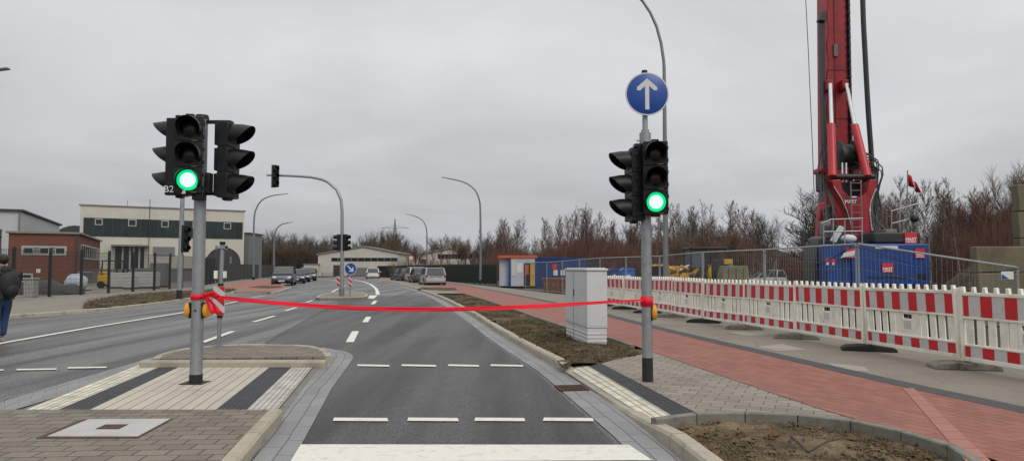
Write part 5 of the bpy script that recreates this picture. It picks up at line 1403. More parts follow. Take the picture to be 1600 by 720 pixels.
# arch hole in the wall
ax0, ax1 = cpx(321.5), cpx(376.5); ac = (ax0 + ax1) / 2; ar_ = (ax1 - ax0) / 2; az = cz(349, 386) - ar_
poly = [(0, -.2), (ax0, -.2), (ax0, az)] + [(ac - ar_ * math.cos(a * math.pi / 24), az + ar_ * math.sin(a * math.pi / 24)) for a in range(1, 24)] + [(ax1, az), (ax1, -.2), (Lc, -.2), (Lc, zt), (0, zt)]
m = MB(); m.prism(poly, 0, .35, 'y'); m.build('wall', 'cream', ct, smooth=False)
cbx('wall', 'cream', 0, .35, -.2, zt, .352, 12, bevel=0); cbx('wall', 'cream', Lc - .35, Lc, -.2, zt, .352, 12)
cbx('wall', 'cream', .352, Lc - .352, -.2, zt, 11.6, 11.98)
cbx('roof', 'roofdark', .0, Lc, zt - .6, zt - .4, .353, 11.9); cbx('roof_edge', 'parapet', -.15, Lc + .15, zt + .003, zt + .15, -.12, .5)
g_ = cbx('green_cladding', 'green_glass', .35, Lc - .2, zb1, zb2, -.06, -.003)
for k in range(19): cbx('cladding_joint', 'dark_grey', .35 + (Lc - .6) * k / 18, .35 + (Lc - .6) * k / 18 + .05, zb1, zb2, -.075, -.061, g_)
for x0, x1, y1, y0 in ((147, 159, 341.5, 351.5), (199, 212, 342.5, 353.5), (251, 262.5, 344.5, 355), (300, 312, 346, 356.5), (348.5, 360, 348, 358)):
    a, b = cpx(x0), cpx(x1); z0, z1 = cz(x0, y0), cz(x0, y1)
    m = MB(); m.box(a, b, -.12, -.062, z0, z0 + .09); m.box(a, b, -.12, -.062, z1 - .09, z1); m.box(a, a + .09, -.12, -.062, z0 + .09, z1 - .09); m.box(b - .09, b, -.12, -.062, z0 + .09, z1 - .09)
    f = m.build('window', 'wframe', ct, smooth=False); cbx('pane', 'grey_glass', a + .09, b - .09, z0 + .09, z1 - .09, -.09, -.062, f)
# entrance
a, b = cpx(178), cpx(228); z1 = cz(200, 385)
e = cbx('entrance', 'grey_glass', a, b, 0, z1, -.05, -.003)
for px in (178.5, 192, 203, 209, 218, 227): x = cpx(px); cbx('entrance_frame', 'wframe', x - .09, x + .09, 0, z1, -.10, -.052, e)
cbx('canopy', 'mid_grey', a - .3, b + .3, z1, z1 + .18, -1.0, -.003)
cbx('shutter', 'mid_grey', cpx(239), cpx(273), cz(256, 399), cz(256, 385.5), -.09, -.003)
cbx('terrace', 'mid_grey', cpx(207), cpx(303), 0, cz(250, 420.5), -3.0, -.13); cbx('terrace_edge', 'parapet', cpx(207) - .2, cpx(303) + .2, cz(250, 420.5) + .003, cz(250, 418.8), -3.15, -.13)
m = MB(); poly2 = [(ax0 + .02, -.1), (ax0 + .02, az)] + [(ac - (ar_ - .02) * math.cos(a * math.pi / 24), az + (ar_ - .02) * math.sin(a * math.pi / 24)) for a in range(1, 24)] + [(ax1 - .02, az), (ax1 - .02, -.1)]
m.prism(poly2, .12, .2, 'y'); ad = m.build('arched_door', 'dark_grey', ct, smooth=False)
x = cpx(361); cbx('door_window', 'mid_grey', x - .12, x + .12, cz(361, 413), cz(361, 401), .09, .118, ad)
for k in range(1, 5): x = ax0 + (ax1 - ax0) * k / 5; cbx('door_joint', 'darkfence', x - .02, x + .02, 0, az + math.sqrt(max(0, ar_ ** 2 - (x - ac) ** 2)) - .1, .105, .118, ad)
for px in (232,): x = cpx(px); m = MB(); m.tube([(x, -.5, 0), (x, -.5, cz(px, 312))], .04, 6); m.build('antenna_mast', 'roofdark', ct)
x = cpx(199); m = MB(); m.tube([(x, 4, zt - .4), (x, 4, zt + 1.2)], .025, 5); m.build('antenna_mast', 'roofdark', ct)
# grey slab at its right end, dark round roof behind
def simple_block(name, label, x0px, x1px, ytop, D, depth, m_, roof='roofdark', base=-.2):
    a = Q(x0px, ytop, D); b = Q(x1px, ytop, D); t = thing(name, label, 'building', (a.x, a.y, 0)); h = a.z; w = b.x - a.x
    m = MB(); extruded_block(m, [Vector(p) for p in ((0, 0, 0), (w, 0, 0), (w, depth, 0), (0, depth, 0))], base, h); m.build('wall', m_, t, smooth=False)
    m = MB(); m.box(-.15, w + .15, -.15, depth + .15, h, h + .15); m.build('roof', roof, t, smooth=False); return t
simple_block('grey_tower', 'narrow grey block showing past the right end of the cream building', 380, 389, 365, 94, 5, 'mid_grey')
t = thing('round_roofed_hall', 'dark round roof showing between the shed and the cream building', 'building', Q(114, 440, 125))
t.location.z = 0
m = MB(); w = 4.5; m.prism([(-w, 0), (w, 0), (w, 5.5)] + [(w * math.cos(a * math.pi / 12), 5.5 + 3.6 * math.sin(a * math.pi / 12)) for a in range(1, 12)] + [(-w, 5.5)], 0, 14, 'y'); m.build('vault', 'roofdark', t)
m = MB(); m.box(-w + .3, w - .3, -.06, -.003, 0, 5); m.build('gable_wall', 'mid_grey', t, smooth=False)
# low things in the yard
t = thing('low_annex', 'low grey block wall in the yard below the arched facade', 'wall', Vector((-43.0, 70, 0)), rz=rot)

m = MB(); m.box(0, 9.5, 0, .3, 0, 1.35); m.build('block_wall', 'mid_grey', t, smooth=False); m = MB(); m.box(-.05, 9.55, -.05, .35, 1.353, 1.42); m.build('coping', 'parapet', t, smooth=False)
for i, (px, D, w, h, l) in enumerate([(192, 52, 1.3, 1.15, 'pale concrete slab stack in the yard beside the yellow forklift'), (225, 52, 1.9, 1.2, 'wide pale crate in the yard right of the slab stack'), (250, 55, 1.2, 1.9, 'grey pallet load in the yard under the grey shutter'), (205, 50, .6, 1.0, 'narrow grey crate between two pale ones in the yard')]):
    p = Q(px, 440, D); t = thing('yard_crate', l, 'crate', (p.x, p.y, .02), group='pale crates stored in the yard')
    m = MB(); m.box(-w / 2, w / 2, -.5, .5, .12, h); m.build('load', 'cover' if i != 2 else 'mid_grey', t, bevel=.03); m = MB(); m.box(-w / 2, w / 2, -.5, .5, 0, .1); m.build('pallet', 'bark', t)
# forklift
p = Q(176, 440, 53); t = thing('forklift', 'small yellow forklift parked in the yard behind the fence', 'forklift', (p.x, p.y, .02))
m = MB(); m.box(-.85, .85, -.55, .55, .25, 1.0); m.box(-.8, -.2, -.5, .5, 1.0, 1.25); m.build('body', 'yellow', t, bevel=.08)
m = MB()
for x, y in ((-.6, -.5), (.6, -.5), (-.6, .5), (.6, .5)): m.bar((x, y, .95), (x * .85, y, 2.0), .07)
m.box(-.62, .62, -.56, .56, 2.0, 2.08); m.build('cage', 'rigdark', t)
m = MB(); m.bar((.95, -.3, .1), (.95, -.3, 2.1), .1); m.bar((.95, .3, .1), (.95, .3, 2.1), .1); m.box(1.0, 1.9, -.3, -.2, .1, .15); m.box(1.0, 1.9, .2, .3, .1, .15); m.build('fork_mast', 'rigdark', t)
for x, y in ((-.55, -.55), (.55, -.55), (-.55, .55), (.55, .55)): m = MB(); m.lathe([(.0, -.1), (.27, -.1), (.27, .1), (0, .1)], 14, 'y', (x, y, .27)); m.build('wheel', 'tyre', t)

# far white hall
def gable_hall(name, label, x0, x1, apx, ye0, yap, ye1, D, depth, band, wallm='whitewall', bandpx=None):
    a = Q(x0, ye0, D); b = Q(x1, ye1, D); c = Q(apx, yap, D); t = thing(name, label, 'building', (a.x, a.y, 0))
    w = b.x - a.x; cx_ = c.x - a.x
    m = MB(); m.prism([(0, -.3), (w, -.3), (w, b.z), (cx_, c.z), (0, a.z)], 0, depth, 'y'); m.build('wall', wallm, t, smooth=False)
    m = MB()
    m.prism([(-.3, a.z - .05), (cx_, c.z + .02), (w + .3, b.z - .05), (w + .3, b.z + .2), (cx_, c.z + .3), (-.3, a.z + .2)], -.25, depth + .2, 'y'); m.build('roof', 'parapet', t, smooth=False)
    s0, s1 = Q(bandpx[0], band[0], D), Q(bandpx[1], band[1], D)
    m = MB(); m.box(s0.x - a.x, s1.x - a.x, -.05, -.004, s1.z, s0.z); f = m.build('window_band', 'grey_glass', t, smooth=False)
    n_ = 10; 
    for k in range(1, n_): x = (s0.x + (s1.x - s0.x) * k / n_) - a.x; m = MB(); m.box(x - .06, x + .06, -.09, -.052, s1.z, s0.z); m.build('mullion', 'mid_grey', f, smooth=False)
    return t, a
D = 140
t, a = gable_hall('white_hall', 'wide white gabled hall across the far end of the road', 497, 622, 567.5, 398, 385.8, 396, D, 30, (402.6, 408), bandpx=(518, 621))
def hb(nm, m_, x0, x1, y1, y0, dep=.06, par=None, D_=D):
    s0, s1 = Q(x0, y1, D_), Q(x1, y0, D_); m = MB(); m.box(s0.x - a.x, s1.x - a.x, -dep, -.004, s1.z, s0.z); return m.build(nm, m_, par or t, smooth=False)
hb('gate', 'mid_grey', 543, 576, 418, 431); hb('gate', 'dark_grey', 521, 531, 414, 431)
t2 = simple_block('white_annex', 'low white annex at the left end of the white hall', 474.5, 497, 413, 139, 12, 'whitewall', 'parapet')
m = MB(); m.box(.5, 2.6, -.06, -.004, 0, 1.4); m.build('gate', 'dark_grey', t2, smooth=False)
t, a = gable_hall('tan_hall', 'dull cream gabled hall half hidden by bare trees behind the palisade fence', 636, 744, 705, 402, 388.5, 398, 128, 30, (397, 404), 'cream', bandpx=(684, 738))
hb('gate', 'dark_grey', 656, 666, 405, 412, D_=128)
# dark screen fence in front of the white hall's right
yard_fence([Q(583, 440, 112) * 1.0, Q(630, 440, 110) * 1.0], 'short dark fence before the right end of the white hall', 1.9, solid=True)
yard_fence([Q(503, 440, 122) * 1.0, Q(528, 440, 121) * 1.0], 'light fence with thin rods before the left end of the white hall', 1.6)

# pylon
b0 = Q(616.5, 428, 520); b0.z = 0; t = thing('electricity_pylon', 'distant lattice power pylon rising above the wood', 'pylon', b0)
H = Q(616.5, 342, 520).z; m = MB()
def lat(w0, w1, z0, z1, n_):
    for k in range(n_):
        a_, b_ = z0 + (z1 - z0) * k / n_, z0 + (z1 - z0) * (k + 1) / n_; wa, wb = w0 + (w1 - w0) * k / n_, w0 + (w1 - w0) * (k + 1) / n_
        C_ = [(-1, -1), (1, -1), (1, 1), (-1, 1)]
        for i in range(4):
            c, d = C_[i], C_[(i + 1) % 4]
            m.bar((c[0] * wa, c[1] * wa, a_), (c[0] * wb, c[1] * wb, b_), .28); m.bar((c[0] * wa, c[1] * wa, a_), (d[0] * wb, d[1] * wb, b_), .16); m.bar((d[0] * wa, d[1] * wa, a_), (c[0] * wb, c[1] * wb, b_), .16)
lat(3.2, 1.0, 0, H * .72, 8); lat(1.0, .15, H * .72, H, 4); m.build('lattice_tower', 'mid_grey', t, smooth=False, recalc=False)
for f, w in ((.66, 7.5), (.82, 10.5)):
    m = MB(); m.bar((-w, 0, H * f), (w, 0, H * f), .25); m.bar((-w, 0, H * f), (0, 0, H * f + 2), .2); m.bar((w, 0, H * f), (0, 0, H * f + 2), .2); m.build('cross_arm', 'mid_grey', t, smooth=False)

# ------------------------------------------------------------------ cars
def make_car(name, label, cat, loc_, rz, col, Lc=4.4, Wc=1.8, Hc=1.48, style='wagon', group=None, plate=True):
    """+X is the front"""
    t = thing(name, label, cat, loc_, rz, group); hw = Wc / 2; L2 = Lc / 2
    pm = M.get('car_' + col[0]) or mat('car_' + col[0], col[1], .3, .3, var=.04, spec=.5, coat=.5, dirt=(.08, .075, .07, .3), ds=2)
    M['car_' + col[0]] = pm
    van = style == 'mpv'
    belt = Hc * .60
    # stations: x, belt height, half width at belt, bottom z
    stn = [(-L2, .52, .80, .42), (-L2 + .06, belt - .06 if not van else belt, .90, .30), (-L2 + .35, belt, .97, .22), (-.5, belt, 1.0, .20), (.5, belt - .02, 1.0, .20), (L2 - (1.0 if not van else .8), belt - .06, .98, .20), (L2 - .35, belt - .2, .93, .22), (L2 - .08, belt - .34, .82, .28), (L2, .5, .72, .36)]
    m = MB(); n_ = 8
    for (x, zb, w, z0) in stn:
        W_ = hw * w; zm = (z0 + zb) / 2 + .05
        for (yy, zz) in ((-W_ * .90, z0), (-W_, z0 + .12), (-W_ * 1.0, zm), (-W_ * .95, zb - .02), (-W_ * .86, zb + .015), (W_ * .86, zb + .015), (W_ * .95, zb - .02), (W_, zm), (W_, z0 + .12), (W_ * .90, z0)): m.av((x, yy, zz))
    for i in range(len(stn) - 1):
        for k in range(10):
            k2 = (k + 1) % 10; m.f.append((i * 10 + k, i * 10 + k2, (i + 1) * 10 + k2, (i + 1) * 10 + k))
    m.f.append(tuple(range(10))); m.f.append(tuple((len(stn) - 1) * 10 + k for k in reversed(range(10))))
    body = m.build('body', pm, t, ang=28)
    # greenhouse
    xr0, xr1 = (-L2 + .10, -L2 + .42); xf1, xf0 = ((L2 - 1.75, L2 - 1.05) if not van else (L2 - 1.75, L2 - .75))
    if style == 'hatch': xr0, xr1 = (-L2 + .12, -L2 + .6)
    def gh_(mb, zt_, zb_, iw, it, xa, xb, xc, xd):
        for (x, w, z) in ((xa, iw, zb_), (xb, it, zt_), (xc, it, zt_), (xd, iw, zb_)):
            mb.av((x, -w, z)); mb.av((x, w, z))
        mb.f += [(0, 1, 3, 2), (2, 3, 5, 4), (4, 5, 7, 6), (0, 2, 4, 6), (1, 7, 5, 3), (0, 6, 7, 1)]
    m = MB(); gh_(m, Hc - .03, belt, hw * .88, hw * .74, xr0, xr1, xf1, xf0); gl = m.build('windows', 'glass', t, ang=20)
    m = MB(); zt_ = Hc
    poly = [(xr1 - .06, zt_ - .055), (xr1 + .1, zt_ - .012), ((xr1 + xf1) / 2, zt_), (xf1 - .1, zt_ - .02), (xf1 + .04, zt_ - .06)]
    m.prism([(x, z) for x, z in poly], -hw * .76, hw * .76, 'y'); m.build('roof', pm, body, bevel=.02)
    for s_ in (-1, 1):
        m = MB()
        for (a_, b_, w_) in ((xr0, xr1, .10), (xf0, xf1, .07)):
            m.bar((a_, s_ * hw * .88, belt), (b_, s_ * hw * .752, Hc - .03), w_, .05)
        for f in (.34, .66):
            xa = xr0 + (xf0 - xr0) * f; xb = xr1 + (xf1 - xr1) * f; m.bar((xa, s_ * hw * .885, belt), (xb, s_ * hw * .748, Hc - .03), .07, .025)
        m.bar((xr0, s_ * hw * .90, belt), (xf0, s_ * hw * .90, belt), .03, .03)
        m.build('pillars', pm, body)
    for (x, s_) in ((L2 - .85, -1), (L2 - .85, 1), (-L2 + .82, -1), (-L2 + .82, 1)):
        w_ = MB(); w_.lathe([(.20, -.11), (.30, -.11), (.325, -.08), (.325, .08), (.30, .11), (.20, .11)], 20, 'y', (x, s_ * (hw - .10), .325), ring=True); wo = w_.build('wheel', 'tyre', t)
        w_ = MB(); w_.lathe([(0, .06), (.05, .085), (.19, .09), (.21, .11)] if s_ > 0 else [(0, -.06), (.05, -.085), (.19, -.09), (.21, -.11)], 16, 'y', (x, s_ * (hw - .10), .325)); w_.build('rim', 'rim', wo)
        w_ = MB(); w_.lathe([(0, s_ * .02), (.37, s_ * .02), (.37, -s_ * .1), (0, -s_ * .1)], 20, 'y', (x, s_ * (hw - .035), .34)); w_.build('wheel_arch', 'tyre', body)
    for s_ in (-1, 1):
        l = MB(); l.sphere((L2 - .16, s_ * hw * .68, belt - .30), .17, 8, (.9, 1.15, .62)); l.build('headlight', 'lampglass', t)
        l = MB(); l.box(-L2 - .005, -L2 + .3, s_ * hw * .82 - .09, s_ * hw * .82 + .07, belt - .16, belt + .02); l.build('taillight', 'tail', t, bevel=.03)
        l = MB(); l.box(xf0 - .42, xf0 - .30, s_ * (hw + .02), s_ * (hw + .17), belt + .02, belt + .14); l.build('wing_mirror', pm if not van else 'blackp', t, bevel=.03)
    m = MB(); m.box(L2 - .06, L2 + .035, -hw * .62, hw * .62, .30, .44); m.build('grille', 'blackp', t, bevel=.02)
    m = MB(); m.box(-L2 - .04, -L2 + .2, -hw * .84, hw * .84, .34, .56); m.build('rear_bumper', pm, t, bevel=.03)
    m = MB(); m.box(L2 - .1, L2 + .03, -hw * .80, hw * .80, .45, .56); m.build('front_bumper', pm, t, bevel=.03)
    if plate:
        m = MB(); m.box(L2 + .036, L2 + .045, -.26, .26, .36, .47); m.build('number_plate', 'plate', t, smooth=False)
        m = MB(); m.box(-L2 - .052, -L2 - .042, -.26, .26, .44, .55) if style != 'wagon' else m.box(-L2 - .035, -L2 - .02, -.26, .26, .62, .73); m.build('number_plate', 'plate', t, smooth=False)
    if style == 'wagon':
        m = MB()
        for s_ in (-1, 1): m.bar((-L2 + .6, s_ * hw * .70, Hc + .04), (L2 - 2.0, s_ * hw * .70, Hc + .04), .035)
        m.build('roof_rails', 'rim', body)
        m = MB(); m.box(-L2 - .02, -L2 + .05, -hw * .6, hw * .6, belt - .12, belt - .08); m.build('tailgate_trim', 'rim', body)
    return t
G1 = 'cars parked at the left roadside'; G2 = 'cars parked at the right roadside'
def hd_(p, q): d = q - p; return math.atan2(d.y, d.x)
# left row: fronts towards the camera
p = P(442, 447, .0)
make_car('parked_car', 'dark grey blue family van facing the camera, first of the left parked row', 'car', P(444, 445.2, 0), R(-78), ('slate', (.045, .055, .075)), 4.4, 1.82, 1.66, 'mpv', G1)
make_car('parked_car', 'dark car right behind the family van in the left parked row', 'car', P(462, 442.2, 0), R(-72), ('dark_a', (.04, .042, .045)), 4.3, 1.78, 1.45, 'hatch', G1)
make_car('parked_car', 'black car third in the left parked row', 'car', P(470.5, 440.0, 0), R(-71), ('dark_b', (.02, .021, .023)), 4.4, 1.8, 1.45, 'hatch', G1)
make_car('parked_car', 'dark grey car last in the left parked row', 'car', P(480.5, 438.3, 0), R(-70), ('dark_c', (.06, .062, .065)), 4.5, 1.85, 1.6, 'mpv', G1)
# right row: rears towards the camera
make_car('parked_car', 'silver grey estate car seen from behind, nearest of the right parked row', 'car', P(675, 446.5, 0), R(104), ('silver', (.36, .36, .37)), 4.7, 1.84, 1.55, 'wagon', G2)
make_car('parked_car', 'dark car just left of the silver estate in the right parked row', 'car', P(655.5, 443.0, 0), R(106), ('dark_d', (.05, .05, .052)), 4.3, 1.78, 1.47, 'hatch', G2)
make_car('parked_car', 'white car in the middle of the right parked row', 'car', P(648, 441.0, 0), R(107), ('white', (.6, .6, .6)), 4.5, 1.84, 1.62, 'mpv', G2)
make_car('parked_car', 'dark grey car beyond the white one in the right parked row', 'car', P(635, 440.0, 0), R(109), ('dark_e', (.07, .072, .075)), 4.3, 1.8, 1.5, 'hatch', G2)
make_car('parked_car', 'black car farthest in the right parked row', 'car', P(626, 439, 0), R(110), ('dark_f', (.02, .022, .025)), 4.4, 1.8, 1.48, 'hatch', G2)
make_car('parked_car', 'white car seen from behind far along the bend before the white hall', 'car', P(583, 435.8, 0), R(100), ('white', (.6, .6, .6)), 4.4, 1.82, 1.5, 'hatch')
t = thing('wrapped_heap', 'pale plastic wrapped heap in the yard before the brick building', 'heap', Q(119, 440, 46) * 1.0); t.location.z = 0
m = MB(); m.sphere((0, 0, .55), .62, 10, (1.15, .8, .95))
for i, v in enumerate(m.v): m.v[i] = (v[0] + .06 * noise.noise(Vector(v) * 3), v[1], max(0, v[2] + .1 * noise.noise(Vector(v) * 2.5)))
m.build('plastic_sheet', 'container_w', t)
m = MB(); m.box(-.7, .7, -.5, .5, 0, .1); m.build('pallet', 'bark', t)
t = thing('tarpaulin_heap', 'low dark tarpaulin covered heap in the yard before the brick building', 'heap', Vector((-26.6, 40, 0)))
m = MB(); m.sphere((0, 0, .1), 1, 9, (1.6, .8, .75)); m.sphere((1.3, .3, .05), .8, 8, (1.1, .8, .7)); 
for i, v in enumerate(m.v): m.v[i] = (v[0], v[1], max(0, v[2] + .12 * noise.noise(Vector(v) * 2.2)))
m.build('tarpaulin', 'roofdark', t)
make_car('parked_car', 'white van parked beyond the mesh fence at the site', 'van', Q(1197, 440, 78) + Vector((0, 0, -.7 - Q(1197, 440, 78).z)), R(185), ('white', (.6, .6, .6)), 4.2, 1.9, 2.0, 'mpv')
make_car('parked_car', 'white car showing its roof left of the blue toilet cabins', 'car', Q(947, 440, 48) + Vector((0, 0, -.55 - Q(947, 440, 48).z)), R(180), ('white', (.6, .6, .6)), 4.2, 1.9, 1.55, 'hatch')
# round no-entry style sign by the right row
b0 = P(642, 434, .1); t = thing('round_road_sign', 'small round white sign with a red rim behind the parked cars', 'road sign', b0); D = b0.y
zc = Q(642, 403, D).z - .1; m = MB(); m.tube([(0, 0, 0), (0, 0, zc + .3)], .05, 8); m.build('post', 'galv', t)
m = MB(); m.lathe([(0, -.02), (.36, -.02), (.36, .0), (0, .0)], 24, 'y', (0, -.06, zc)); d_ = m.build('sign_disc', 'signwhite', t)
m = MB(); m.lathe([(.30, -.03), (.42, -.03), (.42, .0), (.30, .0)], 24, 'y', (0, -.06, zc), ring=True); m.build('sign_rim', 'red', d_)
# ------------------------------------------------------------------ site containers and small site things
SZ = -.7
def site_box(name, label, cat, x0, x1, ytop, D, depth, m_, base, roofm=None, group=None, ribs=True):
    a = Q(x0, ytop, D); b = Q(x1, ytop, D); t = thing(name, label, cat, (a.x, a.y, base), group=group); w = b.x - a.x; h = a.z - base
    m = MB(); m.box(.05, w - .05, .05, depth - .05, .12, h - .12); body = m.build('body', m_, t, smooth=False)
    if ribs:
        m = MB(); n_ = int(w / .22)
        for k in range(n_): x = .12 + k * (w - .24) / n_; m.box(x, x + .1, .01, .048, .16, h - .16)
        n_ = int(depth / .22)
        for k in range(n_): y = .12 + k * (depth - .24) / n_; m.box(.01, .048, y, y + .1, .16, h - .16)
        m.build('corrugation', m_, body, smooth=False)
    m = MB()
    for (x, y) in ((0, 0), (w - .12, 0), (0, depth - .12), (w - .12, depth - .12)): m.box(x, x + .12, y, y + .12, .12, h - .12)
    m.box(0, w, 0, depth, 0, .118); m.box(0, w, 0, depth, h - .118, h); m.build('corner_frame', roofm or m_, t, smooth=False)
    return t, w, h
# white office container with orange roof
D = 55; a = Q(780, 446, D)
t = thing('site_office', 'pale blue grey site container with an orange roof edge and an open door', 'container', (a.x, D, .0))
w = Q(836, 446, D).x - a.x; h = Q(800, 400, D).z; w1 = Q(795, 446, D).x - a.x
m = MB(); m.box(0, w1, .4, 5, .1, h - .15); m.build('rear_cabin', 'container_w', t, bevel=.02)
m = MB(); m.box(w1 + .15, w, 0, 3, .1, h - .15); bd = m.build('body', 'container_w', t, bevel=.02)
m = MB(); m.box(w1 + .003, w1 + .147, -.02, .6, .05, h - .16); m.build('corner_frame', 'container_b', t); m = MB(); m.box(w + .003, w + .15, -.02, 3, .05, h - .16); m.build('corner_frame', 'container_b', t)
m = MB(); m.box(-.1, w + .2, -.08, 5.05, h - .147, h + .05); m.build('roof', 'orange_red', t)
xa, xb = Q(818.5, 446, D).x - a.x, Q(835, 446, D).x - a.x
m = MB(); m.box(xa, xb, -.012, -.003, .15, h - .55); f = m.build('doorway', 'rigdark', bd, smooth=False)
m = MB(); m.box(xa + .1, xa + .42, -.05, -.014, 1.0, h - .7); m.build('hanging_jacket', 'orange_red', f, bevel=.03)
m = MB(); m.box(xb - .33, xb - .02, -.4, -.014, .15, h - .6); m.build('door', 'yellow', f, smooth=False)
m = MB(); m.box(xa - .55, xa - .1, -.009, -.003, 1.2, 1.9); m.build('notice', 'signwhite', bd, smooth=False)
m = MB(); m.box(xa - .95, xa - .6, -.03, -.003, .9, h - .35); m.build('panel', 'cream', bd, smooth=False)
t, w, h = site_box('site_container', 'blue site container with red and white notices right of the office container', 'container', 838, 884, 401.5, 56, 2.4, 'container_b', .0)
for x0, c_ in ((.60, 'red'), (.63, 'signwhite'), (.87, 'signwhite')):
    m = MB(); m.box(w * x0 - .12, w * x0 + .22, -.03, -.01, h - (1.0 if c_ == 'red' else 1.45), h - (.55 if c_ == 'red' else 1.03)); m.build('notice', c_, t, smooth=False)
t, w, h = site_box('site_container', 'darker blue container behind the grey street cabinet', 'container', 884, 915, 402.5, 60, 2.4, 'container_b', -.2)
t, w, h = site_box('site_container', 'long dark green container right above the grey street cabinet', 'container', 912, 938, 405, 66, 2.4, 'palisade', -.3)
# rusty skip
a = Q(848, 434.5, 43); b = Q(884, 434.5, 43); w = b.x - a.x; t = thing('rusty_skip', 'rusty brown open skip standing at the site fence left of the cabinet', 'skip', (a.x, 43, .0))
h = a.z
m = MB(); m.prism([(.18, 0), (w - .18, 0), (w, h), (0, h)], 0, 1.5, 'y'); b_ = m.build('tub', 'brown_skip', t); m = MB(); m.box(-.05, w + .05, -.06, 0, h - .1, h); m.build('rim', 'brown_skip', b_)
m = MB()
for k in range(4): x = .25 + k * (w - .5) / 3; m.bar((x, -.05, .05), (x, -.05, h - .1), .07)
m.build('ribs', 'brown_skip', b_)
# toilet cabins
def toilet(x0, x1, ytop, D, label, m_):
    a = Q(x0, ytop, D); b = Q(x1, ytop, D); w = b.x - a.x; t = thing('toilet_cabin', label, 'toilet cabin', (a.x + w / 2, D, a.z - 2.25)); 
    m = MB(); m.box(-w / 2, w / 2, 0, w, .08, 1.98); m.build('cabin', m_, t, bevel=.03)
    m = MB(); m.prism([(-w / 2 - .04, 1.985), (w / 2 + .04, 1.985), (w / 2 - .02, 2.1), (w * .3, 2.2), (-w * .3, 2.2), (-w / 2 + .02, 2.1)], -.04, w + .04, 'y'); m.build('roof', m_, t)
    m = MB(); m.box(-w * .36, w * .36, -.03, -.003, .12, 1.9); d_ = m.build('door', m_, t, bevel=.01); m = MB(); m.box(-w * .22, w * .16, -.045, -.032, 1.1, 1.7); m.build('notice', 'signwhite', d_, smooth=False)
    m = MB(); m.box(-w / 2, w / 2, 0, w, 0, .078); m.build('skid', 'mid_grey', t)
toilet(971, 992, 417, 50, 'bright blue portable toilet cabin beyond the site fence', 'toilet')
toilet(953.5, 967, 417.5, 54, 'dark blue portable toilet cabin left of the bright blue one', 'container_b')
# yellow loader
D = 40; a = Q(1100, 440, D); t = thing('wheel_loader', 'yellow and black loader with a flat cab roof beyond the mesh fence', 'loader', (a.x, D, SZ))
sx_ = lambda px, py, D_=40: (Q(px, py, D_) - Vector((a.x, D, SZ)))
def LQ(px, py, dy=0): v = sx_(px, py); return (v.x, dy, v.z)
x0, _, zr_ = LQ(1072, 387.5); x1 = LQ(1129, 387)[0]
m = MB(); m.box(x0, x1, -.9, .9, zr_ - .1, zr_ + .03); m.build('cab_roof', 'rigdark', t, bevel=.03)
cx0, cx1 = LQ(1074, 400)[0], LQ(1098, 400)[0]
m = MB(); m.box(cx0, cx1, -.75, .75, LQ(0, 418)[2], zr_ - .11); c_ = m.build('cab_glass', 'cabglass', t)
m = MB()
for x in (cx0, cx1, LQ(1126, 400)[0]):
    for y in (-.78, .78): m.bar((x, y, LQ(0, 420)[2]), (x, y, zr_ - .1), .09)
m.build('cab_frame', 'rigdark', c_)
m = MB(); m.box(LQ(1094, 0)[0], LQ(1127, 0)[0], -.85, .85, LQ(0, 437)[2] - .3, LQ(0, 413)[2]); m.build('engine_cover', 'yellow', t, bevel=.1)
m = MB(); m.box(LQ(1099, 0)[0], LQ(1126, 0)[0], -.9, -.86, LQ(0, 437)[2], LQ(0, 405)[2]); m.build('side_panel', 'rigdark', t, bevel=.02)
m = MB(); m.box(LQ(1117, 0)[0], LQ(1130, 0)[0], -.95, -.91, LQ(0, 413)[2], LQ(0, 405)[2]); m.build('yellow_box', 'yellow', t, bevel=.02)
for y in (-.6, .6):
    m = MB(); m.prism([(LQ(1087, 0)[0], LQ(0, 413)[2]), (LQ(1080, 0)[0], LQ(0, 414)[2]), (LQ(1072, 0)[0], LQ(0, 425)[2]), (LQ(1052, 0)[0], LQ(0, 430)[2]), (LQ(1052, 0)[0], LQ(0, 434)[2]), (LQ(1075, 0)[0], LQ(0, 430)[2])], y - .09, y + .09, 'y'); m.build('lift_arm', 'yellow', t, bevel=.02)
m = MB(); m.tube([LQ(1075, 415, -.3), LQ(1055, 424, -.3)], .09, 8); m.build('lift_piston', 'chrome', t)
m = MB(); m.prism([(LQ(1052, 0)[0], LQ(0, 417)[2]), (LQ(1046, 0)[0], LQ(0, 415)[2]), (LQ(1043, 0)[0], LQ(0, 440)[2] - .4), (LQ(1048, 0)[0], LQ(0, 440)[2] - .5), (LQ(1048, 0)[0], LQ(0, 425)[2])], -1.1, 1.1, 'y'); m.build('bucket', 'yellow', t, bevel=.03)
for (xa, ya, xb, yb, mm_, r_) in ((1034, 418, 1047, 421, 'yellow', .12), (1036, 428, 1050, 424, 'rigdark', .07), (1040, 434, 1054, 436, 'yellow', .10), (1056, 416, 1068, 420, 'yellow', .08), (1062, 433, 1078, 427, 'rigdark', .06), (1088, 424, 1097, 433, 'rigdark', .08), (1030, 424, 1040, 433, 'rigdark', .08)):
    m = MB(); m.tube([LQ(xa, ya, -1.15), LQ(xb, yb, -.95)], r_, 8); m.build('hydraulic_ram' if mm_ == 'rigdark' else 'linkage', mm_, t)
for x in (LQ(1062, 0)[0] + .3, LQ(1112, 0)[0]):
    for y in (-.95, .95):
        m = MB(); m.lathe([(0, -.2), (.55, -.2), (.62, -.14), (.62, .14), (.55, .2), (0, .2)], 22, 'y', (x, y, .62)); wo = m.build('wheel', 'tyre', t)
m = MB(); m.bar((cx1 + .1, -.9, LQ(0, 417)[2]), (cx1 + .35, -.9, LQ(0, 402)[2]), .05); m.build('mirror_bracket', 'rigdark', t)
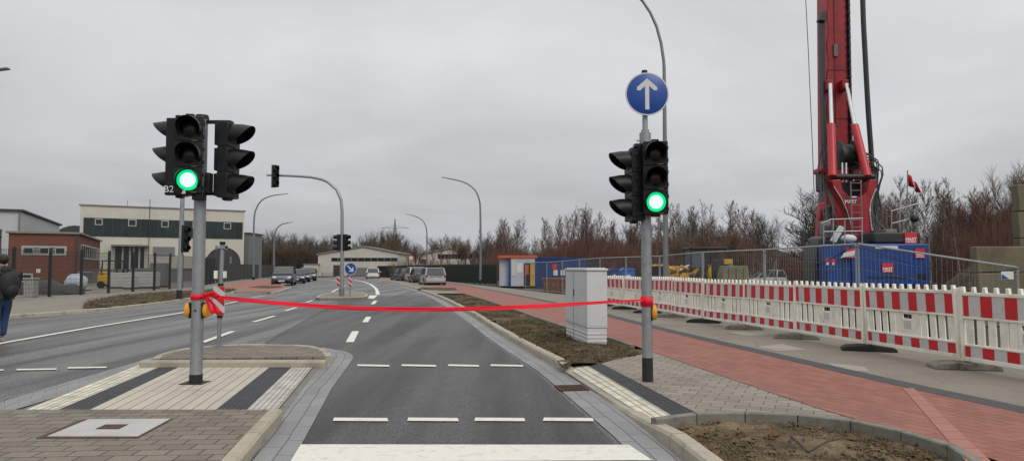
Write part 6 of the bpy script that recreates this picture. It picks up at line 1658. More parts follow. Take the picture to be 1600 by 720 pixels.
# small excavator part left of it
D2 = 37; b_ = Q(1026, 440, D2); t = thing('mini_excavator', 'small yellow cab with dark windows just behind the lamp pole', 'excavator', (b_.x, D2, SZ))
m = MB(); m.box(-.6, .6, -.5, .5, .5, 1.35); m.build('body', 'yellow', t, bevel=.06); zt_ = Q(1026, 413, D2).z - SZ
m = MB(); m.box(-.5, .5, -.45, .45, 1.353, zt_ - .12); cb_ = m.build('cab_glass', 'glass', t); m = MB(); m.box(-.56, .56, -.5, .5, zt_ - .117, zt_); m.build('cab_roof', 'yellow', cb_, bevel=.03)
m = MB()
for x in (-.52, .52): m.bar((x, -.46, 1.36), (x, -.46, zt_ - .12), .09)
m.build('cab_posts', 'yellow', cb_)
for y in (-.45, .45): m = MB(); m.prism([(-.9, .1), (-.75, 0), (.75, 0), (.9, .1), (.9, .35), (.75, .48), (-.75, .48), (-.9, .35)], y - .15, y + .15, 'y'); m.build('track', 'tyre', t)
# boom to the right
m = MB(); m.bar((.6, 0, 1.0), (1.5, 0, 1.9), .2); m.bar((1.5, 0, 1.9), (2.0, 0, 1.2), .16); m.build('boom', 'yellow', t)
# olive hopper
D2 = 38; b_ = Q(1146, 440, D2); t = thing('hopper', 'olive grey steel hopper with slanted sides right of the yellow loader', 'hopper', (b_.x, D2, SZ))
zt_ = Q(1146, 415, D2).z - SZ
m = MB(); w_ = .62; m.prism([(-w_ - .1, .3), (w_ + .1, .3), (w_ + .05, zt_ * .75), (w_ - .02, zt_), (-w_ + .05, zt_), (-w_ - .1, zt_ * .8)], -.6, .6, 'y'); hb_ = m.build('tank', 'olive', t, bevel=.03)
for k in range(3): m = MB(); m.bar((-.4 + .4 * k, -.63, .4), (-.4 + .4 * k, -.63, zt_ - .1), .05); m.build('rib', 'olive', hb_)
for x in (-.5, .5): m = MB(); m.box(x - .08, x + .08, -.5, .5, 0, .3); m.build('skid', 'olive', t)
m = MB(); m.tube([(-.2, -.2, zt_ - .02), (-.2, -.2, zt_ + .12)], .13, 12); m.build('filler_cap', 'olive', t)
# pale boards in the distance
D2 = 90; b_ = Q(1184, 440, D2); t = thing('far_house', 'low pale house with a flat front far beyond the mesh fence', 'building', (b_.x, D2, -.75))
wz = Q(1184, 406, D2).z + .75; zl_ = Q(1184, 419, D2).z + .75
m = MB(); m.box(Q(1165, 0, D2).x - b_.x, Q(1204, 0, D2).x - b_.x, 0, 6, 0, wz); m.build('wall', 'whitewall', t, smooth=False)
m = MB(); m.box(Q(1164, 0, D2).x - b_.x, Q(1205, 0, D2).x - b_.x, -.3, 6.2, wz + .002, wz + .2); m.build('roof', 'roofdark', t, smooth=False)
for px in (1172, 1187): m = MB(); x = Q(px, 0, D2).x - b_.x; m.box(x, x + .9, -.06, -.003, 1.6, 2.7); m.build('window', 'grey_glass', t, smooth=False)
# concrete blocks at the right
def blockpile(name, label, x0, x1, ytop, D, depth, base, rows):
    a = Q(x0, ytop, D); b = Q(x1, ytop, D); t = thing(name, label, 'wall', (a.x, D, base)); w = b.x - a.x; h = a.z - base; rh = h / rows
    rr_ = random.Random(int(x0))
    for r_ in range(rows):
        nb = max(1, int(w / 1.6)); o_ = .8 if r_ % 2 and nb > 1 else 0
        xs_ = [0] + [min(w, o_ + (w / nb) * k) for k in range(1, nb)] + [w]
        for k in range(len(xs_) - 1):
            j = rr_.uniform(-.02, .02); m = MB(); m.box(xs_[k] + .01, xs_[k + 1] - .01, j, depth + j, r_ * rh + .006, (r_ + 1) * rh - .006); m.build('block', 'block', t, bevel=.03)
    return t, w, h
blockpile('block_wall', 'low olive grey concrete block wall behind the slumped fence panel', 1526, 1640, 384.5, 19, .3, SZ - .1, 4)
blockpile('block_wall', 'tall stack of concrete blocks cut off by the right edge', 1590, 1680, 288, 20.5, .3, SZ - .1, 6)
# dirt mound
def mound(label, c, rx, ry, h, seed):
    m = MB(); n_ = 28
    for j in range(9):
        r = j / 8
        for i in range(n_):
            a = 2 * math.pi * i / n_; f = .5 + .5 * math.cos(r * math.pi); k = 1 + .25 * noise.noise(Vector((math.cos(a) * 2, math.sin(a) * 2, seed)))
            m.av((c[0] + rx * r * k * math.cos(a), c[1] + ry * r * k * math.sin(a), c[2] + h * f + .22 * noise.noise(Vector((r * 4 * math.cos(a), r * 4 * math.sin(a), seed + 3))) * (1 - r * .6)))
    for j in range(8):
        for i in range(n_): i2 = (i + 1) % n_; m.f.append((j * n_ + i, j * n_ + i2, (j + 1) * n_ + i2, (j + 1) * n_ + i))
    o = m.build('dirt_mound', 'site', recalc=True); o['label'] = label; o['category'] = 'dirt heap'
mound('dark earth heap between the drilling rig and the concrete blocks', (19.0, 28.5, SZ - .2), 3.6, 3, 2.5, 2)
mound('low dark earth heap behind the concrete block wall', (25, 33, SZ - .2), 6, 4, 2.6, 5)
mound('low earth heap left of the drilling rig beyond the fence', (14.5, 40, SZ - .2), 3, 3, 1.0, 9)

# ------------------------------------------------------------------ drilling rig
RO_ = Vector((11.1, 22, SZ))
t = thing('drilling_rig', 'large drilling rig with blue body, red mast and red hydraulic rams', 'drilling rig', RO_)
def K(px, py, D): return Q(px, py, D) - RO_
def kb(nm, m_, x0, x1, y0, y1, D, dep, parent=None, bevel=.02, off=0):
    a = K(x0, y1, D); b = K(x1, y0, D); m = MB(); m.box(a.x, b.x, D - 22 + off, D - 22 + dep + off, a.z, b.z); return m.build(nm, m_, parent or t, bevel=bevel)
# undercarriage
for (xa, xb) in ((1300, 1336), (1402, 1446)):
    a, b = K(xa, 440, 21.5).x, K(xb, 440, 21.5).x
    m = MB(); m.prism([(-.9, .25), (-.5, 0), (2.0, 0), (2.4, .25), (2.4, .85), (2.0, 1.1), (-.5, 1.1), (-.9, .85)], a, b, 'x'); tr = m.build('track', 'tyre', t, bevel=.03)
    m = MB()
    for k in range(7): m.box(a - .02, b + .02, -.55 + k * .38, -.42 + k * .38, -.03, 1.13)
    m.build('track_shoes', 'rigdark', tr)
m = MB(); m.box(-1.2, 1.2, .3, 3.8, .5, 1.5); m.build('chassis', 'rigdark', t)
base_z = K(0, 447, 21).z
# body
body = kb('body', 'rigblue', 1332, 1452.5, 380.5, 446.5, 21, 2.0, bevel=.05)
kb('body_left', 'rigblue', 1291, 1331.4, 381.5, 446, 21.1, .9, bevel=.04)
kb('counterweight_lip', 'rigdark', 1356, 1420, 431, 434, 20.98, .1, body, bevel=0)
kb('white_plate', 'signwhite', 1368, 1403, 384, 388.5, 20.98, .02, body, bevel=0)
for k in range(6): kb('vent_slot', 'rigdark', 1433 + k * 2.6, 1434.6 + k * 2.6, 428, 437, 20.985, .1, body, bevel=0)
kb('panel_joint', 'rigdark', 1317, 1317.8, 384, 444, 21.09, .1, body, bevel=0); kb('panel_joint', 'rigdark', 1290, 1306, 425, 425.8, 21.09, .1, body, bevel=0)
# left cab with curved top
a0, a1 = K(1274, 447, 21.6), K(1291, 447, 21.6); w = a1.x - a0.x
z0 = a0.z; zt_ = K(1275, 373, 21.6).z
m = MB(); m.prism([(a0.x, z0), (a1.x, z0), (a1.x, zt_ + .12), (a1.x - w * .45, zt_ + .02), (a0.x + w * .25, zt_ - .25), (a0.x + .02, zt_ - .7)], -.4, .55, 'y'); cbd = m.build('cab', 'rigdark', t, bevel=.04)
m = MB(); m.prism([(a0.x + .06, z0 + .7), (a1.x - .06, z0 + .7), (a1.x - .06, zt_ - .15), (a0.x + w * .3, zt_ - .4), (a0.x + .08, zt_ - .85)], -.42, -.402, 'y'); m.build('cab_window', 'glass', cbd)
for z in (.28, .52): m = MB(); m.box(a0.x + .12, a0.x + .28, -.43, -.405, z0 + z, z0 + z + .13); m.build('warning_label', 'orange' if z > .3 else 'red', cbd, smooth=False)
m = MB(); p = K(1254, 372, 21.4); m.box(p.x - .07, p.x + .07, -.65, -.6, p.z - .24, p.z + .24); mo = m.build('wing_mirror', 'rigdark', t, bevel=.03)
m = MB(); m.tube([p + Vector((.0, .1, .1)), K(1266, 380, 21.6)], .02, 6); m.build('mirror_arm', 'rigdark', mo)
# engine block, top right
eng = kb('engine_housing', 'rigdark', 1366, 1438, 362.5, 380, 21.4, 1.0, bevel=.05)
kb('exhaust_cover', 'mid_grey', 1384, 1402, 358, 364, 22, 1, eng); 
def sign_mast(x0, x1, y0, y1, D, big=True, parent=None, plate='red'):
    a = K(x0, y1, D); b = K(x1, y0, D); m = MB(); m.box(a.x, b.x, D - 22 - .02, D - 22 - .006, a.z, b.z); s_ = m.build('logo_plate', plate, parent or body, smooth=False)
    w = b.x - a.x; h = b.z - a.z
    text_mesh('MAST', w * .36, 'lettering', 'white_txt', s_, Vector(((a.x + b.x) / 2, D - 22 - .0235, a.z + h * .36)), (math.pi / 2, 0, 0), extrude=.0015, bold=True)
    text_mesh('GRUNDBAU', w * .15, 'lettering', 'white_txt', s_, Vector(((a.x + b.x) / 2, D - 22 - .0235, a.z + h * .13)), (math.pi / 2, 0, 0), extrude=.0015, bold=True)
sign_mast(1413.5, 1432, 363.5, 380, 21.39, parent=eng)
sign_mast(1429.5, 1444, 388, 403, 20.985)
sign_mast(1378, 1394.5, 411, 425.5, 20.985)
sign_mast(1322, 1336, 387.5, 402.5, 20.975)
for x in (1290.5, 1299.5): kb('small_label', 'red', x, x + 5.5, 404, 410, 21.08, .02, body, bevel=0); kb('small_label', 'signwhite', x + 1, x + 4.5, 410.2, 413.8, 21.08, .02, body, bevel=0)
m = MB(); a = K(1313, 403, 20.95); b = K(1336, 392, 20.95); m.prism([(a.x, a.z), (b.x - .05, a.z + .08), (b.x, b.z + .02), (a.x + .12, b.z - .05)], -1.06, -1.05, 'y'); m.build('white_tarp_sheet', 'signwhite', body, smooth=False)
# deck rails
def rail(nm, pts, r=.02): m = MB(); m.tube([K(*p) for p in pts], r, 6); return m.build(nm, 'galv', t)
def kk(px, py, D): return (px, py, D)
for x in (1287, 1302, 1320, 1347): rail('rail_post', [(x, 382, 21.3), (x, 341 if x > 1290 else 345, 21.3)])
rail('rail_bar', [(1283, 349, 21.3), (1298, 343, 21.3), (1348, 341, 21.3)]); rail('rail_bar', [(1287, 362, 21.3), (1348, 361, 21.3)])
for x, y in ((1393, 330), (1406, 327), (1420, 322), (1434, 318)): rail('rail_post', [(x, 360, 22.6), (x, y, 22.6)])
rail('rail_bar', [(1392, 330, 22.6), (1435, 318, 22.6)]); rail('rail_bar', [(1394, 349, 22.6), (1434, 339, 22.6)])
m = MB(); m.sphere(K(1429, 341, 22.4), .13, 8); m.build('floodlight', 'rigdark', t)
# A frame
Df = 23.0
def kpoly(pts, D): return [(K(a, b, D).x, K(a, b, D).z) for a, b in pts]
L_pl = [(1296, 282), (1310, 281), (1313, 297), (1322, 306), (1332, 310), (1343, 309), (1352, 300), (1356, 281), (1367, 281), (1366, 296), (1358, 314), (1355, 328), (1358, 350), (1363, 378), (1330, 378), (1327, 350), (1320, 325), (1311, 309), (1301, 296)]
m = MB(); m.prism(kpoly(L_pl, Df), Df - 22 - .15, Df - 22 + .35, 'y'); af = m.build('gantry_frame', 'rigred', t, bevel=.02)
for pts in ([(1299, 292), (1311, 311), (1319, 328), (1326, 352), (1328, 376)], [(1364, 296), (1357, 314), (1354.5, 328), (1357, 352), (1361, 376)]):
    m = MB(); m.tube([K(a, b, Df) + Vector((0, -.18, 0)) for a, b in pts], .012, 5); m.build('edge_hose', 'signwhite', af)
# cross tube and drum
m = MB(); a = K(1296, 276, Df); b = K(1366, 276, Df); m.tube([a, b], .09, 14); m.build('cross_tube', 'rigdark', t)
m = MB(); a = K(1308, 243, 24); b = K(1334, 243, 24); m.lathe([(.0, 0), (.50, 0), (.50, .05), (.38, .06), (.38, b.x - a.x - .06), (.50, b.x - a.x - .05), (.50, b.x - a.x), (0, b.x - a.x)], 24, 'x', a); m.build('winch_drum', 'rigdark', t)
for x in (1303, 1340): kb('winch_frame', 'rigdark', x - 3, x + 3, 232, 270, 23.8, .3)
for px in (1316, 1322, 1345): m = MB(); m.tube([K(px, 285, 23), K(px, 255, 23.4)], .035, 6); m.build('hydraulic_pipe', 'galv', t)
kb('gantry_backing', 'rigdark', 1310, 1356, 283, 306, 23.6, .2)
# ladder
m = MB()
for x in (1329, 1345): m.tube([K(x, 283, 22.7), K(x + 3, 380, 22.7)], .022, 6)
for k in range(9): y = 286 + k * 11.5; m.tube([K(1329 + k * .3, y, 22.7), K(1345 + k * .3, y, 22.7)], .016, 5)
m.build('ladder', 'mid_grey', t)
# MAST lettering on the frame
p = K(1322, 316, Df); text_mesh('MAST', .16, 'lettering', 'white_txt', af, p + Vector((0.08, -.16, 0)), (math.pi / 2, 0, 0), bold=True)
# mast
Dm = 25.0
ax, bx = K(1285.5, -160, Dm), K(1291, 372, Dm); 
def mastbox(nm, m_, top, bot, dep0, dep1, parent=None, bevel=.02):
    (xa, xb, yt), (xc, xd, yb) = top, bot
    A = K(xa, yt, Dm); B = K(xb, yt, Dm); C_ = K(xc, yb, Dm); D_ = K(xd, yb, Dm); m = MB(); b0_ = len(m.v)
    for y in (dep0, dep1):
        for p in (C_, D_, B, A): m.av((p.x, y + 3, p.z))
    m.f += [(0, 1, 2, 3), (7, 6, 5, 4), (0, 4, 5, 1), (1, 5, 6, 2), (2, 6, 7, 3), (3, 7, 4, 0)]
    return m.build(nm, m_, parent or t, bevel=bevel)
mast = mastbox('mast', 'rigred', (1288, 1320, -160), (1292, 1329, 375), 0, .7)
mastbox('mast_rail', 'rigred', (1284.5, 1287.7, -160), (1288.5, 1291.7, 300), -.12, .2, mast, 0)
mastbox('mast_rail', 'rigdark', (1320.3, 1322.5, -160), (1329.3, 1331.5, 300), -.12, .2, mast, 0)
mastbox('mast_seam', 'rigdark', (1300, 1300.8, -160), (1306, 1306.6, 240), -.02, -.002, mast, 0)
mastbox('feed_pipe', 'rigdark', (1280, 1284, 22), (1285, 1288, 262), -.2, .1, None, .01)
m = MB(); m.prism(kpoly([(1277, 34), (1280, 24), (1286, 20), (1287, 36)], 24.8), 2.6, 2.9, 'y'); m.build('rope_guide', 'rigdark', t)
for y, x in ((109, 1304), (185, 1308)): kb('mast_joint', 'rigdark', x - 17, x + 17, y, y + .8, 24.98, .01, mast, 0)
kb('mast_latch', 'mid_grey', 1303.5, 1309, 69, 88, 24.93, .06, mast, 0)
m = MB()
for k in range(22): y = -30 + k * 12.5; x = 1322.5 + (y + 160) / 460 * 9; p = K(x, y, 24.9); m.cbox(p, (.09, .09, .05))
m.build('rail_bolts', 'rigdark', mast, smooth=False)
m = MB(); m.tube([K(1293.5 + (math.sin(k * 1.3) * 1.2), -60 + k * 10, 24.85) for k in range(31)], .012, 5); m.build('hose', 'rust', mast)
# lugs and rams
for x in (1298, 1322): kb('ram_lug', 'rigred', x - 5, x + 4, 124, 140, 24.6, .5, mast)
for (c0, c1, r0, r1) in (((1297.5, 132), (1299.5, 198), (1299, 195), (1301, 276)), ((1322.5, 132), (1336.5, 200), (1335.5, 196), (1355, 276))):
    m = MB(); m.tube([K(*c0, 24.5), K(*c1, 23.6)], .065, 12); m.build('piston_rod', 'chrome', t)
    m = MB(); m.tube([K(*r0, 23.65), K(*r1, 22.95)], [.125, .14], 14); m.build('ram_cylinder', 'rigred2', t)
# black pipe right of the mast
m = MB(); m.tube(cr([K(1346, -170, 24), K(1348, 0, 24), K(1352, 90, 24), K(1357, 180, 24), K(1362, 250, 24), K(1364, 300, 23.8), K(1370, 345, 23.4), K(1382, 362, 22.8)], .5), .085, 10); m.build('concrete_hose', 'rigdark', t)
rr_ = random.Random(11)
for k in range(12):     # tangle of hoses beside the gantry
    x = 1358 + rr_.uniform(-4, 12); m = MB(); m.tube(cr([K(1340 + rr_.uniform(-6, 10), 245 + rr_.uniform(-15, 15), 23.6), K(x + rr_.uniform(0, 12), 262 + rr_.uniform(-15, 15), 23.3), K(x + 5, 300, 23.2), K(x + rr_.uniform(0, 12), 335, 23), K(1364 + rr_.uniform(0, 24), 362, 22.8)], .25), .022, 5); m.build('hose', 'rigdark', t)
for k in range(9):
    x = 1290 + rr_.uniform(-8, 6); m = MB(); m.tube(cr([K(x, 240 + rr_.uniform(-20, 20), 23.8), K(x + rr_.uniform(-10, 4), 275, 23.4), K(x + rr_.uniform(-6, 10), 318, 22.8), K(1300 + rr_.uniform(-12, 18), 372, 22.2)], .25), .024, 5); m.build('hose', 'rigdark', t)
m = MB(); m.prism(kpoly([(1280, 318), (1287, 316), (1288, 345), (1283, 372), (1276, 372), (1277, 345)], 22.8), .7, .95, 'y'); m.build('left_strut', 'rigred', t, bevel=.02)
for (x0, x1, y0, y1, D_, m_) in ((1284, 1292, 268, 298, 23.4, 'rigdark'), (1290, 1306, 320, 340, 22.8, 'rigdark'), (1286, 1299, 345, 368, 22.4, 'mid_grey'), (1280, 1290, 262, 270, 23.4, 'rigred'), (1300, 1320, 352, 380, 22.4, 'rigdark'), (1345, 1362, 262, 282, 23.2, 'rigred'), (1296, 1306, 266, 284, 23.1, 'rigred'), (1366, 1384, 360, 380, 22.6, 'rigdark')):
    kb('machinery_block', m_, x0, x1, y0, y1, D_, .5, bevel=.04)
m = MB(); a = K(1326, 373, 21.8); m.sphere(a, .2, 8, (1.2, 1, .7)); m.build('fuel_canister', 'signwhite', t)
m = MB(); m.prism(kpoly([(1298, 376), (1313, 352), (1320, 356), (1306, 380)], 21.6), -.4, -.3, 'y'); m.build('cloth', 'signwhite', t, bevel=.02)
m = MB(); m.box(K(1292, 0, 22).x, K(1360, 0, 22).x, -.3, .3, K(0, 381, 22).z, K(0, 377, 22).z); m.build('walkway', 'rigdark', t)
# ropes
m = MB(); m.tube([K(1256, -90, 26), K(1259, 0, 26), K(1263, 80, 26), K(1269, 220, 26), K(1272, 300, 26)], .014, 5); m.build('hoist_rope', 'rigdark', t)
m = MB(); m.tube([K(1326, 130, 24.4), K(1332, 200, 24), K(1336, 240, 23.8)], .010, 5); m.build('thin_rope', 'rigdark', t)
# flag
f0 = K(1417, 364, 22.6) + RO_
t2 = thing('flag', 'small red and white flag on a thin pole above the drilling rig deck', 'flag', f0)
m = MB(); top_ = K(1418, 266, 22.6) + RO_ - f0; m.tube([(0, 0, 0), top_], .018, 6); m.build('flagpole', 'mid_grey', t2)
pa = [K(1418.5, 268, 22.6), K(1434, 291, 22.6)]
for k, mm_ in enumerate(('red', 'signwhite', 'red')):
    m = MB(); f0_, f1_ = k / 3, (k + 1) / 3; n_ = 6
    for i in range(n_ + 1):
        f = f0_ + (f1_ - f0_) * i / n_; c = K(1418.5 + 13 * f, 267 + 20 * f ** .8, 22.6) + RO_ - f0; c.y += .06 * math.sin(f * 12); m.av(c); m.av(c + Vector((.03 + .1 * f, .05 * math.sin(f * 9 + 1), -.42 + .1 * f)))
    for i in range(n_): m.f.append((2 * i, 2 * i + 1, 2 * i + 3, 2 * i + 2))
    o = m.build('flag_stripe', mm_, t2, ang=80); thick(o, .004)

# ------------------------------------------------------------------ trees
def gen_tree(seed, H, style):
    """returns (trunk mesh, crown mesh); bare winter tree of height H"""
    r = random.Random(seed); tr = MB(); cw = MB()
    def wander(p, d, L_, n_, r0, r1, up, jit, mb, sides):
        pts = [p.copy()]; d = d.normalized(); dirs = [d.copy()]
        for i in range(n_):
            d = (d + Vector((r.gauss(0, jit), r.gauss(0, jit), r.gauss(0, jit) + up))).normalized(); p = p + d * (L_ / n_); pts.append(p.copy()); dirs.append(d.copy())
        mb.tube(pts, [r0 + (r1 - r0) * i / n_ for i in range(n_ + 1)], sides, cap=False); return pts, dirs
    if style == 'birch':
        stems = 1 if r.random() < .6 else 2
        for s_ in range(stems):
            L_ = H * r.uniform(.9, 1.0); pts, dirs = wander(Vector((r.uniform(-.3, .3) * s_, 0, 0)), Vector((r.gauss(0, .05), r.gauss(0, .05), 1)), L_, 9, H * .010, .018, .03, .06, tr, 5)
            nb = int(46 / stems)
            for k in range(nb):
                f = .16 + .82 * (k / nb) ** .9; i = min(int(f * 9), 8); p = pts[i].lerp(pts[i + 1], f * 9 - i); a = r.uniform(0, 6.28)
                l = H * (.30 * (1 - f) ** .75 + .05) * r.uniform(.7, 1.15); e = r.uniform(.35, 1.0)
                bp, bd = wander(p, Vector((math.cos(a), math.sin(a), e)), l, 4, .024, .012, .13, .08, cw, 3)
                for q in range(r.randint(6, 9)):
                    j = r.randint(0, 3); pp = bp[j].lerp(bp[j + 1], r.random()); a2 = r.uniform(0, 6.28)
                    tp, td = wander(pp, bd[j] + Vector((math.cos(a2), math.sin(a2), r.uniform(-.2, .7))) * .8, l * r.uniform(.25, .55), 3, .013, .008, .05, .12, cw, 3)
                    if r.random() < .8:
                        for q2 in range(3):
                            j2 = r.randint(0, 2); wander(tp[j2], td[j2] + Vector((r.gauss(0, .6), r.gauss(0, .6), r.gauss(0, .4))), l * r.uniform(.12, .28), 2, .010, .007, .0, .12, cw, 3)
    else:
        hh = H * (.22 if style == 'round' else .3)
        pts, dirs = wander(Vector((0, 0, 0)), Vector((r.gauss(0, .06), r.gauss(0, .06), 1)), hh, 4, H * .026, H * .02, .0, .05, tr, 7)
        def rec(p, d, L_, rad, lev):
            mb = tr if lev < 2 else cw
            n_ = 5 if lev < 3 else 3
            bp, bd = wander(p, d, L_, n_, rad, rad * .45,   .06 if lev < 3 else .03, .09, mb, 5 if lev < 2 else 3)
            if lev >= 4: return
            nb = (5, 6, 6, 5)[lev]
            for k in range(nb):
                f = .25 + .75 * k / (nb - 1) if nb > 1 else 1; i = min(int(f * n_), n_ - 1); pp = bp[i].lerp(bp[i + 1], min(1, f * n_ - i)); a = r.uniform(0, 6.28); s_ = .75 if style != 'round' else .95
                side = Vector((math.cos(a), math.sin(a), r.uniform(-.1, .5)))
                rec(pp, bd[i] + side * s_, L_ * r.uniform(.5, .72), max(.009, rad * .5), lev + 1)
        ns = 4 if style == 'round' else 3
        for k in range(ns):
            a = 6.28 * k / ns + r.uniform(-.5, .5); rec(pts[-1], Vector((math.cos(a) * .55, math.sin(a) * .55, 1)), H * .38 * r.uniform(.85, 1.1), H * .013, 0)
    return tr, cw
def fastmesh(mb, name, m_):
    me = bpy.data.meshes.new(name); me.from_pydata(mb.v, [], mb.f); me.materials.append(M[m_]); return me
TV = {}
def variants(key, n_, H, style, bark, twig):
    TV[key] = []
    for i in range(n_):
        a, b = gen_tree(hash(key) % 1 + 100 * len(TV) + i, H, style); zz = sorted(v[2] for v in b.v); TV[key].append((fastmesh(a, 'trunk', bark), fastmesh(b, 'crown', twig), zz[int(len(zz) * .995)]))
variants('birch_red', 5, 9, 'birch', 'birchbark', 'twig_red')
variants('birch_grey', 3, 10, 'birch', 'birchbark', 'twig_grey')
variants('bare', 4, 11, 'spread', 'bark', 'twig_grey')
variants('tan', 3, 9, 'spread', 'bark', 'twig_tan')
variants('round', 1, 5.5, 'round', 'bark', 'twig_grey')
def put_tree(key, x, y, z, h, label, group=None, r=None, name=None):
    tr, cw, H = r.choice(TV[key]); s_ = h / H
    t = thing(name or ('birch_tree' if key.startswith('birch') else 'bare_tree'), label, 'tree', (x, y, z), r.uniform(0, 6.28), group)
    k_ = .68 if key.startswith('birch') else (1.0 if key == 'round' else .8)
    t.scale = (k_ * s_ * r.uniform(.85, 1.15), k_ * s_ * r.uniform(.85, 1.15), s_)
    for nm, me in (('trunk', tr), ('crown', cw)):
        o = bpy.data.objects.new(nm, me); COL.objects.link(o); o.parent = t
rT = random.Random(21)
def prof(pts, x):
    if x <= pts[0][0]: return pts[0][1]
    for (a, b), (c, d) in zip(pts, pts[1:]):
        if a <= x <= c: return b + (d - b) * (x - a) / (c - a)
    return pts[-1][1]
# tree line tops (photo row of the tops)
PL = [(370, 362), (400, 360), (440, 358), (470, 362), (500, 360), (520, 364), (540, 376), (555, 370), (580, 360), (600, 358), (620, 354), (640, 372), (655, 382), (675, 366)]
PR = [(660, 378), (690, 364), (720, 362), (745, 374), (770, 358), (800, 346), (830, 360), (860, 350), (890, 338), (920, 328), (950, 338), (980, 340), (1000, 350), (1020, 340), (1040, 330), (1060, 320), (1090, 322), (1110, 334), (1150, 324), (1180, 335), (1205, 350)]
def row(key_f, prof_, x0, x1, n_, D0, D1, label, group, zf=lambda x, y: -.1, dip=(0, 25)):
    for i in range(n_):
        px = x0 + (x1 - x0) * (i + rT.uniform(.1, .9)) / n_; D = rT.uniform(D0, D1); top_ = prof(prof_, px) + rT.uniform(*dip)
        p = Q(px, top_, D); z = zf(p.x, D); h = p.z - z
        if h < 2: continue
        put_tree(key_f(), p.x, D, z, h, label, group, rT)
row(lambda: 'bare', PL, 372, 660, 26, 160, 185, 'bare grey tree of the far wood behind the white hall', 'bare grey trees of the far wood', dip=(0, 10))
row(lambda: 'tan', PL, 372, 660, 22, 150, 165, 'brown lower tree at the edge of the far wood', 'brown trees at the edge of the far wood', dip=(14, 30))
row(lambda: rT.choice(['bare', 'birch_red']), PR, 662, 790, 14, 165, 185, 'bare tree of the far wood behind the tan hall', 'bare trees behind the tan hall', dip=(0, 14))
row(lambda: rT.choice(['tan', 'birch_red']), PR, 628, 760, 10, 100, 122, 'bare brown tree between the palisade fence and the tan hall', 'bare trees before the tan hall', dip=(6, 26))
row(lambda: rT.choice(['birch_red', 'birch_red', 'birch_grey']), PR, 745, 1010, 44, 95, 140, 'reddish bare birch in the dense row behind the site containers', 'birches in the dense row behind the site', zf=lambda x, y: -.3, dip=(-14, 28))
row(lambda: 'birch_red', PR, 740, 1030, 24, 84, 96, 'lower reddish birch in front of the dense birch row', 'lower birches in front of the dense row', zf=lambda x, y: -.3, dip=(18, 40))
row(lambda: rT.choice(['bare', 'birch_grey', 'birch_grey', 'birch_red']), PR, 985, 1212, 34, 88, 120, 'tall bare grey tree behind the yellow loader', 'tall bare trees behind the yellow loader', zf=lambda x, y: -.6, dip=(-14, 24))
row(lambda: rT.choice(['birch_red', 'tan']), PR, 1010, 1200, 22, 75, 88, 'low brown bare tree before the tall trees behind the loader', 'low bare trees behind the loader', zf=lambda x, y: -.6, dip=(30, 60))
PX = [(1185, 392), (1230, 384), (1300, 388), (1360, 380), (1380, 300), (1400, 292), (1430, 288), (1450, 275), (1465, 280), (1500, 300), (1540, 292), (1570, 275), (1600, 262), (1700, 250)]
row(lambda: rT.choice(['tan', 'birch_red']), PX, 1195, 1390, 26, 90, 115, 'low distant brown tree beyond the gap left of the rig', 'low distant trees beyond the gap', zf=lambda x, y: -.6, dip=(0, 14))
row(lambda: rT.choice(['birch_red', 'birch_grey']), PX, 1372, 1500, 9, 44, 60, 'bare birch right behind the drilling rig and its flag', 'bare birches behind the drilling rig', zf=lambda x, y: -.7, dip=(-18, 24))
row(lambda: rT.choice(['birch_red', 'birch_red', 'tan']), PX, 1468, 1690, 38, 52, 72, 'reddish brown bare tree in the mass above the concrete blocks', 'reddish trees above the concrete blocks', zf=lambda x, y: -.6, dip=(-4, 45))
# single trees
D = 46; p = Q(1266, 440, D); put_tree('round', p.x + 1.2, D, -.7, Q(1266, 300, D).z + .9, 'round crowned bare tree standing left of the drilling rig mast', r=rT)
for px, top_, key, l, D in ((910, 326, 'birch_grey', 'tall pale stemmed birch standing out left of the sign post', 92), (925, 326, 'birch_grey', 'second pale stemmed birch close beside the tall one', 93), (803, 345, 'birch_grey', 'pointed birch rising above the white site container', 90), (1210, 342, 'birch_grey', 'grey drooping birch at the right end of the tall trees', 70)):
    p = Q(px, top_, D); put_tree(key, p.x, D, -.4, p.z + .4, l, r=rT)
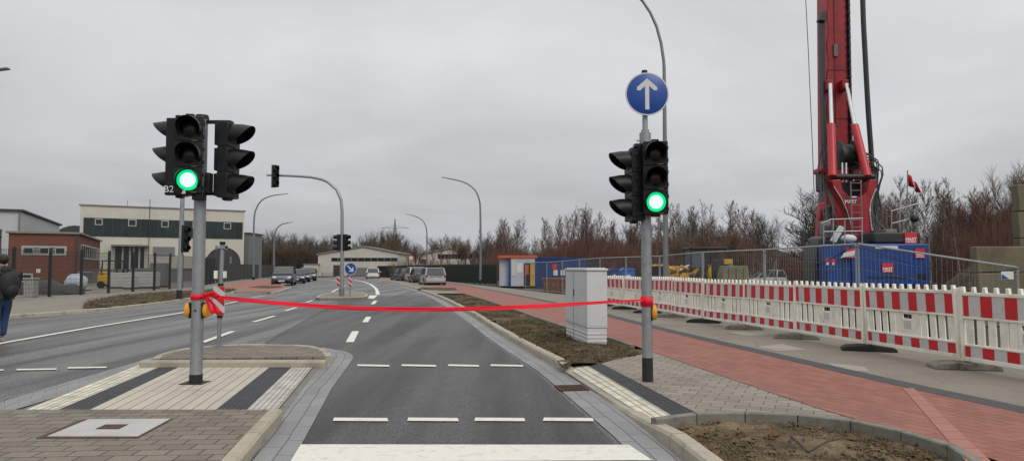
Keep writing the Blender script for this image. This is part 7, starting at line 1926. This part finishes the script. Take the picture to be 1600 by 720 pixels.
# undergrowth and thicket: nobody could count these stems
def thicket(name, label, x0, x1, n_, D0, D1, topf, m_, z0=-.5, w=(.012, .03), seed=1, tilt=.10):
    r = random.Random(seed); mb = MB()
    for i in range(n_):
        px = r.uniform(x0, x1); D = D0 + (D1 - D0) * r.random(); x = (px - 800) / F * D; top_ = CZ + (HY - topf(px) - r.uniform(-2, 16) + 4 * noise.noise(Vector((px * .05, D * .2, 1)))) / F * D
        h = max(.8, top_ - z0); dx = r.gauss(0, tilt) * h; dy = r.gauss(0, tilt) * h; ww = r.uniform(*w) * D / 90
        a = r.uniform(0, 3.14); cx, cy = math.cos(a) * ww, math.sin(a) * ww; b = len(mb.v)
        mx, my = dx * r.uniform(.2, .7), dy * r.uniform(.2, .7)
        mb.v += [(x - cx, D - cy, z0), (x + cx, D + cy, z0), (x + mx + cx * .8, D + my + cy * .8, z0 + h * .55), (x + mx - cx * .8, D + my - cy * .8, z0 + h * .55), (x + dx, D + dy, z0 + h)]
        mb.f += [(b, b + 1, b + 2, b + 3), (b + 3, b + 2, b + 4)]
        for k in range(4):      # side twigs
            f = r.uniform(.3, .95); px_, py_, pz_ = x + dx * f * .9, D + dy * f * .9, z0 + h * f; l = r.uniform(.3, .9); a2 = r.uniform(0, 6.28); ex, ey, ez = math.cos(a2) * l * .5, math.sin(a2) * l * .5, l * r.uniform(.3, .9); b = len(mb.v)
            mb.v += [(px_ - ww * .4, py_, pz_), (px_ + ww * .4, py_, pz_), (px_ + ex, py_ + ey, pz_ + ez)]; mb.f.append((b, b + 1, b + 2))
    me = bpy.data.meshes.new(name); me.from_pydata(mb.v, [], mb.f); me.materials.append(M[m_]); o = bpy.data.objects.new(name, me); COL.objects.link(o); tag(o, label, 'thicket', kind='stuff')
thicket('thicket', 'dense dark brown undergrowth of the far wood on the left', 365, 665, 9000, 155, 186, lambda x: prof(PL, x) + 18, 'twig_grey', -.2, seed=2)
thicket('thicket', 'dense reddish birch thicket behind the site containers', 748, 1030, 13000, 100, 138, lambda x: prof(PR, x) + 36, 'twig_red', -.3, seed=3)
thicket('thicket', 'dense brown undergrowth behind the tan hall', 640, 790, 3500, 162, 186, lambda x: prof(PR, x) + 16, 'twig_red', -.3, seed=9)
thicket('thicket', 'low reddish thicket in front of the birch row', 752, 1040, 5400, 86, 98, lambda x: prof(PR, x) + 36, 'twig_red', -.3, seed=4)
thicket('thicket', 'brown thicket behind the yellow loader', 1000, 1215, 6500, 84, 116, lambda x: prof(PR, x) + 40, 'twig_tan', -.6, seed=5)
thicket('thicket', 'low brown thicket beyond the gap left of the rig', 1180, 1400, 4000, 90, 112, lambda x: prof(PX, x) + 5, 'twig_red', -.6, seed=6)
thicket('thicket', 'reddish thicket above the concrete blocks', 1375, 1700, 8000, 50, 74, lambda x: prof(PX, x) + (88 if x < 1465 else 52), 'twig_red', -.6, seed=7)
thicket('thicket', 'thin brown shrubs between the palisade fence and the tan hall', 610, 760, 1100, 96, 120, lambda x: 404, 'twig_tan', -.2, seed=8)
